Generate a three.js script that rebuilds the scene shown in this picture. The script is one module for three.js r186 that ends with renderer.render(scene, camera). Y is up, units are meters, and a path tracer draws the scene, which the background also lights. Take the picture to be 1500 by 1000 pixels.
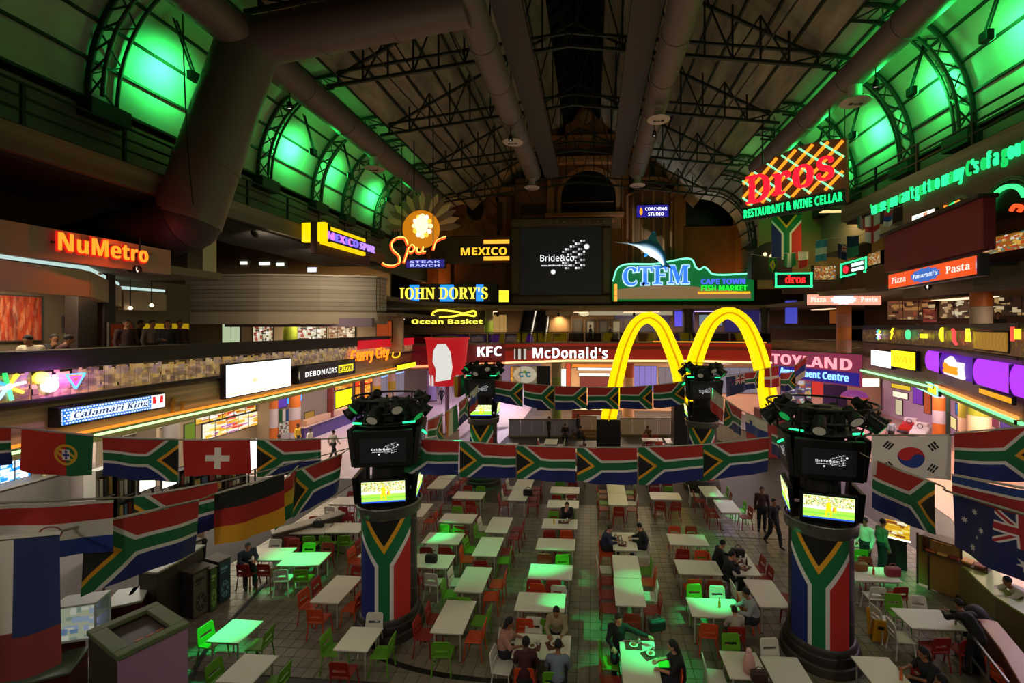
import * as THREE from 'three';
import { RoundedBoxGeometry } from 'three/addons/geometries/RoundedBoxGeometry.js';
import { mergeGeometries } from 'three/addons/utils/BufferGeometryUtils.js';
import { TextGeometry } from 'three/addons/geometries/TextGeometry.js';
import { FontLoader } from 'three/addons/loaders/FontLoader.js';
import { MarchingCubes } from 'three/addons/objects/MarchingCubes.js';
import { RectAreaLightUniformsLib } from 'three/addons/lights/RectAreaLightUniformsLib.js';
RectAreaLightUniformsLib.init();

// ---------- camera, exposure, sky ----------
const scene = new THREE.Scene();
const F = 660, CX = 820, CY = 480, EYE = 8, YAW = Math.atan(47 / 660);
const camera = new THREE.PerspectiveCamera(2 * Math.atan(500 / F) * 180 / Math.PI, 1.5, 0.1, 200);
camera.position.set(0, EYE, 0);
camera.rotation.y = YAW;
camera.setViewOffset(1500, 1000, 750 - CX, 500 - CY, 1500, 1000);
const renderer = new THREE.WebGLRenderer({ antialias: true });
renderer.toneMapping = THREE.LinearToneMapping;
renderer.toneMappingExposure = 1.0;
renderer.shadowMap.enabled = true;
scene.background = new THREE.Color(0x000000);

// ---------- fill lamps added for the hall ----------
function spot(pos, to, color, cd, angle, pen = 0.6, size = 4, name = 'lamp') {
  const l = new THREE.SpotLight(color, cd, 0, angle, pen, 2);
  l.name = name; l.position.set(...pos); l.target.position.set(...to);
  l.castShadow = true; l.shadow.radius = size;
  scene.add(l); scene.add(l.target);
}
function area(pos, w, h, color, nits, rx = -Math.PI / 2, ry = 0) {
  const l = new THREE.RectAreaLight(color, nits, w, h);
  l.position.set(...pos); l.rotation.set(rx, ry, 0, 'YXZ'); scene.add(l);
}
// added fill lamps, fitted as downlights and track lamps: [position, target, colour, candela, angle, name, label]
const FILL_LAMPS = [
  ...[[-4, -12], [3, -12], [-4, -22], [3, -22], [-11.2, -16], [9.6, -16]].map(([x, z], i) => [[x, i < 4 ? 17.2 : 16.1, z], [x * 0.85, 0, z], 0xeef2d4, 17, 0.95, 'downlight', `small round fill lamp added under the ${['left inner duct, nearer', 'right inner duct, nearer', 'left inner duct, farther', 'right inner duct, farther', 'left outer duct', 'right outer duct'][i]}`]),  // overhead fill added for tables and floor
  ...[-9, -3, 3, 9].map((x, i) => [[x, 9.3, 0.9], [x * 0.9, 3.2, -11], 0xfff0dc, 54, 0.85, 'added_track_lamp', `added fill lamp over the gallery of the camera, ${['leftmost', 'second from left', 'second from right', 'rightmost'][i]}`]),  // fill from behind the camera, added to brighten the flag fronts
  ...[-7, -15].map((z, i) => [[10.5, 9.3, z], [-12.6, 8.4, z - 1], 0xffe8cc, 72, 0.75, 'added_track_lamp', `added fill lamp on the right gallery front, ${['nearer', 'farther'][i]} one`]),  // cross-hall fill added to brighten the left fascia and beams
  ...[-7, -11.5].map((z, i) => [[-12.36, 9.6, z], [11, 9.2, z - 4], 0xffe8cc, 60, 0.75, 'added_track_lamp', `added fill lamp on the left cinema beam, ${['nearer', 'farther'][i]} one`]),  // added counterpart washing the right side
  ...[-16.2, -20].map((z, i) => [[-12.7, 11.5, z], [-16.2, 9.2, -25], 0xffeccc, 60, 0.9, 'added_track_lamp', `added fill lamp under the left walkway beam, ${['nearer', 'farther'][i]} one`]),  // added to brighten the boarded terrace parapet
  ...[-8, -2.8, 3.5].map((x, i) => [[x, 9.0, -37.95], [x, 7.2, -39.4], 0xffe0b0, 26, 1.0, 'downlight', `small fill lamp added at the edge of the back gallery, ${['left', 'before the screen pier', 'right'][i]} one`]),  // added to brighten the screen pier and back gallery
];
for (const [p, t, c, cd, a, n] of FILL_LAMPS) spot(p, t, c, cd, a, 1, 8, n);
// ---------- helpers ----------
const font = await new FontLoader().loadAsync('fonts/droid/droid_sans_bold.typeface.json');
const serif = await new FontLoader().loadAsync('fonts/droid/droid_serif_bold.typeface.json');
let seed = 12345;
const rnd = () => { seed = (seed * 1664525 + 1013904223) >>> 0; return seed / 4294967296; };
const pick = (a) => a[Math.floor(rnd() * a.length)];
const FW = new THREE.Vector3(-Math.sin(YAW), 0, -Math.cos(YAW)), RT = new THREE.Vector3(Math.cos(YAW), 0, -Math.sin(YAW));
const ray = (px, py) => FW.clone().addScaledVector(RT, (px - CX) / F).add(new THREE.Vector3(0, (CY - py) / F, 0));
const eyeP = new THREE.Vector3(0, EYE, 0);
const P = (px, py, Z) => { const d = ray(px, py); return d.multiplyScalar(-Z / d.z).add(eyeP); };      // the point of a sight line at hall depth Z
const PY = (px, py, y) => { const d = ray(px, py); return d.multiplyScalar((y - EYE) / d.y).add(eyeP); };
const PX = (px, py, x) => { const d = ray(px, py); return d.multiplyScalar(x / d.x).add(eyeP); };
const PD = (px, py, D) => ray(px, py).multiplyScalar(D).add(eyeP);                                    // ... at a distance D along the view
const names = new Map();
function numbered(n) { const k = names.get(n) ?? 0; names.set(n, k + 1); return k ? n + '_' + String(k).padStart(3, '0') : n; }
const shade = (o) => { o.traverse((c) => { if (c.isMesh) { c.castShadow = true; c.receiveShadow = true; } }); return o; };
function tag(o, label, category, group, kind) {
  if (label) o.userData.label = label; if (category) o.userData.category = category;
  if (group) o.userData.group = group; if (kind) o.userData.kind = kind; return o;
}
function thing(name, label, category, pos = [0, 0, 0], turn = 0, group) {
  const g = new THREE.Group(); g.name = numbered(name); g.position.set(...pos); g.rotation.y = turn; scene.add(g);
  return tag(g, label, category, group);
}
function part(name, geo, mat, parent, label) {
  const m = new THREE.Mesh(Array.isArray(geo) ? merge(geo) : geo, mat); m.name = numbered(name); m.castShadow = m.receiveShadow = true;
  if (label) m.userData.label = label; parent.add(m); return m;
}
function struct(name, geo, mat, parent = scene) {
  const m = part(name, geo, mat, parent); if (parent === scene) m.userData.kind = 'structure'; return m;
}
function merge(list) {
  list = list.map((g) => { g = g.index ? g.toNonIndexed() : g; for (const k of Object.keys(g.attributes)) if (!['position', 'normal', 'uv'].includes(k)) g.deleteAttribute(k);
    if (!g.attributes.uv) g.setAttribute('uv', new THREE.BufferAttribute(new Float32Array(g.attributes.position.count * 2), 2)); return g; });
  return mergeGeometries(list);
}
const box = (w, h, d, x = 0, y = 0, z = 0, ry = 0, rx = 0, rz = 0) => {
  const g = new THREE.BoxGeometry(w, h, d); if (rx) g.rotateX(rx); if (rz) g.rotateZ(rz); if (ry) g.rotateY(ry); return g.translate(x, y, z); };
const rbox = (w, h, d, r = 0.015, x = 0, y = 0, z = 0, ry = 0) => {
  const g = new RoundedBoxGeometry(w, h, d, 1, Math.min(r, w / 2.2, h / 2.2, d / 2.2)); if (ry) g.rotateY(ry); return g.translate(x, y, z); };
const V = (x, y, z) => new THREE.Vector3(x, y, z);
function bar(a, b, r, r2 = r, seg = 6) {
  const d = b.clone().sub(a), g = new THREE.CylinderGeometry(r2, r, d.length(), seg);
  g.applyQuaternion(new THREE.Quaternion().setFromUnitVectors(V(0, 1, 0), d.clone().normalize()));
  return g.translate((a.x + b.x) / 2, (a.y + b.y) / 2, (a.z + b.z) / 2);
}
function beam(a, b, w, h) {                                                          // a square bar between two points
  const d = b.clone().sub(a), L = d.length(), g = new THREE.BoxGeometry(w, h, L);
  const m = new THREE.Matrix4().lookAt(V(0, 0, 0), d, Math.abs(d.y) > 0.99 * L ? V(1, 0, 0) : V(0, 1, 0)); g.applyMatrix4(m);
  return g.translate((a.x + b.x) / 2, (a.y + b.y) / 2, (a.z + b.z) / 2);
}
const tube = (pts, r, seg = 24, rs = 6, closed = false) => new THREE.TubeGeometry(new THREE.CatmullRomCurve3(pts, closed), seg, r, rs, closed);
const lathe = (pts, seg = 24) => new THREE.LatheGeometry(pts.map(([x, y]) => new THREE.Vector2(x, y)), seg);
const ext = (shape, depth, bevel = 0) => new THREE.ExtrudeGeometry(shape, { depth, bevelEnabled: bevel > 0, bevelThickness: bevel, bevelSize: bevel, bevelSegments: 1, curveSegments: 10 });
const poly = (pts) => new THREE.Shape(pts.map(([x, y]) => new THREE.Vector2(x, y)));

// ---------- materials ----------
const mats = new Map();
function M(color, rough = 0.7, metal = 0, extra) {
  const k = color + '|' + rough + '|' + metal + (extra ? JSON.stringify(extra) : '');
  if (!mats.has(k)) mats.set(k, new THREE.MeshStandardMaterial({ color: new THREE.Color(color), roughness: rough, metalness: metal, ...extra }));
  return mats.get(k);
}
function E(color, k = 1, base = '#111111') {
  const key = 'E' + color + k + base;
  if (!mats.has(key)) mats.set(key, new THREE.MeshStandardMaterial({ color: new THREE.Color(base), emissive: new THREE.Color(color), emissiveIntensity: k, roughness: 0.6 }));
  return mats.get(key);
}
function canvasTex(w, h, draw, rep) {
  const c = document.createElement('canvas'); c.width = w; c.height = h; const g = c.getContext('2d'); draw(g, w, h);
  const t = new THREE.CanvasTexture(c); t.colorSpace = THREE.SRGBColorSpace; t.magFilter = THREE.LinearFilter;
  if (rep) { t.wrapS = t.wrapT = THREE.RepeatWrapping; t.repeat.set(...rep); } return t;
}
function noiseTex(n, base, amp, rep, blob = 0, seedN = 7) {
  let s = seedN; const r = () => { s = (s * 1664525 + 1013904223) >>> 0; return s / 4294967296; };
  const lay = [4, 9, 19, 43, 96].map((k) => ({ k, v: Array.from({ length: k * k }, r) }));
  const d = new Uint8Array(n * n * 4), c = new THREE.Color(base);
  const val = (l, u, v) => { const x = u * l.k, y = v * l.k, x0 = Math.floor(x), y0 = Math.floor(y), fx = x - x0, fy = y - y0, q = (a, b) => l.v[(b % l.k) * l.k + (a % l.k)];
    return (q(x0, y0) * (1 - fx) + q(x0 + 1, y0) * fx) * (1 - fy) + (q(x0, y0 + 1) * (1 - fx) + q(x0 + 1, y0 + 1) * fx) * fy; };
  for (let y = 0; y < n; y++) for (let x = 0; x < n; x++) {
    let a = 0, w = 0; lay.forEach((l, i) => { const g = i < 2 ? 1 + blob : 0.7; a += g * val(l, x / n, y / n); w += g; });
    const f = 1 + amp * (a / w - 0.5) * 2, o = (y * n + x) * 4; const srgb = c.clone().convertLinearToSRGB();
    d[o] = Math.max(0, Math.min(255, 255 * srgb.r * f)); d[o + 1] = Math.max(0, Math.min(255, 255 * srgb.g * f)); d[o + 2] = Math.max(0, Math.min(255, 255 * srgb.b * f)); d[o + 3] = 255;
  }
  const t = new THREE.DataTexture(d, n, n); t.colorSpace = THREE.SRGBColorSpace; t.magFilter = THREE.LinearFilter; t.wrapS = t.wrapT = THREE.RepeatWrapping; t.repeat.set(...rep); t.needsUpdate = true; return t;
}
function MT(tex, rough = 0.8, extra) { return new THREE.MeshStandardMaterial({ map: tex, roughness: rough, ...extra }); }
function ET(tex, k = 1) { return new THREE.MeshStandardMaterial({ color: 0x050505, emissive: 0xffffff, emissiveMap: tex, emissiveIntensity: k, roughness: 0.5 }); }

// ---------- signs ----------
// a frame in the world from pixels: left edge (x, top y, bottom y) at depth, right edge x and top y (or depth)
function frame(xl, yt, yb, D, xr, ytr, Dr) {
  const a = PD(xl, yt, D), b = PD(xl, yb, D);
  const DR = Dr ?? (ytr === undefined || ytr === null ? D : D * (CY - yt) / (CY - ytr));
  const c = PD(xr, yt, DR); c.y = a.y;
  const w = Math.hypot(c.x - a.x, c.z - a.z), h = a.y - b.y;
  return { w, h, pos: [(a.x + c.x) / 2, b.y, (a.z + c.z) / 2], turn: Math.atan2(-(c.z - a.z), c.x - a.x) };
}
// a sign of depth d: housing and lit face (both parts); returns the group, its face at z = 0, origin at the bottom centre
function signBox(name, label, f, face, opt = {}) {
  const d = opt.d ?? 0.18, g = thing(name, label, opt.category ?? 'sign', f.pos, f.turn, opt.group), e = opt.edge ?? 0.05;
  part('housing', [rbox(f.w, f.h, d, 0.03, 0, f.h / 2, -d / 2 - 0.012)], opt.housing ?? M('#15120f', 0.5), g);
  if (face) { const p = new THREE.PlaneGeometry(f.w - 2 * e, f.h - 2 * e); const b = box(f.w - 2 * e, f.h - 2 * e, 0.03, 0, f.h / 2, 0.0); void p; part(opt.face ?? 'face', b, face, g); }
  return g;
}
const textCache = new Map();
function letterGeo(ch, size, depth, fnt = font, bevel = 0) {
  const k = ch + size.toFixed(3) + depth + (fnt === serif) + bevel;
  if (!textCache.has(k)) textCache.set(k, new TextGeometry(ch, { font: fnt, size, depth, curveSegments: 4, bevelEnabled: bevel > 0, bevelThickness: bevel, bevelSize: bevel, bevelSegments: 1 }));
  return textCache.get(k);
}
function adv(ch, size, fnt) { const d = fnt.data.glyphs[ch] ?? fnt.data.glyphs['?']; return d.ha * size / fnt.data.resolution; }
// raised letters, each one a part; fitted into width W, starting at x0, baseline y0
function letters(str, g, x0, y0, W, size, mat, o = {}) {
  const fnt = o.font ?? font, depth = o.depth ?? 0.06; let total = 0; for (const c of str) total += adv(c, size, fnt);
  const k = W / total; let x = x0;
  for (const c of str) {
    if (c !== ' ') { const m = part('letter', letterGeo(c, size, depth, fnt, o.bevel ?? 0), typeof mat === 'function' ? mat(c) : mat, g); m.scale.x = k; m.position.set(x, y0 + (o.rise ? o.rise * (x - x0) : 0), o.z ?? 0.02); }
    x += adv(c, size, fnt) * k;
  }
}
function fitText(g, s, x, y, w, size, fam = 'bold {}px sans-serif') { g.font = fam.replace('{}', size); const m = g.measureText(s).width; g.save(); g.translate(x, y); g.scale(w / m, 1); g.fillText(s, 0, 0); g.restore(); }

// made-up fitting for an added lamp: can, lens and bracket
function fitting(p, t, label, name = 'added_track_lamp') {
  const d = V(...t).sub(V(...p)).normalize(), g = thing(name, label, 'lamp', p), q = new THREE.Quaternion().setFromUnitVectors(V(0, -1, 0), d);
  const c = part('can', lathe([[0, 0.3], [0.07, 0.3], [0.1, 0.22], [0.11, 0.02], [0.1, 0.02], [0.09, 0.1], [0, 0.1]], 14).applyQuaternion(q), M('#1a1918', 0.5, 0.3), g); void c;
  part('lens', new THREE.CylinderGeometry(0.085, 0.085, 0.01, 14).translate(0, 0.09, 0).applyQuaternion(q), E('#fff0d8', 1.2), g); part('bracket', bar(V(0, 0.2, 0), V(0, 0.85, 0), 0.02), M('#1a1918', 0.5, 0.3), g);
}
for (const [p, t, , , , n, label] of FILL_LAMPS) fitting(p, t, label, n);
// ---------- the setting: floors, walls, fascias ----------
const tFloor = noiseTex(256, '#6f6858', 0.35, [1, 1], 0.6, 3);
const mFloor = MT(noiseTex(256, '#3d3a33', 0.3, [8, 8], 0.5, 5), 0.55);
const mBeige = M('#a08e74', 0.8), mBeigeD = M('#6e5f4c', 0.85), mDark = M('#17120f', 0.8), mBlack = M('#0c0b0b', 0.6), mStone = MT(noiseTex(256, '#6b5c48', 0.6, [0.35, 0.35], 1, 11), 0.85);
const mMaroon = M('#5a1512', 0.6), mRail = M('#1f1914', 0.55), mSteel = M('#8a8a8a', 0.35, 0.8), mBlackMetal = M('#141414', 0.45, 0.3), mGreyMetal = M('#55504c', 0.5, 0.2);
const glass = new THREE.MeshPhysicalMaterial({ color: 0xffffff, roughness: 0.02, transmission: 1, thickness: 0, ior: 1.45 });
const slab = (outer, holes, y0, y1) => { const s = poly(outer); for (const h of holes) s.holes.push(new THREE.Path(h.map(([x, y]) => new THREE.Vector2(x, y)))); return ext(s, y1 - y0).rotateX(-Math.PI / 2).translate(0, y0, 0); };
const wallSeg = (a, b, y0, y1, t = 0.2, off = 0) => {               // wall along plan points [X, Z], pushed outwards by off
  const dx = b[0] - a[0], dz = -(b[1] - a[1]), L = Math.hypot(dx, dz), ang = Math.atan2(-dz, dx), n = [-Math.sin(-ang) , Math.cos(ang)];
  const g = box(L + t * 0.5, y1 - y0, t, 0, 0, 0, ang); return g.translate((a[0] + b[0]) / 2 + Math.sin(ang) * off, (y0 + y1) / 2, -(a[1] + b[1]) / 2 + Math.cos(ang) * off); };
const OUT = [[-28, -3], [-28, 64], [31, 64], [31, -3]];
const RIM = [[-12.5, -2.9], [-12.5, 30.5], [-6.7, 34.5], [-2, 37.2], [8, 37.6], [13.9, 36], [16.9, 29.5], [15.2, 21], [12, 13.5], [10.8, 8], [10.8, -2.9]];
const floorM = struct('floor', box(59, 0.2, 67, 1.5, -0.1, -30.5), mFloor);
struct('floor', slab(OUT, [RIM], 6.22, 6.5), mBeigeD);
struct('ceiling', slab(OUT, [RIM], 5.12, 5.26), mBeige);
const RIM3 = [[-12.5, -2.9], [-12.5, 14.4], [-23.5, 14.4], [-23.5, 24.4], [-11.9, 25.4], [-11.9, 31], [-8, 36.2], [-2, 37.6], [14, 37.6], [14.6, 30], [11.4, 24.5], [13.6, 19.4], [10.6, 16.2], [10.6, -2.9]];
struct('floor', slab(OUT, [RIM3], 9.62, 9.85), M('#7c6c58', 0.85));
struct('wall_left', box(0.3, 33, 67, -28.15, 16.4, -30.5), M('#3a3028', 0.9));
struct('wall_right', box(0.3, 33, 67, 31.15, 16.4, -30.5), M('#3a3028', 0.9));
struct('wall_back', box(59.6, 33, 0.3, 1.5, 16.4, -64.15), M('#2a211a', 0.9));
struct('wall_front', box(59.6, 33, 0.3, 1.5, 16.4, 3.15), M('#2a2621', 0.9));

// floor tiles: the 300 that show largest as parts, the rest as stuff
{
  const T = 0.3, spots = [];
  const cam2 = (x, z) => { const v = V(x, 0, z).sub(eyeP), d = v.dot(FW); return [CX + F * v.dot(RT) / d, CY - F * v.y / d, d]; };
  for (let i = -42; i < 48; i++) for (let j = 33; j < 68; j++) {
    const x = i * T + 0.1, z = -j * T - 0.1, [px, py, d] = cam2(x, z);
    if (px < -30 || px > 1530 || py > 1030 || x < -13 || x > 11.6) continue;
    spots.push([x, z, d]);
  }
  spots.sort((a, b) => a[2] - b[2]);
  const tg = new THREE.BoxGeometry(T - 0.014, 0.012, T - 0.014);
  { const uv = tg.attributes.uv; for (let i = 0; i < uv.count; i++) uv.setXY(i, uv.getX(i) * 0.3, uv.getY(i) * 0.3); }
  const tm = ['#7d7562', '#857b66', '#756d5b', '#80796a'].map((c, i) => MT(noiseTex(64, c, 0.22, [1, 1], 0.5, 21 + i), 0.34));
  spots.slice(0, 300).forEach(([x, z], i) => { const m = part('floor_tile', tg, tm[Math.floor(rnd() * 4)], floorM); m.position.set(x, 0.006, z); });
  const rest = spots.slice(300), im = new THREE.InstancedMesh(tg, MT(noiseTex(64, '#ffffff', 0.2, [1, 1], 0.5, 31), 0.34), rest.length);
  im.name = 'floor_tiles'; im.userData.kind = 'stuff'; im.receiveShadow = true; const q = new THREE.Matrix4(), tc = ['#7d7562', '#857b66', '#756d5b', '#80796a'].map((c) => new THREE.Color(c));
  rest.forEach(([x, z], i) => { im.setMatrixAt(i, q.makeTranslation(x, 0.006, z)); im.setColorAt(i, tc[Math.floor(rnd() * 4)]); });
  floorM.add(im);
  // dark inlaid bands on the floor
  const inlay = (pts, w) => { const c = new THREE.CatmullRomCurve3(pts.map(([x, y]) => PY(x, y, 0.013))), n = 24, pos = [], idx = []; for (let i = 0; i <= n; i++) { const p = c.getPoint(i / n), t = c.getTangent(i / n), s = V(-t.z, 0, t.x).normalize().multiplyScalar(w / 2);
      pos.push(p.x - s.x, 0.006, p.z - s.z, p.x - s.x, 0.02, p.z - s.z, p.x + s.x, 0.02, p.z + s.z, p.x + s.x, 0.006, p.z + s.z); if (i) for (let k = 0; k < 3; k++) { const a = (i - 1) * 4 + k, b = i * 4 + k; idx.push(a, a + 1, b, a + 1, b + 1, b); } }
    const g = new THREE.BufferGeometry(); g.setAttribute('position', new THREE.Float32BufferAttribute(pos, 3)); g.setIndex(idx); g.computeVertexNormals(); return g; };
  const mIn = M('#0d0c0a', 0.5);
  struct('trim_1', inlay([[405, 835], [387, 856], [358, 888], [331, 917], [300, 955], [275, 1000]], 0.12), mIn);
  struct('trim_2', inlay([[552, 961], [590, 975], [640, 987], [700, 995], [735, 997], [790, 1000]], 0.14), mIn);
  struct('trim_3', inlay([[505, 811], [470, 803], [430, 800]], 0.06), mIn);
  struct('trim_4', inlay([[1085, 787], [1120, 789], [1150, 790]], 0.06), mIn);
  struct('trim_5', inlay([[610, 747], [640, 747], [668, 748]], 0.06), mIn);
}
// left fascia and parapet between the shop level and the gallery
{
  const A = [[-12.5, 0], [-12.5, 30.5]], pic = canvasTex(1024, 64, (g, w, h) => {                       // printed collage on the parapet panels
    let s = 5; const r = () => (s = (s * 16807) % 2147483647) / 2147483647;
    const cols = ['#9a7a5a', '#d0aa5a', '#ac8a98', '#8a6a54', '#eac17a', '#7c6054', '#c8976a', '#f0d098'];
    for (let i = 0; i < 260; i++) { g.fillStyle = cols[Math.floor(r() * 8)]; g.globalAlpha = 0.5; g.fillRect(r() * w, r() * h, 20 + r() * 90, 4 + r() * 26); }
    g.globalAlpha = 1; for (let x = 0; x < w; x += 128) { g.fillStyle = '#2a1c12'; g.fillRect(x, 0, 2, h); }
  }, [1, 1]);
  const mPic = MT(pic, 0.25, { emissive: 0xffffff, emissiveMap: pic, emissiveIntensity: 0.3 });  // glow put into the print, standing for the neon light on it
  const f = struct('wall_left', wallSeg([-12.5, 0], [-12.5, 30.5], 5.35, 6.33, 0.25, -0.13), MT(noiseTex(256, '#a88e70', 0.6, [1, 1], 1, 13), 0.4));
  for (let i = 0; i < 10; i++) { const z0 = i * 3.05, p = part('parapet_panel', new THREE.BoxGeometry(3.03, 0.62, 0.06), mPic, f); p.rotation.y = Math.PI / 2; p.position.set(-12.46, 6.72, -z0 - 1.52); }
  part('ledge', box(0.4, 0.07, 30.5, -12.5, 6.37, -15.25), mRail, f);
  part('parapet_core', box(0.16, 1.1, 30.5, -12.6, 6.95, -15.25), mBeigeD, f);
  part('top_rail', [box(0.5, 0.14, 30.5, -12.52, 7.42, -15.25), box(0.3, 0.3, 30.5, -12.5, 7.2, -15.25)], mRail, f);
}
// back and right fascias
{
  const seg = (i, y0, y1, t, off) => wallSeg(RIM[i], RIM[i + 1], y0, y1, t, off);
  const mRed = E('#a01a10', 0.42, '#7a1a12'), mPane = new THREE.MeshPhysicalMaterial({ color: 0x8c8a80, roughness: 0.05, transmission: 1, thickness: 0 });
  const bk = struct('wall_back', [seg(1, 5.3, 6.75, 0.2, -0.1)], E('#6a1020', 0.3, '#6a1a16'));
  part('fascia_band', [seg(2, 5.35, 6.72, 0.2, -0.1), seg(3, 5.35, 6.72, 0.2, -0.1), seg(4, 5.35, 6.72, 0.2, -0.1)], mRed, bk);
  part('fascia_top', [seg(1, 6.72, 6.84, 0.3, -0.1), seg(2, 6.72, 6.84, 0.3, -0.1), seg(3, 6.72, 6.84, 0.3, -0.1), seg(4, 6.72, 6.84, 0.3, -0.1)], mBeigeD, bk);
  for (const i of [1, 2, 3, 4]) { const a = RIM[i], b = RIM[i + 1], n = Math.round(Math.hypot(b[0] - a[0], b[1] - a[1]) / 1.4);
    for (let k = 0; k < n; k++) { const L = (t) => [a[0] + (b[0] - a[0]) * t, a[1] + (b[1] - a[1]) * t]; part('balustrade_pane', wallSeg(L((k + 0.04) / n), L((k + 0.96) / n), 6.88, 7.55, 0.012, -0.1), mPane, bk); const p = L(k / n); part('post', box(0.05, 0.8, 0.05, p[0], 7.2, -p[1] - 0.1), mBlackMetal, bk); } }
  part('handrail', [1, 2, 3, 4].map((i) => seg(i, 7.6, 7.67, 0.09, -0.1)), mRail, bk);
  const rt = struct('wall_right', [5, 6, 7, 8, 9].map((i) => seg(i, 5.36, 7.12, 0.2, -0.1)), MT(noiseTex(256, '#7c6450', 0.5, [1, 1], 1, 17), 0.4));
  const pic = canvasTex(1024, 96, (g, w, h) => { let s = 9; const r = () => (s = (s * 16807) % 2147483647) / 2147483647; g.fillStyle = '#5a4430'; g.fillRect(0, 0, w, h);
    const cols = ['#8a6a3a', '#a8842a', '#6a4a3a', '#4a3a34', '#b0904a']; for (let i = 0; i < 160; i++) { g.fillStyle = cols[Math.floor(r() * 5)]; g.globalAlpha = 0.5; g.fillRect(r() * w, r() * h, 15 + r() * 60, 5 + r() * 30); } }), mPic = MT(pic, 0.3, { emissive: 0xffffff, emissiveMap: pic, emissiveIntensity: 0.35 });  // this print glows too, in place of neon light falling on it
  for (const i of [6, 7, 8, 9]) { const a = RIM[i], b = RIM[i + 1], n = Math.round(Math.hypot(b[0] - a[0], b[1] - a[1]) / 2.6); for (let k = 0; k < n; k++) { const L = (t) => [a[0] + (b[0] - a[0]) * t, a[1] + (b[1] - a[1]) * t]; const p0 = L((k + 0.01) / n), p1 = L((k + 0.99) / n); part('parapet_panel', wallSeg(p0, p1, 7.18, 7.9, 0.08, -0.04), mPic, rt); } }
  part('top_rail', [5, 6, 7, 8, 9].map((i) => seg(i, 7.92, 8.14, 0.4, -0.1)), mRail, rt);
  part('ledge', [5, 6, 7, 8, 9].map((i) => seg(i, 7.1, 7.17, 0.36, -0.05)), mRail, rt);
}
// gallery level, left: lobby under the cinema fascia
{
  const w = struct('wall_left', [box(0.2, 3.2, 9, -16.2, 8.1, -12.5), box(6, 3.2, 0.2, -19.5, 8.1, -14.6)], mBeigeD);
  struct('trim_6', [box(0.35, 0.72, 13.3, -12.62, 9.93, -5.85)], M('#a38e76', 0.8));
}
// walkways along the coves: stone beam, slab, railing
function walkway(side, X, y) {
  const s = side === 'left' ? -1 : 1, L = side === 'left' ? 27.5 : 21, c = 1 - L / 2;
  const b = struct('wall_' + side, box(0.5, 0.62, L, X + s * 0.25, y - 0.31, c), mStone);
  part('walkway_slab', box(2.4, 0.16, L, X + s * 1.3, y - 0.02, c), M('#2a2622', 0.8), b);
  part('soffit', box(3.4, 0.1, L, X + s * 1.9, y - 0.66, c), mDark, b);
  part('back_wall', box(0.2, 1.9, 40, X + s * 2.3, y + 0.9, -19), M('#6c6658', 0.85), b);
  const r = thing('safety_railing', side === 'left' ? 'dark metal safety railing on the walkway under the left green cove' : 'dark metal safety railing on the walkway under the right green cove', 'railing', [X, y + 0.06, 0]);
  for (let z = 0.4; z < L - 1; z += 2.2) part('post', box(0.07, 0.95, 0.07, s * 0.2, 0.47, -z), mBlackMetal, r);
  for (const h of [0.35, 0.65, 0.95]) part('rail', box(0.05, 0.05, L - 1.2, s * 0.2, h, -L / 2 + 0.6), mBlackMetal, r);
}
walkway('left', -12.5, 12.45); walkway('right', 10.6, 13.1);
struct('wall_right', box(0.25, 3.5, 16.6, 10.73, 10.75, -7.9), M('#77604c', 0.85));        // beige wall carrying the green neon line

// ---------- roof ----------
const mRoof = MT(noiseTex(256, '#8a8068', 0.35, [6, 6], 1, 41), 0.9), mTruss = M('#2c3326', 0.6, 0.3);
const RX = -0.95, RIDGE = 28.6, EAVE = 18.9, HW = 10.1;
{
  const L = 48, th = Math.atan2(RIDGE - EAVE, HW), sl = Math.hypot(RIDGE - EAVE, HW);
  const roof = struct('ceiling', [-1, 1].map((s) => { const w = sl - 2.4, c = (2.4 + sl) / 2 - 0; const mid = s * (1.75 + (HW - 1.75) / 2), y = EAVE + (HW - Math.abs(mid)) / HW * (RIDGE - EAVE);
    const g = box((HW - 1.75) / Math.cos(th), 0.12, L, 0, 0, 0, 0, 0, -s * th); return g.translate(RX + mid, y, -L / 2 + 3); }), mRoof);
  // purlins on the underside
  for (const s of [-1, 1]) for (let k = 1; k < 9; k++) { const d = 1.75 + (HW - 1.75) * k / 9, y = EAVE + (HW - d) / HW * (RIDGE - EAVE) - 0.16; part('purlin', box(0.09, 0.14, L, RX + s * d, y, -L / 2 + 3), mTruss, roof); }
  // louvred ridge light
  const y0 = RIDGE - 1.75 * Math.tan(th);
  for (const s of [-1, 1]) for (let k = 0; k < 34; k++) part('louvre', box(2.3, 0.05, 0.5, RX + s * 0.88, RIDGE - 0.84, 2 - k * 1.36, 0, 0.5, -s * th), M('#1c1512', 0.7), roof);
  part('ridge_beam', box(0.22, 0.4, L, RX, RIDGE - 0.1, -L / 2 + 3), mBlackMetal, roof);
  part('ridge_cover', [-1, 1].map((s) => box(2.5, 0.05, L, RX + s * 0.9, RIDGE - 0.45, -L / 2 + 3, 0, 0, -s * th)), M('#0a0a0c', 0.8), roof);
}
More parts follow.
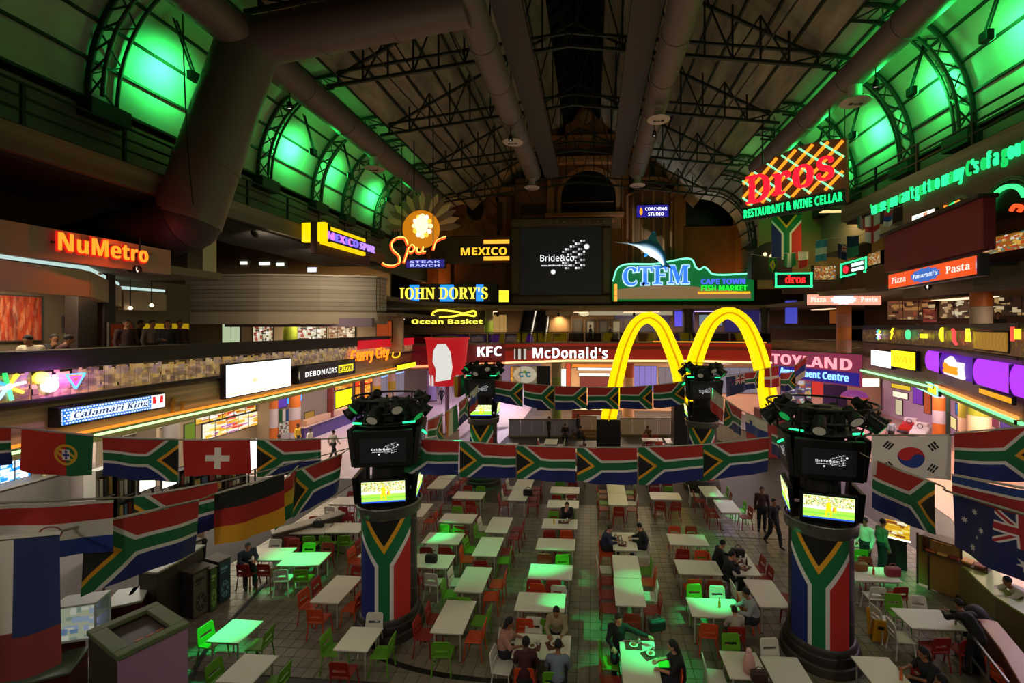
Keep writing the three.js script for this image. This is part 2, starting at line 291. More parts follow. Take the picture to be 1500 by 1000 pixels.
// coves: curved panels, each its own piece, between paired arched ribs
const RIBZ = [-1, 2.2, 5.2, 8.6, 11.9, 15.7, 18.5, 22.3, 25.1, 28.9, 31.7, 35.5, 39];
function cove(side) {
  const s = side === 'left' ? -1 : 1, cx = RX + s * 10.05, cy = 14.6, a = 3.5, b = 4.3, at = (t, k = 1) => V(cx + s * a * k * Math.cos(t), cy + b * k * Math.sin(t), 0);
  const host = struct('ceiling', [box(0.3, 2.4, 41, cx + s * 3.7, 13.2, -18.5)], M('#6c6658', 0.9));
  const mP = [0, 1, 2].map((i) => MT(noiseTex(64, ['#a9a892', '#b3b19c', '#9f9e8a'][i], 0.12, [1, 1], 1, 51 + i), 0.6));
  const N = 6;
  for (let i = 0; i < RIBZ.length - 1; i++) for (let k = 0; k < N; k++) {
    const z0 = RIBZ[i] + 0.02, z1 = RIBZ[i + 1] - 0.02, pos = [], idx = [];
    for (let j = 0; j <= 3; j++) { const t = (k + 0.012 + j / 3 * 0.976) / N * Math.PI / 2; for (const [q, z] of [[1, z0], [1, z1], [1.02, z0], [1.02, z1]]) { const p = at(t, q); pos.push(p.x, p.y, -z); } }
    for (let j = 0; j < 3; j++) { const o = j * 4, n = o + 4, Q = (A, B, C, D) => (s < 0 ? idx.push(A, B, C, B, D, C) : idx.push(A, C, B, B, C, D)); Q(o, o + 1, n, n + 1); Q(o + 3, o + 2, n + 3, n + 2); Q(o + 2, o, n + 2, n); Q(o + 1, o + 3, n + 1, n + 3); }
    const g = new THREE.BufferGeometry(); g.setAttribute('position', new THREE.Float32BufferAttribute(pos, 3)); g.setIndex(idx); g.computeVertexNormals(); part('ceiling_panel', g, mP[(i + k) % 3], host);
  }
  for (let k = 0; k <= N; k++) { const p = at(k / N * Math.PI / 2, 0.985); part('purlin', box(0.08, 0.08, 40, p.x, p.y, -19), mTruss, host); }
  // paired ribs
  RIBZ.slice(1, -1).forEach((z, i) => {
    const g = part('arched_rib', box(0.5, 0.5, 1.1, cx + s * a * 0.95, cy - 0.3, -0.4), mTruss, host); void i; g.position.set(0, 0, -z);
    for (const [dz, q] of [[0, 0.97], [-0.8, 0.97]]) for (const qq of [q, 0.84]) { const pts = []; for (let j = 0; j <= 10; j++) { const p = at(j / 10 * Math.PI / 2, qq); pts.push(V(p.x, p.y, dz)); } if (dz === 0 || qq > 0.9) part('chord', tube(pts, dz === 0 && qq > 0.9 ? 0.08 : 0.055, 14, 5), mTruss, g); }
    for (let j = 0; j < 10; j++) { const p = at(j / 10 * Math.PI / 2, 0.97), q = at((j + 1) / 10 * Math.PI / 2, 0.84); part('brace', beam(V(p.x, p.y, 0), V(q.x, q.y, 0), 0.04, 0.04), mTruss, g); const q2 = at((j + 1) / 10 * Math.PI / 2, 0.97); part('brace', beam(j % 2 ? V(p.x, p.y, 0) : V(p.x, p.y, -0.8), j % 2 ? V(q2.x, q2.y, -0.8) : V(q2.x, q2.y, 0), 0.04, 0.04), mTruss, g); }
  });
}
// green floodlights washing the coves
function flood(side, z, cd, label, up) {
  const s = side === 'left' ? -1 : 1, cx = RX + s * 10.05, t = 0.42, x = cx + s * 3.5 * Math.cos(t) - s * 1.0, y = 14.6 + 4.3 * Math.sin(t) - 0.1;
  const g = thing('floodlight', label, 'floodlight', [x, y, -z]);
  part('housing', rbox(0.22, 0.3, 0.3, 0.03, -s * 0.14, 0, 0), mBlackMetal, g);
  part('lens', box(0.03, 0.22, 0.22, 0, 0, 0), E('#3cff70', 2.5), g);
  part('arm', [beam(V(-s * 0.2, 0.1, 0), V(-s * 0.05, 1.5, 0.5), 0.04, 0.04), beam(V(-s * 0.2, 0.1, 0.12), V(-s * 0.05, 1.5, 0.62), 0.04, 0.04)], mBlackMetal, g);
  const pl = new THREE.PointLight(new THREE.Color(0.02, 1, 0.14), cd * (side === 'left' ? 0.1 : 0.16), 0, 2); pl.name = 'floodlight_fill'; pl.position.set(x - s * 1.1, y + 0.5, -z); pl.castShadow = true; pl.shadow.radius = 10; scene.add(pl);  // point light added beside the lamp to spread green over the roof
  spot([x + s * 0.06, y, -z], [x + s * 2, y + 0.3, -z], new THREE.Color(0.035, 1, 0.2), cd, 1.32, 1, 6, 'floodlight_lamp');
}
const ORD = ['first', 'second', 'third', 'fourth', 'fifth', 'sixth', 'seventh', 'eighth', 'ninth', 'tenth', 'eleventh', 'twelfth', 'thirteenth'];
cove('left'); cove('right');
[[13.9, 12], [20.3, 11], [23.6, 7], [28.2, 8], [8, 1.2]].forEach(([z, cd], i) => flood('left', z, cd * 4.2, `green floodlight washing the left cove, ${ORD[i]} ${i === 4 ? 'and dimmest, nearest the camera' : 'of the bright ones from the camera'}`));
[[10, 11], [13.6, 9], [16.6, 10], [20.2, 9], [23.4, 9], [28, 8]].forEach(([z, cd], i) => flood('right', z, cd * 4.2, `green floodlight washing the right cove, ${ORD[i]} from the camera`));

// roof trusses
[9.5, 14, 18.6, 23.5, 29.5, 36].forEach((z, n) => {
  const g = thing('roof_truss', `dark green steel roof truss spanning the hall, ${ORD[n]} from the camera`, 'truss', [RX, 0, -z]);
  const yb = (x) => 18.35 + (1 - Math.abs(x) / 10.4) * 1.3, yt = (x) => Math.min(EAVE + (HW - Math.abs(x)) / HW * (RIDGE - EAVE) - 0.3, yb(x) + 1.1 + (10 - Math.abs(x)) * 0.32);
  for (const s of [-1, 1]) {
    part('chord', beam(V(s * 10.4, yb(10.4), 0), V(0, yb(0), 0), 0.12, 0.12), mTruss, g);
    part('chord', beam(V(s * 10.4, yb(10.4) + 0.55, 0), V(0, yb(0) + 0.55, 0), 0.1, 0.1), mTruss, g);
    part('chord', beam(V(s * 9.9, yt(9.9), 0), V(0, yt(0), 0), 0.11, 0.11), mTruss, g);
    for (let k = 0; k < 9; k++) { const x0 = s * (9.9 - k * 1.1), x1 = s * (9.9 - (k + 1) * 1.1); part('web', beam(V(x0, yb(x0), 0), V(x0, yt(x0), 0), 0.07, 0.07), mTruss, g); part('web', beam(V(x0, k % 2 ? yb(x0) : yt(x0), 0), V(x1, k % 2 ? yt(x1) : yb(x1), 0), 0.06, 0.06), mTruss, g); }
    for (const k of [2, 5]) part('web', beam(V(s * (9.9 - k * 1.1), yb(9.9 - k * 1.1), 0), V(s * (9.9 - k * 1.1), yb(9.9 - k * 1.1) + 0.3, -4.5), 0.05, 0.05), mTruss, g);
  }
});
// air ducts with round ceiling diffusers
const mDuct = M('#6a5850', 0.55, 0.1), mDisc = M('#b09a90', 0.6);
function duct(pts, r, label, discs = [], catwalk = 0) {
  const g = thing('air_duct', label, 'air duct', [pts[0].x, pts[0].y, pts[0].z]), o = pts[0], q = pts.map((p) => p.clone().sub(o));
  for (let i = 0; i < q.length - 1; i++) { const L = q[i].distanceTo(q[i + 1]), n = Math.max(1, Math.round(L / 3)); for (let k = 0; k < n; k++) part('duct_section', bar(q[i].clone().lerp(q[i + 1], k / n), q[i].clone().lerp(q[i + 1], (k + 1) / n), r, r, 20), mDuct, g);
    for (let k = 1; k < n; k++) { const c = q[i].clone().lerp(q[i + 1], k / n), d = q[i + 1].clone().sub(q[i]).normalize().multiplyScalar(0.05); part('joint_ring', bar(c.clone().sub(d), c.clone().add(d), r * 1.04, r * 1.04, 20), mDuct, g); } }
  const last = q[q.length - 1];
  for (const z of discs) { const h = part('diffuser', lathe([[0, -0.02], [0.12, -0.02], [0.14, 0.0], [0.5, 0.05], [0.52, 0.09], [0.3, 0.14], [0.22, 0.2], [0.22, 0.7]], 20), mDisc, g, 'pale round ceiling diffuser'); h.position.set(0, -r - 0.62, -(z + o.z)); part('vent_slots', [0, 1, 2].map((k) => box(0.13, 0.02, 0.1, (k - 1) * 0.17, -0.02, 0.02)), mBlack, h); }
  if (catwalk) { part('catwalk', box(1.0, 0.12, 32, catwalk, 0.3, -14), M('#3c322d', 0.7), g); part('catwalk_edge', [box(0.05, 0.3, 32, catwalk - 0.5, 0.4, -14), box(0.05, 0.3, 32, catwalk + 0.5, 0.4, -14)], M('#4a4038', 0.6), g); }
}
duct([V(-11.2, 17.3, -2), V(-11.2, 17.3, -31.5)], 0.55, 'long outer air duct below the left green cove', [14, 22.5, 30.5].map((z) => z));
duct([V(-4, 18.5, -2), V(-4, 18.5, -30.5)], 0.55, 'long inner air duct left of the ridge with catwalk', [22.6, 30], 1.15);
duct([V(3.0, 18.5, -2), V(3.0, 18.5, -30.5)], 0.55, 'long inner air duct right of the ridge with catwalk', [20.6, 30], -1.15);
duct([V(9.6, 17.3, -2), V(9.6, 17.3, -27)], 0.5, 'long outer air duct below the right green cove', [17.2, 26.2]);
{ const g = thing('air_duct', 'huge slanting air duct rising from the left wall to the outer duct', 'air duct', [-12.2, 11.2, -12.8]);
  const a = V(0, 0, 0), b = V(1.0, 6.1, -1.2), c = V(8.2, 7.1, -1.2);
  part('duct_section', bar(V(-3.4, -0.9, 0.2), a, 0.8, 0.85, 24), M('#241a17', 0.6), g); part('elbow', new THREE.SphereGeometry(0.83, 20, 12), M('#3a2b26', 0.6), g);
  part('duct_section', bar(a, a.clone().lerp(b, 0.3), 0.85, 0.85, 24), mDuct, g); part('duct_section', bar(a.clone().lerp(b, 0.3), b, 0.85, 0.85, 24), mDuct, g);
  part('joint_ring', bar(a.clone().lerp(b, 0.29), a.clone().lerp(b, 0.31), 0.88, 0.88, 24), mDuct, g);
  const n = part('elbow', new THREE.SphereGeometry(0.86, 24, 14), mDuct, g); n.position.copy(b);
  for (let k = 0; k < 3; k++) part('duct_section', bar(b.clone().lerp(c, k / 3), b.clone().lerp(c, (k + 1) / 3), 0.7, 0.7, 24), mDuct, g);
  for (const k of [1, 2]) part('joint_ring', bar(b.clone().lerp(c, k / 3 - 0.006), b.clone().lerp(c, k / 3 + 0.006), 0.725, 0.725, 24), mDuct, g); }
{ const g = thing('hanging_cable', 'thin black cable hanging in front of the slanting duct', 'cable', [0, 0, 0]); part('cable', tube([P(266, -40, 12), P(270, 110, 12), P(276, 230, 12), P(283, 300, 12)], 0.018, 16, 5), mBlack, g); }
{ const p = P(708, 60, 14), a = PD(1236, -30, 13), g = thing('hanging_cable', 'thin black cable hanging by the lattice neon sign', 'cable', [0, 0, 0]); part('cable', tube([PD(1236, -30, 19), PD(1236.5, 100, 19), PD(1238, 230, 19)], 0.02, 10, 5), mBlack, g); }
// ---------- flags ----------
function sa(g, w, h) {
  g.fillStyle = '#b3261e'; g.fillRect(0, 0, w, h / 2); g.fillStyle = '#12226e'; g.fillRect(0, h / 2, w, h / 2);
  const y = (c, t) => { g.strokeStyle = c; g.lineWidth = t * h; g.lineJoin = 'miter'; g.beginPath(); g.moveTo(-w * 0.1, -h * 0.13); g.lineTo(w * 0.38, h / 2); g.lineTo(-w * 0.1, h * 1.13); g.stroke(); g.beginPath(); g.moveTo(w * 0.38, h / 2); g.lineTo(w * 1.1, h / 2); g.stroke(); };
  y('#d8d6d0', 0.333); y('#0c6b3c', 0.2);
  const tri = (c, a, x) => { g.fillStyle = c; g.beginPath(); g.moveTo(-1, h * a); g.lineTo(w * x, h / 2); g.lineTo(-1, h * (1 - a)); g.fill(); };
  tri('#e0a21e', 0.12, 0.305); tri('#0c0b0c', 0.21, 0.235);
}
const bandsH = (cs) => (g, w, h) => cs.forEach(([c, a, b]) => { g.fillStyle = c; g.fillRect(0, a * h, w, (b - a) * h + 1); });
const bandsV = (cs) => (g, w, h) => cs.forEach(([c, a, b]) => { g.fillStyle = c; g.fillRect(a * w, 0, (b - a) * w + 1, h); });
function star(g, x, y, r, n = 7) { g.beginPath(); for (let i = 0; i < n * 2; i++) { const a = i * Math.PI / n - Math.PI / 2, q = i % 2 ? r * 0.45 : r; g.lineTo(x + q * Math.cos(a), y + q * Math.sin(a)); } g.fill(); }
function jack(g, x, y, w, h) { g.save(); g.beginPath(); g.rect(x, y, w, h); g.clip(); g.fillStyle = '#14205c'; g.fillRect(x, y, w, h); const l = (c, t, d) => { g.strokeStyle = c; g.lineWidth = t; g.beginPath(); if (d) { g.moveTo(x, y); g.lineTo(x + w, y + h); g.moveTo(x + w, y); g.lineTo(x, y + h); } else { g.moveTo(x + w / 2, y); g.lineTo(x + w / 2, y + h); g.moveTo(x, y + h / 2); g.lineTo(x + w, y + h / 2); } g.stroke(); };
  l('#e8e4e0', h * 0.2, 1); l('#b0202a', h * 0.08, 1); l('#e8e4e0', h * 0.33, 0); l('#b0202a', h * 0.2, 0); g.restore(); }
const FLAG = {
  sa, germany: bandsH([['#100f10', 0, 1 / 3], ['#b01a16', 1 / 3, 2 / 3], ['#e0a012', 2 / 3, 1]]),
  swiss: (g, w, h) => { g.fillStyle = '#c4241c'; g.fillRect(0, 0, w, h); g.fillStyle = '#efe9e0'; g.fillRect(w * 0.46, h * 0.2, w * 0.11, h * 0.62); g.fillRect(w * 0.32, h * 0.42, w * 0.39, h * 0.18); },
  portugal: (g, w, h) => { g.fillStyle = '#0e6b3e'; g.fillRect(0, 0, w, h); g.fillStyle = '#c4281e'; g.fillRect(0, 0, w * 0.6, h); g.strokeStyle = '#dcb02c'; g.lineWidth = h * 0.06; g.beginPath(); g.arc(w * 0.6, h / 2, h * 0.22, 0, 7); g.stroke(); g.beginPath(); g.ellipse(w * 0.6, h / 2, h * 0.22, h * 0.07, 0.5, 0, 7); g.stroke(); g.fillStyle = '#e8e4e0'; g.fillRect(w * 0.545, h * 0.38, w * 0.11, h * 0.24); g.fillStyle = '#2c3c9c'; for (const [a, b] of [[0.6, 0.43], [0.6, 0.5], [0.6, 0.57], [0.57, 0.5], [0.63, 0.5]]) g.fillRect(w * a - 4, h * b - 5, 8, 10); },
  ghana: bandsH([['#b8281c', 0, 1 / 3], ['#dca81c', 1 / 3, 2 / 3], ['#0c6838', 2 / 3, 1]]),
  paraguay: (g, w, h) => { bandsH([['#b0221c', 0, 1 / 3], ['#d4ccc4', 1 / 3, 2 / 3], ['#16348c', 2 / 3, 1]])(g, w, h); g.strokeStyle = '#8a3a30'; g.lineWidth = 4; g.beginPath(); g.arc(w / 2, h / 2, h * 0.12, 0, 7); g.stroke(); },
  chile: (g, w, h) => { bandsH([['#d4ccc4', 0, 0.66], ['#7c2420', 0.66, 1]])(g, w, h); g.fillStyle = '#14285c'; g.fillRect(w * 0.6, 0, w * 0.4, h * 0.7); },
  korea: (g, w, h) => { g.fillStyle = '#e2dcd2'; g.fillRect(0, 0, w, h); const r = h * 0.25, x = w * 0.5, y = h * 0.5; g.fillStyle = '#c8252c'; g.beginPath(); g.arc(x, y, r, 0, 7); g.fill(); g.save(); g.translate(x, y); g.rotate(0.3); g.fillStyle = '#1c3c8c'; g.beginPath(); g.arc(0, 0, r, 0, Math.PI); g.arc(-r / 2, 0, r / 2, Math.PI, 0, true); g.arc(r / 2, 0, r / 2, Math.PI, 0); g.fill(); g.fillStyle = '#c8252c'; g.beginPath(); g.arc(-r / 2, 0, r / 2, 0, 7); g.fill(); g.fillStyle = '#1c3c8c'; g.beginPath(); g.arc(r / 2, 0, r / 2, 0, 7); g.fill(); g.restore();
    g.fillStyle = '#141414'; const tri = (cx, cy, a, p) => { g.save(); g.translate(cx, cy); g.rotate(a); for (let i = 0; i < 3; i++) { const yy = (i - 1) * h * 0.06 - h * 0.02; if (p[i]) g.fillRect(-w * 0.06, yy, w * 0.12, h * 0.04); else { g.fillRect(-w * 0.06, yy, w * 0.055, h * 0.04); g.fillRect(w * 0.005, yy, w * 0.055, h * 0.04); } } g.restore(); };
    tri(w * 0.22, h * 0.24, -0.98, [1, 1, 1]); tri(w * 0.78, h * 0.24, 0.98, [0, 1, 0]); tri(w * 0.22, h * 0.76, 0.98, [1, 0, 1]); tri(w * 0.78, h * 0.76, -0.98, [0, 0, 0]); },
  australia: (g, w, h) => { g.fillStyle = '#101c5c'; g.fillRect(0, 0, w, h); jack(g, w * 0.5, 0, w * 0.5, h * 0.52); g.fillStyle = '#dcd8d2'; star(g, w * 0.75, h * 0.75, h * 0.13); for (const [a, b, r] of [[0.25, 0.2, 0.07], [0.12, 0.42, 0.07], [0.36, 0.46, 0.07], [0.3, 0.62, 0.04], [0.25, 0.84, 0.08]]) star(g, w * a, h * b, h * r); },
  northstripe: bandsH([['#16408c', 0, 0.2], ['#dcd8d2', 0.2, 0.27], ['#a8202a', 0.27, 0.73], ['#dcd8d2', 0.73, 0.8], ['#16408c', 0.8, 1]]),
  slovenia: (g, w, h) => { bandsH([['#dcd6cc', 0, 1 / 3], ['#1c3c94', 1 / 3, 2 / 3], ['#c0241c', 2 / 3, 1]])(g, w, h); g.fillStyle = '#26348c'; g.fillRect(w * 0.2, h * 0.18, w * 0.13, h * 0.3); },
  ivory: bandsV([['#d8741c', 0, 1 / 3], ['#dcd6c8', 1 / 3, 2 / 3], ['#0e7440', 2 / 3, 1]]),
  cameroon: bandsV([['#d8a41c', 0, 1 / 3], ['#c0281c', 1 / 3, 2 / 3], ['#0e6c3c', 2 / 3, 1]]),
  denmark: (g, w, h) => { g.fillStyle = '#c0221e'; g.fillRect(0, 0, w, h); g.fillStyle = '#e0dad0'; g.fillRect(w * 0.33, 0, w * 0.11, h); g.fillRect(0, h * 0.43, w, h * 0.15); },
  honduras: bandsH([['#1c4c9c', 0, 0.5], ['#d8d0c0', 0.5, 1]]),
  newzealand: (g, w, h) => { g.fillStyle = '#1a2a5c'; g.fillRect(0, 0, w, h); jack(g, w * 0.5, 0, w * 0.5, h * 0.5); g.fillStyle = '#c83a3c'; for (const [a, b] of [[0.25, 0.2], [0.12, 0.42], [0.36, 0.4], [0.25, 0.75]]) star(g, w * a, h * b, h * 0.06); },
  serbia: bandsH([['#c0242c', 0, 1 / 3], ['#2c3ca0', 1 / 3, 2 / 3], ['#dccccc', 2 / 3, 1]]),
  chilered: bandsH([['#d8d0c8', 0, 0.5], ['#c0201c', 0.5, 1]]),
  england: (g, w, h) => { g.fillStyle = '#dcd4ca'; g.fillRect(0, 0, w, h); g.fillStyle = '#c0281e'; g.fillRect(w * 0.42, 0, w * 0.16, h); g.fillRect(0, h * 0.4, w, h * 0.2); },
  brazil: (g, w, h) => { g.fillStyle = '#1a7a2c'; g.fillRect(0, 0, w, h); g.fillStyle = '#d8c01c'; g.beginPath(); g.moveTo(w / 2, h * 0.1); g.lineTo(w * 0.92, h / 2); g.lineTo(w / 2, h * 0.9); g.lineTo(w * 0.08, h / 2); g.fill(); g.fillStyle = '#1c2c7c'; g.beginPath(); g.arc(w / 2, h / 2, h * 0.2, 0, 7); g.fill(); },
  argentina: bandsH([['#4c94bc', 0, 1 / 3], ['#dcd8d0', 1 / 3, 2 / 3], ['#4c94bc', 2 / 3, 1]]),
  nigeria: bandsV([['#1a8050', 0, 1 / 3], ['#d4e0d4', 1 / 3, 2 / 3], ['#1a8050', 2 / 3, 1]]),
  blue: bandsH([['#1a4c64', 0, 0.5], ['#3ca070', 0.5, 1]]), italy: bandsV([['#1a7a4c', 0, 1 / 3], ['#d8d4cc', 1 / 3, 2 / 3], ['#b83028', 2 / 3, 1]]),
};
const flagMats = new Map();
function flagMat(k) { if (!flagMats.has(k)) { const t = canvasTex(256, 170, FLAG[k]); flagMats.set(k, new THREE.MeshPhysicalMaterial({ map: t, roughness: 0.9, side: THREE.DoubleSide, transmission: 0.25, thickness: 0 })); } return flagMats.get(k); }
let flagN = 0;
// a flag hung by its top edge between two points, drop h; flip mirrors the print
function flag(kind, a, b, drop, label, o = {}) {
  const g = thing('flag', label, 'flag', [a.x, a.y, a.z], 0, o.group), nx = 14, ny = 8, pos = [], uv = [], idx = [], d = b.clone().sub(a), L = d.length(), n = V(-d.z, 0, d.x).normalize(), ph = flagN++ * 1.7;
  const skew = o.skew ?? 0;
  for (const side of [0, 1]) for (let j = 0; j <= ny; j++) for (let i = 0; i <= nx; i++) {
    const u = i / nx, v = j / ny, w = (Math.sin(u * 7 + ph + v * 1.3) * 0.045 + Math.sin(u * 13 + ph * 2) * 0.02) * (0.3 + v) + side * 0.004, dd = drop * (1 + (o.sag ?? 0.06) * Math.sin(u * Math.PI * 1.2 + ph));
    pos.push(d.x * u + n.x * w + d.x / L * skew * v, d.y * u - dd * v - 0.03 * Math.sin(u * Math.PI) , d.z * u + n.z * w + d.z / L * skew * v); uv.push(o.flip ? 1 - u : u, 1 - v);
  }
  const S = (nx + 1) * (ny + 1);
  for (let s = 0; s < 2; s++) for (let j = 0; j < ny; j++) for (let i = 0; i < nx; i++) { const q = s * S + j * (nx + 1) + i, r = q + nx + 1; s ? idx.push(q, q + 1, r, q + 1, r + 1, r) : idx.push(q, r, q + 1, q + 1, r, r + 1); }
  const geo = new THREE.BufferGeometry(); geo.setAttribute('position', new THREE.Float32BufferAttribute(pos, 3)); geo.setAttribute('uv', new THREE.Float32BufferAttribute(uv, 2)); geo.setIndex(idx); geo.computeVertexNormals();
  part('cloth', geo, flagMat(kind), g);
  part('hem', beam(V(0, 0, 0), d.clone(), 0.018, 0.03), M('#b8b4a8', 0.8), g);
  return g;
}
function line(pts, label) { const g = thing('flag_string', label, 'string', [pts[0].x, pts[0].y, pts[0].z]); part('cord', tube(pts.map((p) => p.clone().sub(pts[0])), 0.014, pts.length * 6, 4), M('#8a8578', 0.8), g); }

// ---------- flag pillars with their media towers ----------
const tBan = canvasTex(256, 384, (g, w, h) => { g.save(); g.translate(w, 0); g.rotate(Math.PI / 2); sa(g, h, w); g.restore(); });
const mBan = MT(tBan, 0.85), tPat = canvasTex(256, 256, (g, w, h) => { g.fillStyle = '#161212'; g.fillRect(0, 0, w, h); g.strokeStyle = '#4a3a34'; g.lineWidth = 3; for (let i = 0; i < 14; i++) { g.beginPath(); g.moveTo(20 + (i % 3) * 80, 10 + i * 17); g.bezierCurveTo(60 + (i % 3) * 80, i * 17, 20 + (i % 3) * 70, 30 + i * 17, 80 + (i % 3) * 70, 14 + i * 17); g.stroke(); } });
const mDrum = MT(tPat, 0.5);
const tMatch = canvasTex(256, 128, (g, w, h) => {                    // the football match on the screens
  g.fillStyle = '#c8d8a0'; g.fillRect(0, 0, w, h); let s = 3; const r = () => (s = (s * 16807) % 2147483647) / 2147483647;
  for (let i = 0; i < 500; i++) { g.fillStyle = ['#e8e4c0', '#6a8a3a', '#d8c83c', '#f4f4e8', '#8a9a5a', '#b06a3a'][Math.floor(r() * 6)]; g.fillRect(r() * w, r() * h * 0.5, 6, 5); }
  g.fillStyle = '#e8f0f4'; g.fillRect(0, h * 0.46, w, h * 0.12); g.fillStyle = '#9cd84a'; g.fillRect(0, h * 0.58, w, h * 0.42); g.fillStyle = '#7cc43c'; g.fillRect(0, h * 0.72, w, h * 0.08); g.fillStyle = '#2c54c0'; g.fillRect(0, h * 0.93, w, h * 0.07);
  g.fillStyle = '#f4c414'; g.beginPath(); g.ellipse(w * 0.5, h * 0.35, 12, 14, 0, 0, 7); g.fill(); g.fillRect(w * 0.45, h * 0.42, 26, 34); g.fillRect(w * 0.43, h * 0.66, 12, 26); g.fillRect(w * 0.53, h * 0.66, 10, 26); g.fillStyle = '#e8b81c'; g.fillRect(w * 0.6, h * 0.44, 14, 30); g.fillStyle = '#c83c1c'; g.fillRect(w * 0.585, h * 0.48, 5, 20); });
const mMatch = ET(tMatch, 1.7);
const bride = (g, w, h) => { g.fillStyle = '#0b0a0b'; g.fillRect(0, 0, w, h); g.fillStyle = '#f4f6fa'; fitText(g, 'Bride&co.', w * 0.24, h * 0.5, w * 0.46, h * 0.13, '{}px sans-serif'); fitText(g, 'www.brideandco.co.za', w * 0.26, h * 0.575, w * 0.36, h * 0.035, 'bold {}px sans-serif');
  for (let i = 0; i < 9; i++) for (let j = 0; j < 11; j++) { const k = (i * 7 + j * 5) % 9; if (k < 5 && i + j > 3) { g.globalAlpha = 0.25 + k * 0.18; g.fillRect(w * (0.52 + i * 0.032), h * (0.19 + j * 0.04), w * 0.024, h * 0.03); } } g.globalAlpha = 1;
  for (const [x, y, r] of [[0.82, 0.29, 0.05], [0.41, 0.66, 0.045]]) { const q = g.createRadialGradient(w * x, h * y, 0, w * x, h * y, h * r); q.addColorStop(0, '#ffffff'); q.addColorStop(0.6, '#f0f0f4'); q.addColorStop(1, '#0b0a0b'); g.fillStyle = q; g.fillRect(w * (x - r), h * (y - r), w * r * 2, h * r * 2); } };
const tBride = canvasTex(256, 144, bride), mBride = ET(tBride, 1.3);
const mBlackScreen = M('#0b0b0c', 0.2);
const mGreenLed = E('#25ff8c', 2.5);
function curved(r, h, a0, a1, n = 20, th = 0.02) {                    // an upright curved sheet with uv
  const pos = [], uv = [], idx = []; for (let k = 0; k < 2; k++) for (let i = 0; i <= n; i++) for (const y of [0, h]) { const a = a0 + (a1 - a0) * i / n, R = r + (k ? 0 : th); pos.push(R * Math.sin(a), y, R * Math.cos(a)); uv.push(i / n, y / h); }
  const S = (n + 1) * 2; for (let i = 0; i < n; i++) { const q = i * 2; idx.push(q, q + 2, q + 1, q + 1, q + 2, q + 3); const p = S + q; idx.push(p, p + 1, p + 2, p + 1, p + 3, p + 2); }
  const g = new THREE.BufferGeometry(); g.setAttribute('position', new THREE.Float32BufferAttribute(pos, 3)); g.setAttribute('uv', new THREE.Float32BufferAttribute(uv, 2)); g.setIndex(idx); g.computeVertexNormals(); return g;
}
function pillar(x, z, turn, where) {
  const g = thing('flag_pillar', `round dark pillar wrapped in a hanging flag, ${where}`, 'pillar', [x, 0, z], turn);
  part('base', lathe([[0.9, 0], [0.9, 0.2], [0.88, 0.24], [0.8, 0.24]], 36), M('#3a302a', 0.5), g);
  part('base_step', lathe([[0.84, 0.24], [0.83, 0.4], [0.78, 0.43]], 36), M('#241d1a', 0.5), g); part('base_step', lathe([[0.78, 0.43], [0.77, 0.56], [0.7, 0.6]], 36), M('#2e2521', 0.5), g);
  part('drum', new THREE.CylinderGeometry(0.7, 0.71, 3.1, 36).translate(0, 1.57, 0), mDrum, g);
  part('flag_banner', curved(0.715, 2.72, -1.05, 0.85).translate(0, 0.38, 0), mBan, g, 'long vertical flag with black and gold point at the top');
  part('top_cap', new THREE.CylinderGeometry(0.72, 0.72, 0.05, 36).translate(0, 3.09, 0), M('#2a2825', 0.4), g);
  return g;
}
function rim(g) {
  part('glass_rim', lathe([[0.7, 0], [0.8, 0.01], [0.82, 0.26], [0.8, 0.28], [0.79, 0.03], [0.0, 0.02]], 36), M('#5a5a52', 0.25, 0.4), g);
  part('rim_tube', new THREE.TorusGeometry(0.82, 0.025, 6, 36).rotateX(Math.PI / 2).translate(0, 0.29, 0), mSteel, g);
}
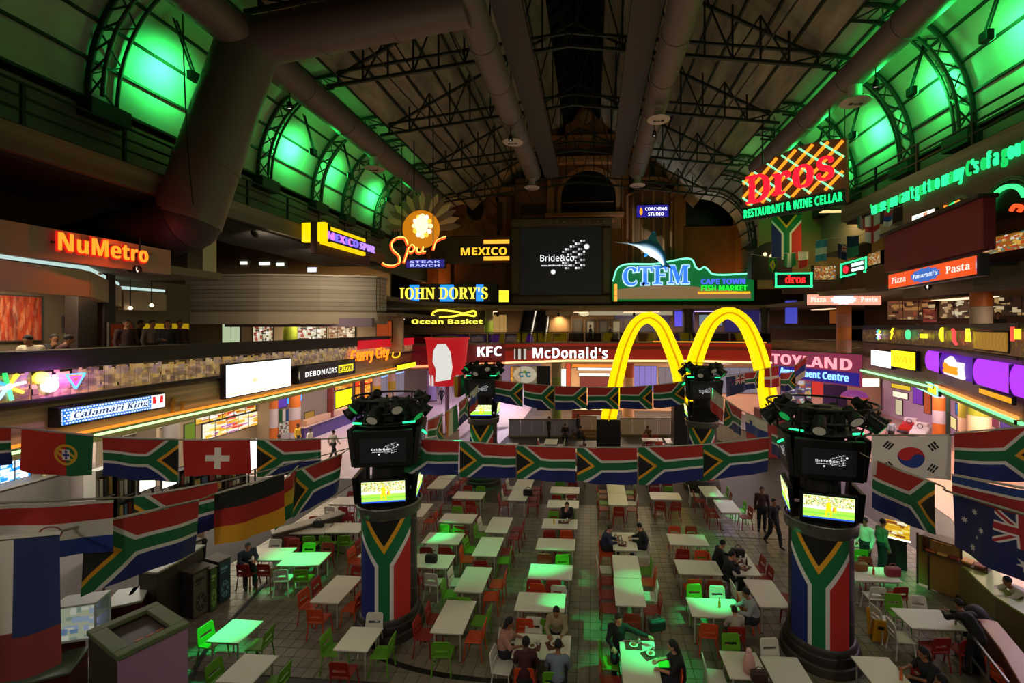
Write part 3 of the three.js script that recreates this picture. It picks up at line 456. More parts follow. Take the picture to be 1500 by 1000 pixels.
function mediaTower(x, z, turn, where, big) {
  const g = thing('media_tower', `black media tower of screens and stage lamps on top of ${where}`, 'tower', [x, 3.12, z], turn);
  const R1 = big; rim(g);
  part('core', new THREE.CylinderGeometry(0.42, 0.46, 2.4, 16).translate(0, 1.2, 0), M('#0d0c0c', 0.7), g);
  for (let i = 0; i < 6; i++) { const a = i * Math.PI / 3 + 0.3; part('post', bar(V(0.62 * Math.sin(a), 0, 0.62 * Math.cos(a)), V(0.62 * Math.sin(a), 3.0, 0.62 * Math.cos(a)), 0.028), mBlackMetal, g); }
  for (const a of [0, Math.PI / 2, Math.PI, -Math.PI / 2]) {
    const t = part('television', rbox(1.16, 0.68, 0.12, 0.02), M('#0a0a0b', 0.35), g); t.rotation.set(0.1, a, 0, 'YXZ'); t.position.set(0.72 * Math.sin(a), 0.74, 0.72 * Math.cos(a)); part('screen', box(1.04, 0.54, 0.02, 0, 0.02, 0.06), (big === 1 && a === 0 ? mBlackScreen : mMatch), t, 'screen showing a football match');
    const c = part('screen_cabinet', rbox(1.42, 0.95, 0.12, 0.02), M('#0a0a0a', 0.5), g); c.rotation.set(0.12, a, 0, 'YXZ'); c.position.set(0.78 * Math.sin(a), 1.86, 0.78 * Math.cos(a)); part('screen', box(1.1, 0.62, 0.02, 0, -0.04, 0.055), mBride, c, 'black screen with a small white advert');
  }
  for (let i = 0; i < 5; i++) { const a = i * 1.257; part('dimmer_box', rbox(0.4, 0.5, 0.32, 0.03, 0.38 * Math.sin(a), 2.7, 0.38 * Math.cos(a), a), M('#0f0e0e', 0.6), g); }
  part('deck', lathe([[0, 2.36], [0.86, 2.36], [0.88, 2.42], [0.0, 2.44]], 28), M('#121212', 0.6), g);
  for (const [y, r] of [[3.05, R1], [2.72, R1 * 0.93], [2.45, R1 * 0.86]]) part('rig_ring', new THREE.TorusGeometry(r, 0.03, 6, 36).rotateX(Math.PI / 2).translate(0, y, 0), mBlackMetal, g);
  for (let i = 0; i < 10; i++) { const a = i * Math.PI / 5; part('rig_strut', bar(V(R1 * 0.86 * Math.sin(a), 2.42, R1 * 0.86 * Math.cos(a)), V(R1 * Math.sin(a + 0.1), 3.05, R1 * Math.cos(a + 0.1)), 0.02), mBlackMetal, g); }
  for (let i = 0; i < 11; i++) {
    const a = i * Math.PI / 5.5 + 0.35, L = part('stage_lamp', [new THREE.CylinderGeometry(0.12, 0.16, 0.38, 12), new THREE.TorusGeometry(0.165, 0.02, 5, 12).rotateX(Math.PI / 2).translate(0, -0.19, 0), box(0.42, 0.03, 0.05, 0, 0.02, 0)], M('#101010', 0.5, 0.3), g);
    L.position.set(R1 * 0.95 * Math.sin(a), i % 3 ? 2.72 : 2.95, R1 * 0.95 * Math.cos(a)); L.rotation.set(-0.9 * Math.cos(a), 0, 0.9 * Math.sin(a));
    part('lens', new THREE.CylinderGeometry(0.13, 0.13, 0.02, 12).translate(0, -0.2, 0), i % 2 ? E('#2aff7a', 0.25) : E('#fff0c8', 0.12), L);
  }
  for (const [px, a, rz] of [[0, -0.75, 0.08], [1, 0.7, -0.06], [2, 1.35, -0.5], [3, -1.3, 0.4]]) { const m = part('led_strip', box(0.34, 0.04, 0.04), mGreenLed, g, 'glowing green strip'); m.position.set(0.95 * Math.sin(a), px > 1 ? 2.1 : 2.48, 0.95 * Math.cos(a)); m.rotation.set(0, a, rz, 'YXZ'); }
  return g;
}
const TW = [[-5.42, -11.75, 0.35, 'the front left flag pillar'], [5.6, -11.5, -0.35, 'the front right flag pillar'], [-5.6, -23, 0.1, 'the far left flag pillar'], [5.5, -23, -0.1, 'the far right flag pillar']];
for (const [x, z, t, w] of TW) { pillar(x, z, t + (x > 0 ? -0.05 : 0), w.replace('the ', 'the ')); mediaTower(x, z, t * 0.7, w, x > 0 ? (z > -15 ? 1.2 : 1) : 0.92); }
// stage lamps of the towers: warm light on the tables and green beams
{
  const g = new THREE.Color(0.0, 1, 0.26);
  const hit = (px, py, ti, cd, ang) => { const t = TW[ti], p = PY(px, py, 0.4), s = V(t[0], 5.75, t[1]), d = p.clone().sub(s).setY(0).normalize(); s.addScaledVector(d, 1.36); spot([s.x, s.y, s.z], [p.x, p.y, p.z], g, cd * 1.7, ang, 0.7, 1, 'stage_lamp_beam'); };
  const a = 0.16;
  hit(432, 830, 0, 130, a * 1.2); hit(318, 945, 0, 150, a); hit(645, 790, 0, 90, a); hit(700, 830, 0, 12, 0.4);
  hit(805, 838, 0, 120, a); hit(850, 903, 0, 90, a * 0.9);
  hit(940, 965, 1, 150, a * 1.1); hit(1040, 890, 1, 110, a * 1.1); hit(1068, 742, 3, 90, a); hit(925, 868, 1, 55, a * 0.8); hit(1035, 785, 1, 45, a * 1.1);
  hit(905, 720, 2, 110, a * 0.8); hit(1285, 830, 1, 80, a * 1.3); hit(690, 700, 2, 25, a * 1.6); hit(1000, 960, 1, 35, a);
}
for (const [x, z] of TW) spot([x, 6.4, z], [x * 0.6, 24, z - 5], 0xf0e0c0, 30, 1.1, 1, 4, 'roof_fill_light');  // added fill that brightens the roof from the tower tops
// strings of flags
{
  const D = (x, y, d) => PD(x, y, d), S = 'south african';
  const front = [[592, 640], [674, 646], [757, 652], [845, 655], [935, 655], [1031, 651], [1128, 640]], dz = (i) => 11.95 - i * 0.17;
  const pts = front.map(([x, y], i) => D(x, y, 12.05 - i * 0.13));
  line(pts, 'cord of the flag string between the two front pillars');
  for (let i = 0; i < 6; i++) flag('sa', pts[i], pts[i + 1].clone().lerp(pts[i], 0.02), 0.9, `green, red and blue flag, ${ORD[i]} from left on the string between the front pillars`, { group: 'flags between the front pillars' });
  const far = [[722, 556], [767, 561], [813, 565], [861, 567], [908, 567], [957, 564], [1004, 558]].map(([x, y]) => D(x, y, 22.6));
  line(far, 'cord of the flag string between the two far pillars');
  for (let i = 0; i < 6; i++) flag('sa', far[i], far[i + 1].clone().lerp(far[i], 0.03), 1.12, `green, red and blue flag, ${ORD[i]} from left on the string between the far pillars`, { flip: true, group: 'flags between the far pillars' });
  // left
  const F2 = (k, x0, y0, d0, x1, y1, d1, drop, label, o) => flag(k, D(x0, y0, d0), D(x1, y1, d1), drop, label, o);
  F2('sa', 434, 690, 10.3, 501, 664, 11.3, 0.98, 'green, red and blue flag with black point left, hanging beside the front left tower', { skew: -0.1 });
  F2('ghana', 406, 712, 9.6, 437, 682, 10.4, 0.95, 'red, yellow and green flag half hidden behind the black, red and gold flag');
  F2('germany', 315, 723, 8.0, 417, 693, 9.2, 0.97, 'flag of black, red and gold horizontal bands');
  F2('sa', 196, 728, 7.4, 318, 706, 8.4, 0.85, 'green, red and blue flag behind the large one at lower left');
  F2('sa', 121, 770, 5.7, 291, 732, 7.2, 0.86, 'large green, red and blue flag with black point, nearest at lower left');
  F2('paraguay', -40, 745, 4.9, 166, 734, 5.9, 0.62, 'red, white and blue banded flag with small round crest at left edge');
  F2('chile', -100, 795, 3.3, 88, 780, 3.9, 1.1, 'white and dark red flag with large navy block, closest to the camera at left');
  line([D(525, 645, 12.2), D(501, 664, 11.3), D(417, 693, 9.2), D(315, 723, 8), D(291, 732, 7.2), D(121, 770, 5.7), D(60, 784, 4.6), D(-120, 800, 3.2)], 'cord of the flag string running from the front left tower towards the camera');
  line([D(528, 652, 12.2), D(318, 706, 8.4), D(196, 728, 7.4), D(166, 729, 5.9), D(-40, 738, 4.9)], 'cord of the inner flag string from the front left tower');
  F2('sa', 376, 644, 10.2, 470, 643, 10.9, 0.78, 'green, red and blue flag right of the red flag with white cross');
  F2('swiss', 268, 644, 9.9, 366, 643, 10.2, 0.8, 'red flag with a white cross');
  F2('sa', 150, 640, 9.6, 261, 643, 9.9, 0.88, 'faded green, red and blue flag left of the red flag with white cross', { flip: true });
  F2('portugal', 31, 627, 9.2, 137, 637, 9.6, 0.85, 'red and green flag with a round golden crest');
  F2('sa', -80, 622, 9.0, 17, 626, 9.2, 0.8, 'cropped green, red and blue flag at the left picture edge');
  line([D(528, 640, 12.2), D(470, 643, 10.9), D(268, 644, 9.9), D(150, 640, 9.6), D(31, 627, 9.2), D(-90, 622, 9)], 'cord of the flag string from the front left tower to the left shops');
  // between the left pillars and the right pillars
  const run = (a, b, list, side) => { line([a, a.clone().lerp(b, 0.5).setY(a.y - 0.35), b], `cord of the flag string between the two ${side} pillars`); const n = list.length; list.forEach(([k, lab, o], i) => { const at = (t) => { const p = a.clone().lerp(b, t); p.y -= 0.35 * 4 * t * (1 - t) * 0.9; return p; }; flag(k, at((i + 0.06) / n), at((i + 0.92) / n), 1.0, lab, o); }); };
  run(V(-5.5, 5.05, -13), V(-5.6, 5.2, -22), [['honduras', 'blue and white flag nearest the front left tower on the left aisle string'], ['sa', 'green, red and blue flag on the left aisle string beside the blue and white one', { flip: true }], ['ivory', 'orange, white and green flag of vertical bands on the left aisle string'], ['sa', 'green, red and blue flag on the left aisle string behind the orange one', { flip: true }], ['slovenia', 'white, blue and red flag on the left aisle string nearest the far tower']], 'left');
  run(V(5.6, 5.2, -22), V(5.85, 5.1, -12.9), [['chilered', 'white and red flag on the right aisle string nearest the far tower'], ['sa', 'green, red and blue flag on the right aisle string near the far tower'], ['slovenia', 'white, blue and red flag with small crest on the right aisle string'], ['sa', 'green, red and blue flag on the right aisle string nearest the front tower', { flip: true }], ], 'right');
  F2('cameroon', 665, 552, 22, 680, 548, 23.2, 1.0, 'yellow, red and green flag hanging left of the far left tower');
  F2('newzealand', 1063, 552, 21.5, 1091, 547, 22, 0.9, 'dark blue flag with red stars right of the far right tower'); F2('sa', 1091, 546, 22, 1112, 543, 22.4, 0.85, 'small green, red and blue flag left of the yellow arch foot', { flip: true });
  F2('denmark', 1120, 540, 22.6, 1141, 535, 22.9, 1.0, 'red flag with a white cross in front of the yellow arch'); F2('sa', 1143, 546, 22.9, 1164, 544, 23.2, 0.9, 'small green, red and blue flag right of the yellow arch', { flip: true }); F2('serbia', 1163, 536, 23.2, 1181, 522, 23.6, 0.95, 'red, blue and white flag by the pink neon sign');
  line([D(1040, 552, 22), D(1091, 546, 22), D(1141, 536, 22.9), D(1164, 536, 23.2), D(1182, 522, 23.6), D(1260, 508, 25)], 'cord of the flag string from the far right tower to the right shops');
  // right
  F2('korea', 1277, 637, 8.9, 1394, 637, 8.5, 0.82, 'white flag with red and blue roundel and black bars');
  F2('sa', 1397, 634, 8.4, 1530, 622, 7.3, 0.85, 'green, red and blue flag with black point right, at the right picture edge', { flip: true });
  F2('sa', 1280, 673, 9.0, 1371, 708, 7.7, 0.9, 'green, red and blue flag sloping below the white flag with roundel', { flip: true, skew: 0.05 });
  F2('northstripe', 1395, 695, 6.2, 1540, 722, 5.0, 0.5, 'blue, white and red striped flag above the navy flag with stars');
  F2('australia', 1396, 722, 5.9, 1540, 765, 4.7, 0.73, 'navy flag with white stars and a cross in the corner');
  line([D(1252, 650, 11.6), D(1277, 637, 8.9), D(1394, 637, 8.5), D(1530, 622, 7.3)], 'cord of the flag string from the front right tower to the right shops');
  line([D(1252, 655, 11.6), D(1280, 673, 9), D(1371, 708, 7.7), D(1396, 722, 5.9), D(1540, 765, 4.7)], 'cord of the flag string from the front right tower towards the camera');
}
// ---------- tables and chairs ----------
const mTop = M('#d9d3c2', 0.35), mTabLeg = M('#b9b4a6', 0.4, 0.4);
const geoTop = new Map();
function tableGeo(w, l) { const k = w + 'x' + l; if (!geoTop.has(k)) geoTop.set(k, { top: rbox(w, 0.035, l, 0.012, 0, 0.7325, 0), apron: merge([box(w - 0.16, 0.06, 0.03, 0, 0.685, l / 2 - 0.09), box(w - 0.16, 0.06, 0.03, 0, 0.685, -l / 2 + 0.09), box(0.03, 0.06, l - 0.16, w / 2 - 0.09, 0.685, 0), box(0.03, 0.06, l - 0.16, -w / 2 + 0.09, 0.685, 0)]), leg: new THREE.CylinderGeometry(0.022, 0.02, 0.71, 8).translate(0, 0.36, 0), foot: new THREE.CylinderGeometry(0.026, 0.028, 0.02, 8).translate(0, 0.01, 0) }); return geoTop.get(k); }
function table(x, z, w, l, turn, label) {
  const q = tableGeo(w, l), g = thing('dining_table', label, 'table', [x, 0.012, z], turn);
  part('tabletop', q.top, mTop, g); part('apron', q.apron, mTabLeg, g);
  for (const i of [-1, 1]) for (const j of [-1, 1]) { const m = part('leg', q.leg, mTabLeg, g); m.position.set(i * (w / 2 - 0.09), 0, j * (l / 2 - 0.09)); part('foot', q.foot, mBlack, m); }
  return g;
}
// chair: moulded plastic, slotted back, four splayed legs; faces +z
const chairGeo = (() => {
  const seat = rbox(0.44, 0.03, 0.42, 0.014, 0, 0.45, 0.0);
  const s = poly([[-0.215, 0], [-0.205, 0.3], [-0.17, 0.345], [0.17, 0.345], [0.205, 0.3], [0.215, 0]]), hole = new THREE.Path([[-0.15, 0.1], [0.15, 0.1], [0.145, 0.165], [-0.145, 0.165]].map(([a, b]) => new THREE.Vector2(a, b))); s.holes.push(hole);
  const back = ext(s, 0.018, 0.004).translate(0, 0, -0.009); { const p = back.attributes.position; for (let i = 0; i < p.count; i++) p.setZ(i, p.getZ(i) - 0.06 * (p.getY(i) / 0.345) + 0.35 * p.getX(i) ** 2); back.computeVertexNormals(); } back.translate(0, 0.49, -0.2);
  const leg = (sx, sz) => bar(V(sx * 0.185, 0.45, sz * 0.175), V(sx * 0.225, 0, sz * 0.225), 0.014, 0.019, 6);
  return { seat, back, legs: [leg(-1, 1), leg(1, 1), leg(-1, -1), leg(1, -1)], posts: merge([bar(V(-0.2, 0.44, -0.19), V(-0.205, 0.55, -0.2), 0.018), bar(V(0.2, 0.44, -0.19), V(0.205, 0.55, -0.2), 0.018)]) };
})();
const CH = { r: ['dark red', '#8c1d16'], o: ['orange', '#c4451c'], g: ['lime green', '#5c9a1c'], w: ['white', '#cfc9bb'] }, proto = {};
for (const k in CH) {
  const m = M(CH[k][1], 0.45), g = new THREE.Group(); g.name = 'dining_chair';
  part('seat', chairGeo.seat, m, g); part('backrest', chairGeo.back, m, g); part('back_posts', chairGeo.posts, m, g); for (const l of chairGeo.legs) part('leg', l, m, g); proto[k] = g;
}
function chair(k, x, z, turn, label, group = 'plastic chairs of the food court') { const c = proto[k].clone(); c.name = numbered('dining_chair'); c.position.set(x, 0.012, z); c.rotation.y = turn; scene.add(c); tag(c, label, 'chair', group); return c; }
const colName = (k) => CH[k][0];
// [row, X, Z, orientation (l: length along the hall, t: across), chairs F(ar) N(ear) L(eft: far, near) R(ight: far, near)]
const ROWS = { a: 'row by the left counters', b: 'row left of left pillar', c: 'row behind left pillar', d: 'row right of left pillar', e: 'crosswise row left of centre', f: 'lengthwise centre row', g: 'crosswise row right of centre', h: 'row left of right pillar', i: 'row beyond right pillar' };
const TB = [
  ['a', -10.1, -15.6, 't', 'F:rg N:rg', 0.1], ['a', -9.0, -13.55, 't', 'F:gr N:wg', 0.1], ['a', -10.3, -13.75, 't', 'F:wr N:rr', 0.1], ['a', -8.9, -15.75, 't', 'F:rr N:gg', 0.06], ['a', -10.2, -18.2, 't', 'F:rr N:wr'],
  ['b', -7.05, -12.05, 'l', 'N:o L:ro R:oo F:r'], ['b', -5.42, -10.15, 's', 'L:g N:r F:w R:g'], ['b', -7.3, -9.1, 's', 'L:g R:g N:r'], ['b', -6.9, -17.5, 'l', 'L:rw R:ro'], ['b', -7.05, -20.5, 'l', 'L:rr R:rr'], ['b', -7.05, -21.85, 'l', 'L:rr R:ro N:'], ['b', -8.5, -10.2, 's', 'L:g R:g'],
  ['c', -4.98, -13.7, 't', 'F:w. N:rw'], ['c', -5.1, -15.2, 't', 'F:gg N:rr'], ['c', -5.08, -16.85, 't', 'F:gr N:gr'], ['c', -5.3, -19.2, 't', 'F:rg N:rr'], ['c', -7.0, -14.4, 'l', 'L:ro R:rg'],
  ['d', -3.45, -11.12, 'l', 'N:g L:rr R:go'], ['d', -3.4, -12.8, 'l', 'L:wg R:oo N:g'], ['d', -3.42, -14.75, 'l', 'L:go R:rg N:r'], ['d', -3.4, -16.4, 'l', 'L:wg R:rr'], ['d', -3.15, -19.4, 'l', 'L:wr R:rr'], ['d', -3.15, -20.72, 'l', 'L:wr R:rr'],
  ['e', -1.13, -10.2, 't', 'F:w. N:og L:ww R:..'], ['e', -1.35, -11.86, 't', 'F:rr N:og'], ['e', -1.22, -13.35, 't', 'F:rg N:ow'], ['e', -1.2, -15.06, 't', 'F:ro N:rg'], ['e', -1.18, -16.64, 't', 'F:gr N:ro'], ['e', -1.18, -18.5, 't', 'F:gw N:rg'], ['e', -1.2, -20.1, 't', 'F:gr N:rr'],
  ['f', 1.03, -9.9, 'l', 'L:gr R:go'], ['f', 1.02, -12.5, 'l', 'N:r L:rr R:wr'], ['f', 1.04, -13.82, 'l', 'L:wr R:go'], ['f', 1.1, -15.43, 'l', 'L:oo R:ww'], ['f', 1.08, -19.2, 'l', 'L:gr R:wr N:r'], ['f', 1.08, -20.5, 'l', 'L:rr R:gr'],
  ['g', 3.16, -11.93, 't', 'F:gw N:or R:o.'], ['g', 3.2, -13.92, 't', 'F:.o N:or'], ['g', 3.26, -15.7, 't', 'F:or N:rg'], ['g', 3.15, -19.7, 't', 'F:rg N:rr'],
  ['h', 3.25, -9.95, 's', 'F:g N:r L:w R:.'], ['h', 4.1, -9.85, 's', 'F:w N:r'], ['h', 4.55, -14.2, 'l', 'L:ow R:rr'], ['h', 4.75, -12.7, 'l', 'L:wo R:rr'], ['h', 5.48, -18.76, 'l', 'L:rr R:gr'], ['h', 5.25, -20.4, 'l', 'L:wr R:gr'], ['h', 6.1, -9.75, 'l', 'R:rr L:..'],
  ['i', 8.35, -11.85, 't', 'F:gw N:rr L:ww'], ['i', 8.2, -13.9, 't', 'F:rr N:wr'], ['i', 9.4, -10.3, 's', 'N:r L:o'], ['i', 8.4, -16, 't', 'F:gr N:rg'],
];
const rowCount = {};
for (const t of TB.slice().sort((a, b) => b[2] - a[2])) { t.n = rowCount[t[0]] = (rowCount[t[0]] ?? 0) + 1; }
const FARROWS = [];
function seatAll(x, z, turn, w, l, spec, desc, group) {
  const g = new THREE.Object3D(); g.position.set(x, 0, z); g.rotation.y = turn; g.updateMatrix();
  for (const s of spec.split(' ')) { const [side, cs] = s.split(':'); const n = cs.length; [...cs].forEach((k, i) => {
    if (!CH[k]) return; let p, a, pos; const u = n === 1 ? 0 : (i ? 0.3 : -0.3), j = () => (rnd() - 0.5) * 0.09;
    if (side === 'F') { p = V(u, 0, -l / 2 - 0.2 + j()); a = 0; pos = 'far side' + (n > 1 ? (i ? ', right' : ', left') : ''); }
    if (side === 'N') { p = V(u, 0, l / 2 + 0.2 + j()); a = Math.PI; pos = 'near side' + (n > 1 ? (i ? ', right' : ', left') : ''); }
    if (side === 'L') { p = V(-w / 2 - 0.2 + j(), 0, u); a = Math.PI / 2; pos = 'left side' + (n > 1 ? (i ? ', front' : ', back') : ''); }
    if (side === 'R') { p = V(w / 2 + 0.2 + j(), 0, u); a = -Math.PI / 2; pos = 'right side' + (n > 1 ? (i ? ', front' : ', back') : ''); }
    p.applyMatrix4(g.matrix); chair(k, p.x, p.z, a + turn + (rnd() - 0.5) * 0.24, `${colName(k)} plastic chair, ${pos}, ${desc}`, group); }); }
}
for (const [row, x, z, o, spec, turn = 0] of TB) {
  const [w, l] = o === 'l' ? [0.8, 1.29] : o === 't' ? [1.29, 0.8] : [0.8, 0.8], n = TB.find((q) => q[1] === x && q[2] === z).n, desc = `${ORD[n - 1]} table of the ${ROWS[row]}`;
  table(x, z, w, l, turn, `white ${o === 's' ? 'square' : 'oblong'} dining table, ${desc.replace(' table', ' from the front')}`);
  seatAll(x, z, turn, w, l, spec, desc);
}
// beyond the far string of flags
[[-2.6, -28.6, 'l', 'L:wr R:wg'], [-0.9, -26.6, 't', 'F:rr N:rr'], [-5, -27.5, 'l', 'L:rr R:rr'], [3.9, -29.6, 't', 'F:rr N:ro'], [5.1, -29.3, 'l', 'L:rr R:rw'], [1.2, -26.2, 't', 'F:rg N:rr'], [3.2, -26, 't', 'F:rr N:or'], [-3.3, -24.6, 't', 'F:rr N:rr'], [-0.9, -23.2, 't', 'F:rr N:gr'], [1.2, -23.4, 'l', 'L:rr R:rr'], [3.3, -22.6, 't', 'F:ro N:rr']].forEach(([x, z, o, spec], i) => {
  const [w, l] = o === 'l' ? [0.8, 1.29] : [1.29, 0.8], where = i < 5 ? ['left of the walkway end', 'by the two standing men', 'left beside the aisle', 'right of the yellow arch foot', 'beside the far right tower'][i] : `behind the near flag string, ${['right of the aisle', 'rightmost back', 'left back', 'left of the aisle', 'centre front', 'right front'][i - 5]}`;
  table(x, z, w, l, 0, `pale dining table in the far court, ${where}`); seatAll(x, z, 0, w, l, spec, `far table ${where.replace('behind the near flag string, ', 'past near string, ')}`);
});
// ---------- signs, shop fronts and the upper storeys ----------
function onPlane(px, py, A, B, out = 0) {
  const d = ray(px, py), ex = B[0] - A[0], ez = B[1] - A[1], L = Math.hypot(ex, ez); let nx = ez / L, nz = -ex / L; if (nx * A[0] + nz * A[1] > 0) { nx = -nx; nz = -nz; }
  const c = (A[0] + nx * out) * nx + (A[1] + nz * out) * nz; return d.clone().multiplyScalar(c / (d.x * nx - d.z * nz)).add(eyeP);
}
function frameP(A, B, xl, yt, yb, xr, out = 0.1) {
  const a = onPlane(xl, yt, A, B, out), b = onPlane(xl, yb, A, B, out), c = onPlane(xr, yt, A, B, out);
  return { w: Math.hypot(c.x - a.x, c.z - a.z), h: a.y - b.y, pos: [(a.x + c.x) / 2, b.y, (a.z + c.z) / 2], turn: Math.atan2(-(c.z - a.z), c.x - a.x) };
}
const hangRods = (g, f, H, n = 2) => part('hanging_rod', Array.from({ length: n }, (_, i) => bar(V((i / Math.max(1, n - 1) - 0.5) * f.w * 0.8, f.h, -0.08), V((i / Math.max(1, n - 1) - 0.5) * f.w * 0.8, f.h + H, -0.08), 0.02)), mBlackMetal, g);
const LW = [[-12.5, 0], [-12.5, 30]], Rs = (i) => [RIM[i], RIM[i + 1]], BK = (Z) => [[-30, Z], [30, Z]];
const neon = (c, k = 2.2) => E(c, k, '#0a0a0a');
const W = (s, k) => ({ mat: s, k });

// --- left fascia ---
{
  let f = frameP(...LW, 87, 597, 627, 243, 0.3);
  const t = canvasTex(1024, 192, (g, w, h) => { g.fillStyle = '#0f6fd0'; g.fillRect(0, 0, w, h); g.fillStyle = '#e8f6ff'; for (let i = 0; i < 30; i++) for (let j = 0; j < 6; j++) { g.beginPath(); g.arc(20 + i * 28 + (j % 2) * 14, 16 + j * 32, 11, 0, 7); g.fill(); } g.fillRect(64, 58, 762, 84); g.fillStyle = '#1c2c64'; fitText(g, 'Calamari King', 80, 128, 740, 100, 'italic bold {}px serif');
    g.fillStyle = '#f4f2f0'; g.fillRect(860, 0, 164, h); g.fillStyle = '#e0282a'; g.fillRect(880, 20, 124, 100); g.fillStyle = '#fff'; g.fillRect(914, 20, 56, 40); g.fillRect(922, 60, 40, 70); });
  signBox('shop_sign', 'blue and white dotted lightbox of the calamari shop on the left fascia', f, ET(t, 1.25), { d: 0.3 });
  f = frameP(...LW, 330, 533, 585, 427, 0.28);
  const t2 = canvasTex(512, 256, (g, w, h) => { g.fillStyle = '#ffffff'; g.fillRect(0, 0, w, h); const q = g.createRadialGradient(200, 150, 4, 200, 150, 50); q.addColorStop(0, '#e8a070'); q.addColorStop(1, '#ffffff'); g.fillStyle = q; g.fillRect(140, 90, 120, 110); g.fillStyle = '#c8a0e8'; g.fillRect(0, 214, w, 8); g.fillStyle = '#f0c070'; g.fillRect(0, 232, w, 8); });
  signBox('lit_screen', 'large glowing white screen on the left fascia', f, ET(t2, 2.2), { d: 0.2 });
  f = frameP(...LW, 437, 536, 563, 521, 0.3);
  const t3 = canvasTex(512, 128, (g, w, h) => { g.fillStyle = '#120f10'; g.fillRect(0, 0, w, h); g.fillStyle = '#f2f2ee'; fitText(g, 'DEBONAIRS', 40, 90, 280, 60); g.fillStyle = '#e8d820'; g.fillRect(332, 32, 156, 70); g.fillStyle = '#151008'; fitText(g, 'PIZZA', 340, 92, 140, 60); });
  signBox('shop_sign', 'black pizza shop sign with white and yellow lettering on the left fascia', f, ET(t3, 1.3), { d: 0.3 });
  const zA = 0.6, zB = 30.4;
  for (const [y, c, lab] of [[5.46, '#ff7a1e', 'orange neon tube along the lower edge of the left fascia'], [5.33, '#b8ffa0', 'pale green neon tube under the orange one on the left fascia']]) { const g = thing('neon_tube', lab, 'neon light', [-12.32, y, -zA]); part('tube', bar(V(0, 0, 0), V(0, 0, -(zB - zA)), 0.035, 0.035, 8), neon(c, 2), g); part('bracket', [4, 9, 14, 19, 24].map((z) => box(0.14, 0.05, 0.04, -0.06, 0, -z)), mBlackMetal, g); }
  // neon shapes on the parapet
  const sh = (px, py, label, build) => { const p = onPlane(px, py, ...LW, 0.1), g = thing('neon_shape', label, 'neon light', [p.x, p.y, p.z], Math.PI / 2); build(g); };
  sh(12, 566, 'multicoloured neon star on the left parapet', (g) => { const cs = ['#f4f8ff', '#ffe030', '#30e060', '#40a0ff', '#f4f8ff', '#a0c0ff', '#60f0a0', '#ffd040']; cs.forEach((c, i) => { const a = i * Math.PI / 4 + 0.2; part('ray', beam(V(0, 0, 0), V(0.3 * Math.cos(a), 0.3 * Math.sin(a), 0), 0.05, 0.05), neon(c, 2), g); }); part('centre', new THREE.SphereGeometry(0.07, 10, 8), neon('#ffffff', 2.5), g); });
  sh(60, 553, 'round yellow neon disc on the left parapet', (g) => part('disc', new THREE.CylinderGeometry(0.14, 0.14, 0.06, 20).rotateX(Math.PI / 2), neon('#ffd840', 1.8), g));
  sh(73, 564, 'round white neon disc below the yellow disc on the parapet', (g) => part('disc', new THREE.CylinderGeometry(0.16, 0.16, 0.06, 20).rotateX(Math.PI / 2), neon('#ffffff', 2.2), g));
  sh(111, 557, 'blue and pink neon triangle pointing down on the left parapet', (g) => { const T = (r, c) => part('tube', tube([V(-r, r * 0.8, 0), V(r, r * 0.8, 0), V(0, -r, 0)], 0.018, 40, 6, true), neon(c, 2), g); const T2 = (r, c) => part('tube', [beam(V(-r, r * 0.8, 0), V(r, r * 0.8, 0), 0.03, 0.03), beam(V(r, r * 0.8, 0), V(0, -r, 0), 0.03, 0.03), beam(V(0, -r, 0), V(-r, r * 0.8, 0), 0.03, 0.03)], neon(c, 2), g); T2(0.2, '#60b0ff'); T2(0.11, '#ff50c8'); void T; });
  const pl = new THREE.PointLight(0xd070ff, 3, 0, 2); pl.position.set(-12.1, 6.8, -9.6); pl.name = 'neon_shape_lamp'; scene.add(pl);
  // yellow raised figures beside the calamari sign
  { const p = onPlane(247, 590, ...LW, 0.06), g = thing('raised_lettering', 'worn yellow raised figures right of the calamari sign', 'lettering', [p.x, p.y - 0.3, p.z], Math.PI / 2); part('letter', letterGeo('f', 0.42, 0.04), M('#c89020', 0.5), g); const m = part('letter', letterGeo('r', 0.36, 0.04), M('#c89020', 0.5), g); m.position.x = 0.35; }
  // red neon script over the next shops
  f = frameP(...LW, 512, 512, 536, 582, 0.16);
  const g = thing('neon_lettering', 'red and yellow neon script with a bird outline on the left fascia', 'neon sign', f.pos, f.turn); letters('Curry City', g, -f.w / 2, f.h * 0.25, f.w * 0.78, f.h * 0.7, neon('#ff7a10', 2.2), { depth: 0.05 });
  part('bird_outline', tube([V(f.w * 0.36, 0.2, 0.05), V(f.w * 0.4, 0.7, 0.05), V(f.w * 0.38, 1.1, 0.05), V(f.w * 0.44, 1.25, 0.05), V(f.w * 0.52, 0.8, 0.05), V(f.w * 0.54, 0.2, 0.05)], 0.045, 40, 6, true), neon('#ffb020', 2), g);
  f = frameP(...LW, 493, 515, 540, 514, 0.1); void f;
  { const q = frameP(...LW, 524, 499, 512, 606, 0.14); const b = thing('light_box', 'glowing red fascia panel behind the red neon script', 'panel', q.pos, q.turn); part('face', rbox(q.w, q.h, 0.06, 0.01, 0, q.h / 2, 0), E('#d01020', 0.9), b); }
  f = frameP(...LW, 582, 535, 541, 610, 0.2); { const b = thing('light_box', 'small bright yellow strip sign under the red fascia', 'sign', f.pos, f.turn); part('face', rbox(f.w, 0.3, 0.06, 0.01, 0, 0.1, 0), neon('#e8f020', 1.5), b); part('backing', rbox(f.w + 0.06, 0.36, 0.04, 0.01, 0, 0.1, -0.05), mBlack, b); }
}
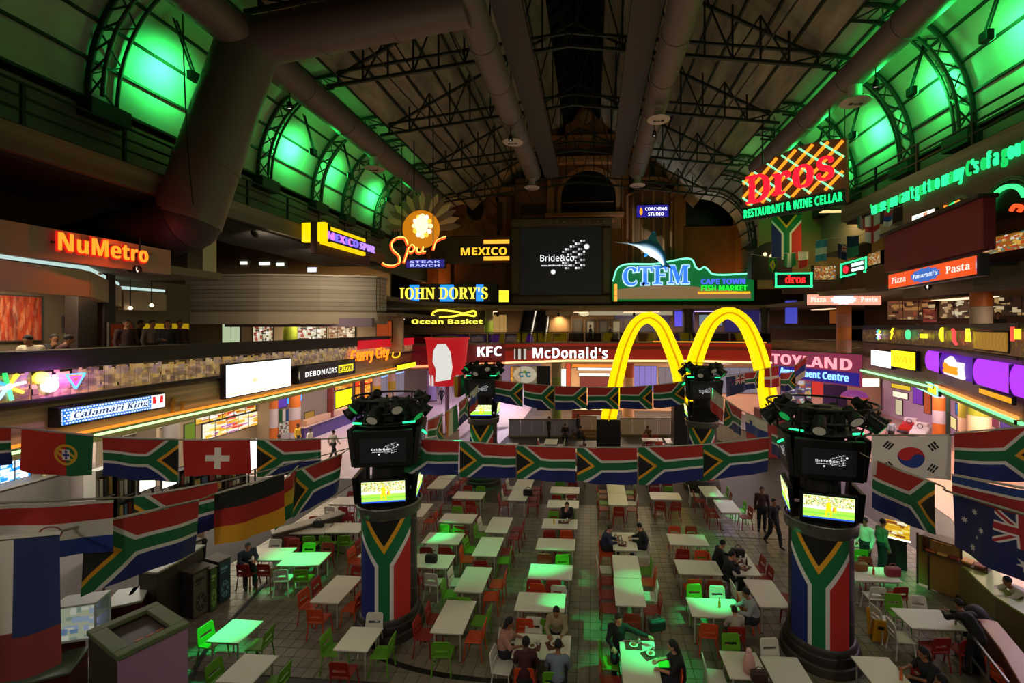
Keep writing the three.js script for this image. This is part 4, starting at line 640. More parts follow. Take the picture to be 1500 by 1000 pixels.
// --- KFC corner and McDonald's on the back fascia ---
{
  const p = PD(655, 526, 30.5), g = thing('bucket_sign', 'giant red and white chicken bucket sign over the corner shop', 'sign', [p.x, p.y - 1.7, p.z], 0.1);
  part('bucket', lathe([[1.05, 0], [1.09, 0], [1.42, 3.1], [1.38, 3.12], [1.02, 0.06], [0, 0.06]], 40), E('#c8101c', 0.75), g);
  part('rim', new THREE.TorusGeometry(1.43, 0.07, 8, 40).rotateX(Math.PI / 2).translate(0, 3.12, 0), E('#e03030', 0.5), g); part('filling', lathe([[0, 3.3], [0.7, 3.26], [1.36, 3.08]], 24), M('#b08a50', 0.7), g);
  for (const a of [-1.2, -0.8, 0.72, 1.1]) part('white_stripe', curved(1, 1, a, a + 0.16, 5).scale(1, 1.2, 1), E('#f0e8e4', 0.8), g).scale.set(1.14, 0.95, 1.14);
  part('white_patch', ext(poly([[-0.42, 0], [0.5, 0.15], [0.62, 0.9], [0.5, 1.9], [0.2, 2.4], [-0.3, 2.4], [-0.55, 2.0], [-0.6, 1.3], [-0.38, 0.8]]), 0.08, 0.02).translate(0, 0.35, 0), E('#f2efe6', 0.85), g).position.z = 1.36;
  part('post', bar(V(0, -4.4, 0), V(0, 0.1, 0), 0.14, 0.14, 12), M('#8a6aa0', 0.5), g);
  const L = (str, A, B, xl, yt, yb, xr, col, k, name, lab, o = {}) => { const f = frameP(A, B, xl, yt, yb, xr, o.out ?? 0.14), q = thing(name, lab, 'sign', f.pos, f.turn); letters(str, q, -f.w / 2, 0, f.w, f.h, neon(col, k), { depth: 0.1, z: 0, ...o }); part('fixing_rail', box(f.w, 0.08, 0.04, 0, f.h * 0.3, -0.03), mBlack, q); return [q, f]; };
  L('KFC', ...Rs(1), 697, 508, 522, 735, '#ffffff', 1.6, 'raised_lettering', 'white slanted lettering of the chicken shop on the back fascia', { out: 0.16 });
  L("McDonald's", ...BK(35.3), 779, 509, 524, 891, '#ffffff', 1.8, 'raised_lettering', 'white lettering of the burger restaurant on the red back fascia', { out: 0 });
  const q = frameP(...BK(34.9), 751, 511, 526, 771, 0); const s = thing('striped_panel', 'white and brown striped panel left of the white lettering', 'panel', q.pos, q.turn); for (let i = 0; i < 5; i++) part('stripe', box(q.w / 5 - 0.02, q.h, 0.06, -q.w / 2 + (i + 0.5) * q.w / 5, q.h / 2, 0), i % 2 ? M('#6a4438', 0.6) : E('#e8dcd0', 0.7), s);
  const path = [RIM[1], RIM[2], RIM[3], RIM[4], RIM[5]].map(([x, z]) => V(x, 5.3, -z + 0.06));
  const n = thing('neon_tube', 'cream light strip along the lower edge of the back fascia', 'neon light', [path[0].x, 5.3, path[0].z]); for (let i = 0; i < 4; i++) part('tube', beam(path[i].clone().sub(path[0]), path[i + 1].clone().sub(path[0]), 0.12, 0.14), neon(i ? '#ffd890' : '#ff9060', 1.8), n);
  const n2 = thing('neon_tube', 'amber light line above the red fascia behind the yellow arches', 'neon light', [0, 0, 0]); part('tube', beam(V(5, 6.88, -37.35), V(13.5, 6.88, -36), 0.08, 0.08), neon('#ffa030', 1.2), n2);
}
// --- the yellow arches ---
{
  const Z = 29, pt = (x, y) => { const p = P(x, y, Z); return V(p.x, p.y, 0); };
  const g = thing('arch_sign', 'huge glowing yellow double arch standing at the back of the court', 'sign', [0, 0, -Z]);
  const mY = E('#ffd800', 1.15, '#c8a800'), mE2 = E('#e8b000', 0.7, '#a08000');
  const mk = (pts, r) => { const c = new THREE.CatmullRomCurve3(pts), n = 40, pos = [], idx = [];
    const prof = [[-1, 0.25], [-0.55, 0.25], [-0.42, 0.33], [0.42, 0.33], [0.55, 0.25], [1, 0.25], [1, -0.25], [-1, -0.25]];
    for (let i = 0; i <= n; i++) { const t = c.getPointAt(i / n), d = c.getTangentAt(i / n), nn = V(-d.y, d.x, 0), w = r * (1 + 0.35 * Math.abs(2 * i / n - 1)); for (const [u, v] of prof) pos.push(t.x + nn.x * u * w, t.y + nn.y * u * w, v * 1.3); }
    const S = prof.length; for (let i = 0; i < n; i++) for (let k = 0; k < S; k++) { const a = i * S + k, b = i * S + (k + 1) % S; idx.push(a, b, a + S, b, b + S, a + S); }
    const q = new THREE.BufferGeometry(); q.setAttribute('position', new THREE.Float32BufferAttribute(pos, 3)); q.setIndex(idx); const o = q.toNonIndexed(); o.computeVertexNormals(); return o; };
  const A = [[891, 614], [897, 585], [905, 545], [918, 500], [934, 472], [950, 465], [966, 475], [983, 510], [996, 548], [1002, 590]].map(([x, y]) => pt(x, y)), B = [[1006, 590], [1012, 552], [1024, 510], [1044, 470], [1066, 458], [1088, 470], [1108, 510], [1121, 560], [1128, 600]].map(([x, y]) => pt(x, y));
  part('arch', mk(A, 0.36), mY, g); part('arch', mk(B, 0.36), mY, g);
  part('groove', mk(A.map((p) => p.clone()), 0.05).translate(0, 0, 0.14), mE2, g); part('groove', mk(B.map((p) => p.clone()), 0.05).translate(0, 0, 0.14), mE2, g);
  for (const [x, y, w, c] of [[891, 612, 1.5, '#0c0b0b'], [1004, 590, 1.6, '#161310'], [1130, 598, 1.8, '#7a1a14']]) { const p = pt(x, y); part('pedestal', rbox(w, p.y, 1.1, 0.04, p.x, p.y / 2, 0), M(c, 0.5), g); }
}
// --- upper storeys at the back ---
const mFac = MT(noiseTex(256, '#7a5230', 0.5, [0.3, 0.3], 1, 61), 0.85), mFacD = M('#4a3020', 0.85), mFacL = M('#94673c', 0.8), mVoid = M('#0d0a0a', 0.35);
{
  const Z = 42, X = (px) => P(px, 480, Z).x, Y = (py) => P(860, py, Z).y, bx = (x0, x1, y0, y1, d, z = 0) => rbox(X(x1) - X(x0), Y(y0) - Y(y1), d, 0.06, (X(x0) + X(x1)) / 2, (Y(y0) + Y(y1)) / 2, -Z + z + d / 2);
  const arch = (px, py0, py1, hw, d, z, r) => { const x = X(px), w = X(px + hw) - x, y1 = Y(py1), yt = Y(py0) - w, s = new THREE.Shape(); s.moveTo(x - w, y1); s.lineTo(x - w, yt); s.absarc(x, yt, w, Math.PI, 0, true); s.lineTo(x + w, y1); s.closePath();
    if (r) { const h = new THREE.Path(), q = w - r; h.moveTo(x - q, y1); h.lineTo(x - q, yt); h.absarc(x, yt, q, Math.PI, 0, true); h.lineTo(x + q, y1); s.holes.push(h); } return ext(s, d).translate(0, 0, -Z + z); };
  const f = struct('wall_back', [box(48, 11.2, 0.4, 0, 15.3, -Z - 0.25)], mFac);
  part('centre_block', bx(805, 918, 205, 440, 0.8), mFac, f);
  part('arch_window', arch(862, 255, 316, 39, 0.05, 0.82), mVoid, f, 'dark arched window'); part('arch_frame', arch(862, 249, 316, 45, 0.25, 0.8, 0.35), mFacL, f);
  part('window_bar', box(4.6, 0.06, 0.05, X(862), Y(300), -Z + 0.9), mFacL, f);
  part('cornice', bx(800, 922, 236, 246, 1.2, 0.2), mFacL, f); part('cornice', bx(800, 922, 316, 322, 1.2, 0.2), mFacL, f); part('cornice', bx(803, 920, 205, 210, 1.1, 0.2), mFacL, f);
  for (const [a, b] of [[816, 854], [864, 902]]) part('sunk_panel', bx(a, b, 222, 233, 0.06, 0.82), mFacD, f);
  { const s = poly([[828, 205], [830, 188], [840, 184], [846, 172], [857, 160], [868, 172], [876, 182], [888, 188], [890, 205]].map(([a, b]) => [X(a), Y(b)])); part('gable', ext(s, 0.6, 0.05).translate(0, 0, -Z + 0.3), mFac, f); part('medallion', new THREE.CylinderGeometry(0.55, 0.55, 0.2, 20).rotateX(Math.PI / 2).translate(X(858), Y(178), -Z + 1), mFacL, f); }
  for (const x of [812, 906]) { part('pinnacle', lathe([[0, 1.9], [0.12, 1.7], [0.35, 1.2], [0.25, 0.9], [0.5, 0.5], [0.5, 0]], 14).translate(X(x), Y(205), -Z + 0.6), mFac, f); }
  for (const x of [808, 915]) part('pilaster', bx(x - 5, x + 5, 250, 440, 1.1), mFacL, f);
  // left wing
  part('wing_block', bx(636, 750, 285, 440, 0.5), mFac, f); part('cornice', bx(640, 675, 282, 289, 0.9), mFacL, f); part('cornice', bx(722, 756, 275, 284, 0.9), mFacL, f);
  part('blind_arch', arch(699, 272, 345, 32, 0.35, 0.5), mFac, f); part('arch_frame', arch(699, 268, 345, 36, 0.3, 0.5, 0.35), mFacL, f); part('keystone', bx(694, 704, 266, 278, 1.0), mFacL, f);
  part('oval_window', new THREE.CylinderGeometry(1, 1, 0.1, 24).rotateX(Math.PI / 2).scale(0.8, 1.1, 1).translate(X(700), Y(306), -Z + 0.92), mVoid, f);
  for (const x of [655, 735]) part('pilaster', bx(x - 9, x + 9, 289, 440, 0.8), mFacL, f); for (const x of [655, 735]) part('sunk_panel', bx(x - 4, x + 4, 297, 340, 0.05, 0.82), mFacD, f);
  part('side_block', bx(756, 805, 262, 440, 0.6), mFac, f); part('sunk_panel', bx(764, 800, 300, 316, 0.05, 0.62), mFacD, f);
  for (let i = 0; i < 16; i++) part('dentil', bx(752 + i * 9.5, 757 + i * 9.5, 324, 329, 0.5, 0.8), mFacL, f);
  // right wing
  part('wing_block', bx(975, 1100, 247, 440, 0.5), mFac, f); part('arch_window', arch(1036, 249, 336, 35, 0.05, 0.52), mVoid, f, 'dark arched window'); part('arch_frame', arch(1036, 243, 336, 41, 0.3, 0.5, 0.4), mFacL, f); part('finial', new THREE.SphereGeometry(0.3, 10, 8).translate(X(1036), Y(239), -Z + 0.6), mFacL, f);
  part('window_bar', box(4.2, 0.06, 0.05, X(1036), Y(286), -Z + 0.6), mFacL, f); for (const x of [990, 1080]) part('pilaster', bx(x - 8, x + 8, 252, 440, 0.9), mFacL, f); part('cornice', bx(978, 1000, 248, 254, 1), mFacL, f); part('cornice', bx(1072, 1100, 243, 249, 1), mFacL, f);
  // round turret
  const tx = X(950), t = (y0, y1, r0, r1) => new THREE.CylinderGeometry(r1, r0, Y(y0) - Y(y1), 28).translate(tx, (Y(y0) + Y(y1)) / 2, -Z + 1.2);
  part('turret', t(232, 440, 1.45, 1.4), mFac, f); for (const y of [230, 252, 278, 294]) part('turret_ring', t(y - 2, y + 2, y > 290 ? 2.3 : 1.6, y > 290 ? 2.1 : 1.7), mFacL, f);
  part('turret_base', t(296, 440, 2.05, 2.05), mFac, f); for (let i = 0; i < 7; i++) { const a = -1.3 + i * 0.43; part('turret_column', bar(V(tx + 2.15 * Math.sin(a), Y(430), -Z + 1.2 + 2.15 * Math.cos(a)), V(tx + 2.15 * Math.sin(a), Y(298), -Z + 1.2 + 2.15 * Math.cos(a)), 0.12, 0.12, 8), mFacL, f); if (i % 2) part('turret_window', rbox(0.5, 2.2, 0.1, 0.02, tx + 1.46 * Math.sin(a), Y(266), -Z + 1.2 + 1.46 * Math.cos(a), a), mVoid, f); }
  for (const [px, yt] of [[640, 352], [850, 330], [955, 338], [1060, 345]]) { fitting([X(px), 9.95, -Z + 2.4], [X(px), 22, -Z + 0.4], `facade uplight added at the foot of the back wall, ${['leftmost', 'left of the big screen', 'right of the big screen', 'rightmost'][[640, 850, 955, 1060].indexOf(px)]}`, 'fill_uplight'); spot([X(px), 9.9, -Z + 2.4], [X(px), 22, -Z + 0.4], 0xff9a50, 60, 0.95, 1, 6, 'added_facade_lamp'); }  // warm uplights added to brighten the dark facade
}
// --- the framed big screen ---
{
  const f = frameP(...BK(38.9), 762, 334, 432, 881, 0), g = thing('big_screen', 'huge hanging video screen in an ornate brown picture frame', 'screen', f.pos, f.turn);
  part('screen', box(f.w, f.h, 0.08, 0, f.h / 2, 0), ET(canvasTex(1024, 840, bride), 1.3), g, 'black screen with white advert lettering and dots');
  const mf = MT(noiseTex(64, '#4a3424', 0.6, [2, 2], 1, 71), 0.55), e = 0.88;
  for (const [w, h, x, y] of [[f.w + 2 * e, e, 0, f.h + e / 2], [f.w + 2 * e, e, 0, -e / 2], [e, f.h, -f.w / 2 - e / 2, f.h / 2], [e, f.h, f.w / 2 + e / 2, f.h / 2]]) { const m = part('frame_bar', rbox(w, h, 0.4, 0.12, x, y, 0), mf, g); part('moulding', rbox(Math.max(w - 0.3, 0.2), Math.max(h - 0.3, 0.2), 0.14, 0.06, x, y, 0.24), M('#5e4630', 0.5), m); }
  for (let i = 0; i < 14; i++) part('rosette', new THREE.SphereGeometry(0.13, 8, 6).scale(1, 1, 0.6).translate(-f.w / 2 - 0.2 + i * (f.w + 0.4) / 13, f.h + e / 2, 0.32), M('#6e5236', 0.5), g);
  part('housing', box(f.w + 1, f.h + 1, 0.5, 0, f.h / 2, -0.4), mBlack, g);
  const q = thing('screen_pier', 'broad beige pier under the framed big screen', 'pier', [P(820, 480, 39).x, 6.5, -39.1]); part('shaft', rbox(1.9, 2.6, 0.9, 0.06, 0, 1.3, 0), MT(noiseTex(64, '#8a6a44', 0.3, [1, 1], 1, 73), 0.8), q); part('capital', rbox(2.4, 0.4, 1.2, 0.08, 0, 2.75, 0), mBeige, q); part('plinth', rbox(2.2, 0.3, 1.1, 0.05, 0, 0.15, 0), mBeigeD, q);
}
// --- third level signs at the back and left ---
{
  let f = frameP(...BK(37.9), 577, 416, 443, 728, 0);
  const g = signBox('restaurant_sign', 'long black sign with big yellow serif lettering and blue lit patches', f, null, { d: 0.4 });
  part('foot', [-0.4, 0, 0.4].map((t) => box(0.1, 0.5, 0.2, f.w * t, -0.22, -0.2)), mBlack, g);
  for (const [a, b] of [[0.155, 0.25], [0.45, 0.585], [0.8, 0.87]]) part('blue_patch', box(f.w * (b - a), f.h * 0.9, 0.02, -f.w / 2 + f.w * (a + b) / 2, f.h / 2, 0.005), E('#2c8cff', 1.4), g);
  letters("JOHN DORY'S", g, -f.w * 0.44, f.h * 0.18, f.w * 0.86, f.h * 0.62, neon('#ffe84a', 1.5), { font: serif, depth: 0.08, z: 0.03 });
  f = frameP(...BK(37.9), 730, 424, 443, 746, 0); part('foot', box(0.1, 0.5, 0.2, 0, -0.22, -0.15), mBlack, signBox('light_box', 'small yellow glowing sign beside the framed big screen', f, E('#f0e030', 1.3), { d: 0.3 }));
  // red sign band with the spur lettering
  f = frameP(...BK(36.5), 630, 347, 386, 746, 0); const r = thing('sign_band', 'dark red sign band with yellow bars right of the feather sign', 'sign', f.pos, f.turn); part('backing', rbox(f.w, f.h, 0.3, 0.03, 0, f.h / 2, -0.2), M('#5a1210', 0.5), r); part('black_band', box(f.w * 0.62, f.h * 0.42, 0.04, f.w * 0.18, f.h * 0.45, -0.03), mBlack, r); letters('MEXICO', r, -f.w * 0.12, f.h * 0.3, f.w * 0.6, f.h * 0.28, neon('#ffb830', 1.5), { z: 0 });
  for (const y of [0.72, 0.1]) part('yellow_bar', box(f.w * 0.32, f.h * 0.14, 0.06, f.w * 0.34, f.h * (y + 0.07), 0), neon('#ffb838', 1.3), r);
  // neon script and feather dome
  f = frameP(...BK(25.5), 560, 349, 392, 652, 0); const s = thing('neon_script', 'large red and yellow neon script on the steak restaurant', 'neon sign', f.pos, f.turn), u = (x, y) => V((x - 606) / 92 * f.w, (392 - y) / 43 * f.h, 0); part('backing_frame', [beam(V(-f.w * 0.46, 0.1, -0.12), V(f.w * 0.46, 0.9, -0.12), 0.05, 0.05), bar(V(-f.w * 0.2, 0.4, -0.12), V(-f.w * 0.2, 7.6, -0.12), 0.025), bar(V(f.w * 0.3, 0.8, -0.12), V(f.w * 0.3, 7.6, -0.12), 0.025)], mBlackMetal, s);
  const path = (pts, name = 'tube') => { part(name, tube(pts.map(([x, y]) => u(x, y)), 0.08, 60, 6), neon('#ff4a18', 1.9), s); part(name, tube(pts.map(([x, y]) => u(x + 1.6, y - 1.2).add(V(0, 0, 0.05))), 0.035, 60, 5), neon('#ffd060', 2), s); };
  path([[597, 360], [592, 350], [580, 350], [573, 358], [576, 368], [584, 376], [585, 385], [576, 390], [562, 388], [560, 386]]); path([[598, 364], [595, 374], [591, 386]]); path([[597, 366], [603, 360], [607, 365], [602, 371], [598, 370]]); path([[610, 364], [611, 371], [616, 371], [619, 363], [619, 371], [623, 370]]); path([[634, 368], [638, 356], [644, 352], [652, 349]]);
  f = frameP(...BK(25.7), 594, 379, 393, 652, 0); const t = canvasTex(256, 64, (g2, w, h) => { g2.fillStyle = '#241c6a'; g2.fillRect(0, 0, w, h); g2.fillStyle = '#a8b8ff'; fitText(g2, 'STEAK', 20, 28, 210, 26); fitText(g2, 'RANCH', 20, 58, 210, 26); }); signBox('shop_sign', 'blue lit sign under the red neon script', f, ET(t, 1.5), { d: 0.2 });
  // the feathered round emblem
  const c = P(617, 336, 26), em = thing('feather_emblem', 'round glowing emblem fringed with brown feathers above the neon script', 'sign', [c.x, c.y, c.z]); em.scale.setScalar(0.98); part('hanging_rod', [bar(V(-0.6, 0.8, -0.4), V(-0.6, 7, -0.4), 0.03), bar(V(0.6, 0.8, -0.4), V(0.6, 7, -0.4), 0.03)], mBlackMetal, em);
  for (let i = 0; i < 15; i++) { const a = 0.1 + i * 0.21; const m = part('feather', ext(poly([[-0.16, 0], [-0.2, 0.9], [0, 1.35], [0.2, 0.9], [0.16, 0]]), 0.06, 0.02), i % 2 ? E('#6a4428', 0.3, '#a8805c') : E('#3a2418', 0.3, '#6a4a38'), em); m.position.set(1.0 * Math.cos(a), 1.0 * Math.sin(a), -0.2); m.rotation.z = a - Math.PI / 2; }  // feathers glow faintly, standing for light from the disc
  part('disc', new THREE.SphereGeometry(1.15, 24, 16).scale(1, 1, 0.4), E('#d88010', 0.9), em); for (let i = 0; i < 12; i++) { const a = i * 0.52; part('bulb_ring', new THREE.SphereGeometry(0.14, 8, 6).translate(0.5 * Math.cos(a) + 0.25, 0.6 * Math.sin(a) + 0.1, 0.45), neon(['#fff0a0', '#ffc040', '#f8f8e0'][i % 3], 1.6), em); } part('bright_centre', new THREE.SphereGeometry(0.42, 12, 10).scale(1, 1.4, 0.5).translate(0.2, 0.2, 0.45), neon('#fff4d0', 1.2), em);
  // yellow corner sign, left
  f = frame(444, 327, 355, 19.3, 478, null, 19.1); const y1 = thing('corner_sign', 'yellow corner sign band, blank left half', 'sign', f.pos, f.turn); part('face', rbox(f.w, f.h, 0.2, 0.03, 0, f.h / 2, 0), E('#ffd400', 1.2), y1); part('back_box', rbox(f.w * 0.9, f.h * 0.9, 0.3, 0.03, 0, f.h / 2, -0.22), mBlack, y1);
  const f2 = frame(471, 328, 357, 19.1, 533, 350), y2 = thing('corner_sign', 'oblique half of the yellow sign with black strip of coloured lettering', 'sign', f2.pos, f2.turn); part('face', rbox(f2.w, f2.h, 0.2, 0.03, 0, f2.h / 2, 0), E('#ffd400', 1.1), y2); part('bracket', [-0.4, 0, 0.4].map((t) => box(0.08, 0.08, 1.2, f2.w * t, f2.h * 0.7, -0.8)), mBlackMetal, y2); part('black_band', box(f2.w * 1.16, f2.h * 0.58, 0.04, f2.w * 0.09, f2.h * 0.5, 0.1), mBlack, y2); letters('MEXICO', y2, -f2.w * 0.46, f2.h * 0.3, f2.w * 0.74, f2.h * 0.4, (ch) => neon('MXC'.includes(ch) ? '#c070ff' : '#7060ff', 1.6), { z: 0.12 }); letters('SPUR', y2, f2.w * 0.31, f2.h * 0.3, f2.w * 0.42, f2.h * 0.4, neon('#b080ff', 1.5), { z: 0.12 });
  part('fascia', rbox(f2.w * 1.3, f2.h * 1.6, 0.3, 0.03, f2.w * 0.12, f2.h * 0.3, -0.3), M('#4a2420', 0.7), y2);
  // third level terrace with boarded parapet
  const pp = [[275, 25], [382, 24.6], [470, 24.9], [551, 25.6], [563, 26.6]].map(([x, D]) => { const p = PD(x, 480, D); return [p.x, -p.z]; });
  const te = struct('wall_left', pp.slice(0, -1).map((p, i) => wallSeg(p, pp[i + 1], 8.85, 10.85, 0.16, 0)), mBeigeD);
  pp.slice(0, -1).forEach((p, i) => { for (let k = 0; k < 8; k++) part('parapet_board', wallSeg(p, pp[i + 1], 8.98 + k * 0.23, 9.18 + k * 0.23, 0.06, 0.1), M(i === 3 ? '#b8a8a0' : ['#8e8274', '#877b6c', '#968a7a'][k % 3], 0.7), te); part('cap_rail', wallSeg(p, pp[i + 1], 10.83, 10.93, 0.36, 0.02), M('#9a9080', 0.6), te); part('soffit_edge', wallSeg(p, pp[i + 1], 8.2, 8.86, 0.3, 0), M('#a0907c', 0.7), te); });
  part('canopy_edge', box(8.6, 0.5, 0.3, -16.4, 8.3, -24.2), M('#8a7486', 0.7), te);
  struct('floor', box(13, 0.2, 7, -17.5, 8.75, -28.3), mBeigeD); struct('wall_left', box(13.4, 4.6, 0.2, -21.2, 12, -31.6), M('#7c644c', 0.85));
}
// --- glass-fronted gallery at the back, escalators, people come later ---
{
  const w = struct('wall_back', box(46, 3.2, 0.2, 0, 8.05, -44), M('#6a5236', 0.85));
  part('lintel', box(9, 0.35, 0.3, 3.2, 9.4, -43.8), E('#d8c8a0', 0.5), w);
  for (let i = 0; i < 5; i++) { const x = P(846 + i * 19, 470, 43.7).x; part('door_leaf', rbox(1.05, 2.3, 0.08, 0.02, x, 7.7, -43.8), M('#2a1e14', 0.4), w); part('door_pane', box(0.6, 1.7, 0.03, x, 7.75, -43.74), i % 2 ? E('#b8a47c', 0.45) : E('#6a5a44', 0.3), w); }
  { const p = P(856, 459, 43.5), g = thing('shop_sign', 'small oval cream sign above the back doors', 'sign', [p.x, p.y, p.z]); part('face', new THREE.CylinderGeometry(0.5, 0.5, 0.08, 24).rotateX(Math.PI / 2).scale(1, 0.55, 1), E('#e8d8a8', 0.9), g); part('edge', new THREE.TorusGeometry(0.5, 0.04, 6, 24).scale(1, 0.55, 1), M('#3a2a1c', 0.5), g); }
  for (const [px, lab] of [[768, 'left escalator with bright balustrade behind the big screen pier'], [790, 'right escalator with bright balustrade beside the big screen pier']]) {
    const p = P(px, 498, 39.2), g = thing('escalator', lab, 'escalator', [p.x, 6.6, p.z]), H = 3.4, L = 5;
    part('truss', beam(V(0, -0.2, 0), V(0, H - 0.2, -L), 1.0, 0.35), M('#141212', 0.5), g); for (let i = 0; i < 14; i++) part('step', box(0.8, 0.2, 0.36, 0, i * H / 14 + 0.1, -i * L / 14), M('#2a2828', 0.5, 0.4), g);
    for (const s of [-1, 1]) { part('balustrade', beam(V(s * 0.5, 0.5, 0), V(s * 0.5, H + 0.5, -L), 0.04, 0.75), M('#3a3834', 0.2), g); part('handrail', beam(V(s * 0.5, 0.95, 0), V(s * 0.5, H + 0.95, -L), 0.1, 0.07), mBlack, g); part('skirt_light', beam(V(s * 0.53, 0.25, 0.02), V(s * 0.53, H + 0.25, -L), 0.06, 0.16), E('#f4e8d0', 1.2), g); }
  }
  const f = frameP(...BK(38.5), 590, 455, 476, 714, 0), g = thing('neon_sign', 'yellow neon fish shape over yellow neon lettering on the gallery', 'neon sign', f.pos, f.turn);
  part('fish_outline', tube([[-0.15, 0.75], [-0.1, 0.98], [0.1, 0.95], [0.22, 0.8], [0.35, 0.95], [0.36, 0.65], [0.22, 0.72], [0.08, 0.6], [-0.12, 0.6]].map(([x, y]) => V(x * f.w, y * f.h, 0)), 0.09, 60, 6, true), neon('#ffe83c', 1.8), g); letters('Ocean Basket', g, -f.w * 0.4, f.h * 0.08, f.w * 0.85, f.h * 0.32, neon('#ffee50', 1.6), { z: 0 });
  part('backing', box(f.w, f.h, 0.05, 0, f.h * 0.5, -0.2), M('#2a1c18', 0.6), g);
}
// --- the fish market sign with the marlin ---
{
  const A = [[5, 36], [14, 36]], f = frameP(...BK(37.9), 898, 380, 440, 1106, 0), g = thing('restaurant_sign', 'green outlined fish restaurant sign with blue letters and tan lower band', 'sign', f.pos, f.turn), u = (x, y) => [(x - 1002) / 208 * f.w, (440 - y) / 60 * f.h]; void A;
  const out = [[898, 440], [898, 412], [904, 394], [914, 388], [960, 387], [1014, 381], [1020, 392], [1026, 396], [1032, 392], [1038, 396], [1044, 402], [1104, 402], [1104, 440]];
  part('housing', ext(poly(out.map(([x, y]) => u(x, y))), 0.5, 0.03).translate(0, 0, -0.55), E('#0c7a38', 0.6, '#1c5a34'), g); part('foot', [-0.4, 0, 0.4].map((t) => box(0.1, 0.6, 0.3, f.w * t, -0.28, -0.3)), mBlack, g); part('tan_band', ext(poly([[901, 438], [901, 424], [960, 418], [1018, 420], [1100, 430], [1100, 438]].map(([x, y]) => u(x, y))), 0.04).translate(0, 0, 0), E('#a08058', 0.5, '#8a7250'), g);
  part('outline_tube', tube(out.slice(1, 12).map(([x, y]) => V(...u(x, y), 0.03)), 0.07, 90, 6), neon('#7affc0', 1.7), g); part('side_tube', [0, 1, 2].map((i) => box(0.28, 0.45, 0.06, u(899, 0)[0] + 0.15, 0.15 + i * 0.5, 0.05)), neon('#ffb040', 1.2), g);
  const L = (str, x0, y0, x1, h, col, k, o = {}) => { const [a, b] = u(x0, y0), [c] = u(x1, y0); letters(str, g, a, b, c - a, h / 60 * f.h, neon(col, k), { z: 0.06, depth: 0.12, ...o }); };
  L('CTFM', 911, 418, 1011, 26, '#b8dcff', 1.3, { font: serif, rise: 0.03, depth: 0.06, bevel: 0.09 }); L('CTFM', 911, 418, 1011, 26, '#2a66ff', 1.9, { font: serif, rise: 0.03, z: 0.2 }); L('CAPE TOWN', 1027, 417, 1092, 7.5, '#4a5cff', 1.5); L('FISH MARKET', 1027, 426.5, 1094, 7.5, '#20e030', 1.4); const [ox, oy] = u(1061, 429.5); part('orange_bar', box(f.w * 0.36, 0.16, 0.1, ox, oy, 0.05), neon('#ff9a20', 1.8), g);
  // marlin
  const m = P(952, 367, 37.5), q = thing('marlin_figure', 'leaping blue and white marlin figure on top of the green sign', 'sculpture', [m.x, m.y, m.z]), s = 0.0568, pt = (x, y) => V((x - 952) * s, (375 - y) * s, 0);
  const spine = [[920, 364], [934, 366], [946, 368], [958, 374], [968, 384], [973, 396]].map(([x, y]) => pt(x, y)), c = new THREE.CatmullRomCurve3(spine), rad = [0.03, 0.2, 0.55, 0.62, 0.42, 0.16], pos = [], idx = [], n = 24, S = 10, up = [], col = []; void up;
  for (let i = 0; i <= n; i++) { const t = i / n, p = c.getPoint(t), d = c.getTangent(t), nn = V(-d.y, d.x, 0), k = t * 5, i0 = Math.min(4, Math.floor(k)), r = rad[i0] + (rad[i0 + 1] - rad[i0]) * (k - i0); for (let j = 0; j < S; j++) { const a = j / S * Math.PI * 2; pos.push(p.x + nn.x * r * Math.cos(a), p.y + nn.y * r * Math.cos(a), r * 0.55 * Math.sin(a)); const b = Math.cos(a) > 0.1; col.push(...(b ? [0.03, 0.2, 0.5] : [0.8, 0.85, 0.85])); } }
  for (let i = 0; i < n; i++) for (let j = 0; j < S; j++) { const a = i * S + j, b = i * S + (j + 1) % S; idx.push(a, a + S, b, b, a + S, b + S); }
  const bg = new THREE.BufferGeometry(); bg.setAttribute('position', new THREE.Float32BufferAttribute(pos, 3)); bg.setAttribute('color', new THREE.Float32BufferAttribute(col, 3)); bg.setIndex(idx); bg.computeVertexNormals(); part('body', bg, new THREE.MeshStandardMaterial({ vertexColors: true, roughness: 0.3 }), q);
  part('bill', bar(pt(922, 364), pt(902, 362), 0.07, 0.015, 8), M('#c8d0d4', 0.4), q); const fin = (pts, nm) => part(nm, ext(poly(pts.map(([x, y]) => [(x - 952) * s, (375 - y) * s])), 0.05, 0.01).translate(0, 0, -0.02), M('#2a7ab0', 0.4), q);
  fin([[944, 366], [956, 347], [960, 348], [962, 360], [970, 372], [974, 384], [966, 380], [956, 370]], 'dorsal_fin'); fin([[946, 374], [944, 384], [954, 380]], 'side_fin'); fin([[970, 392], [964, 402], [974, 398], [984, 402], [976, 392]], 'tail');
  fitting([m.x - 0.5, m.y - 2.6, m.z + 0.2], [m.x, m.y, m.z], 'small added lamp in front of the fish sign aimed at the marlin', 'added_sign_lamp'); spot([m.x - 0.5, m.y - 2.4, m.z + 1], [m.x, m.y, m.z], 0xd8ecff, 75, 0.8, 1, 2, 'added_sign_lamp');  // lamp and fitting added to brighten the marlin
  // small signs near it
  const t = canvasTex(256, 96, (g2, w, h) => { g2.fillStyle = '#201878'; g2.fillRect(0, 0, w, h); g2.fillStyle = '#ffffff'; fitText(g2, 'COACHING', 66, 44, 180, 38); fitText(g2, 'STUDIO', 90, 86, 130, 36); g2.fillStyle = '#ff9a20'; g2.beginPath(); g2.moveTo(34, 14); g2.quadraticCurveTo(60, 50, 36, 82); g2.quadraticCurveTo(8, 60, 34, 14); g2.fill(); });
  signBox('studio_sign', 'small tilted purple sign with white lettering on the round turret', frameP(...BK(38.4), 932, 300, 319, 980, 0), ET(t, 1.5), { d: 0.15 });
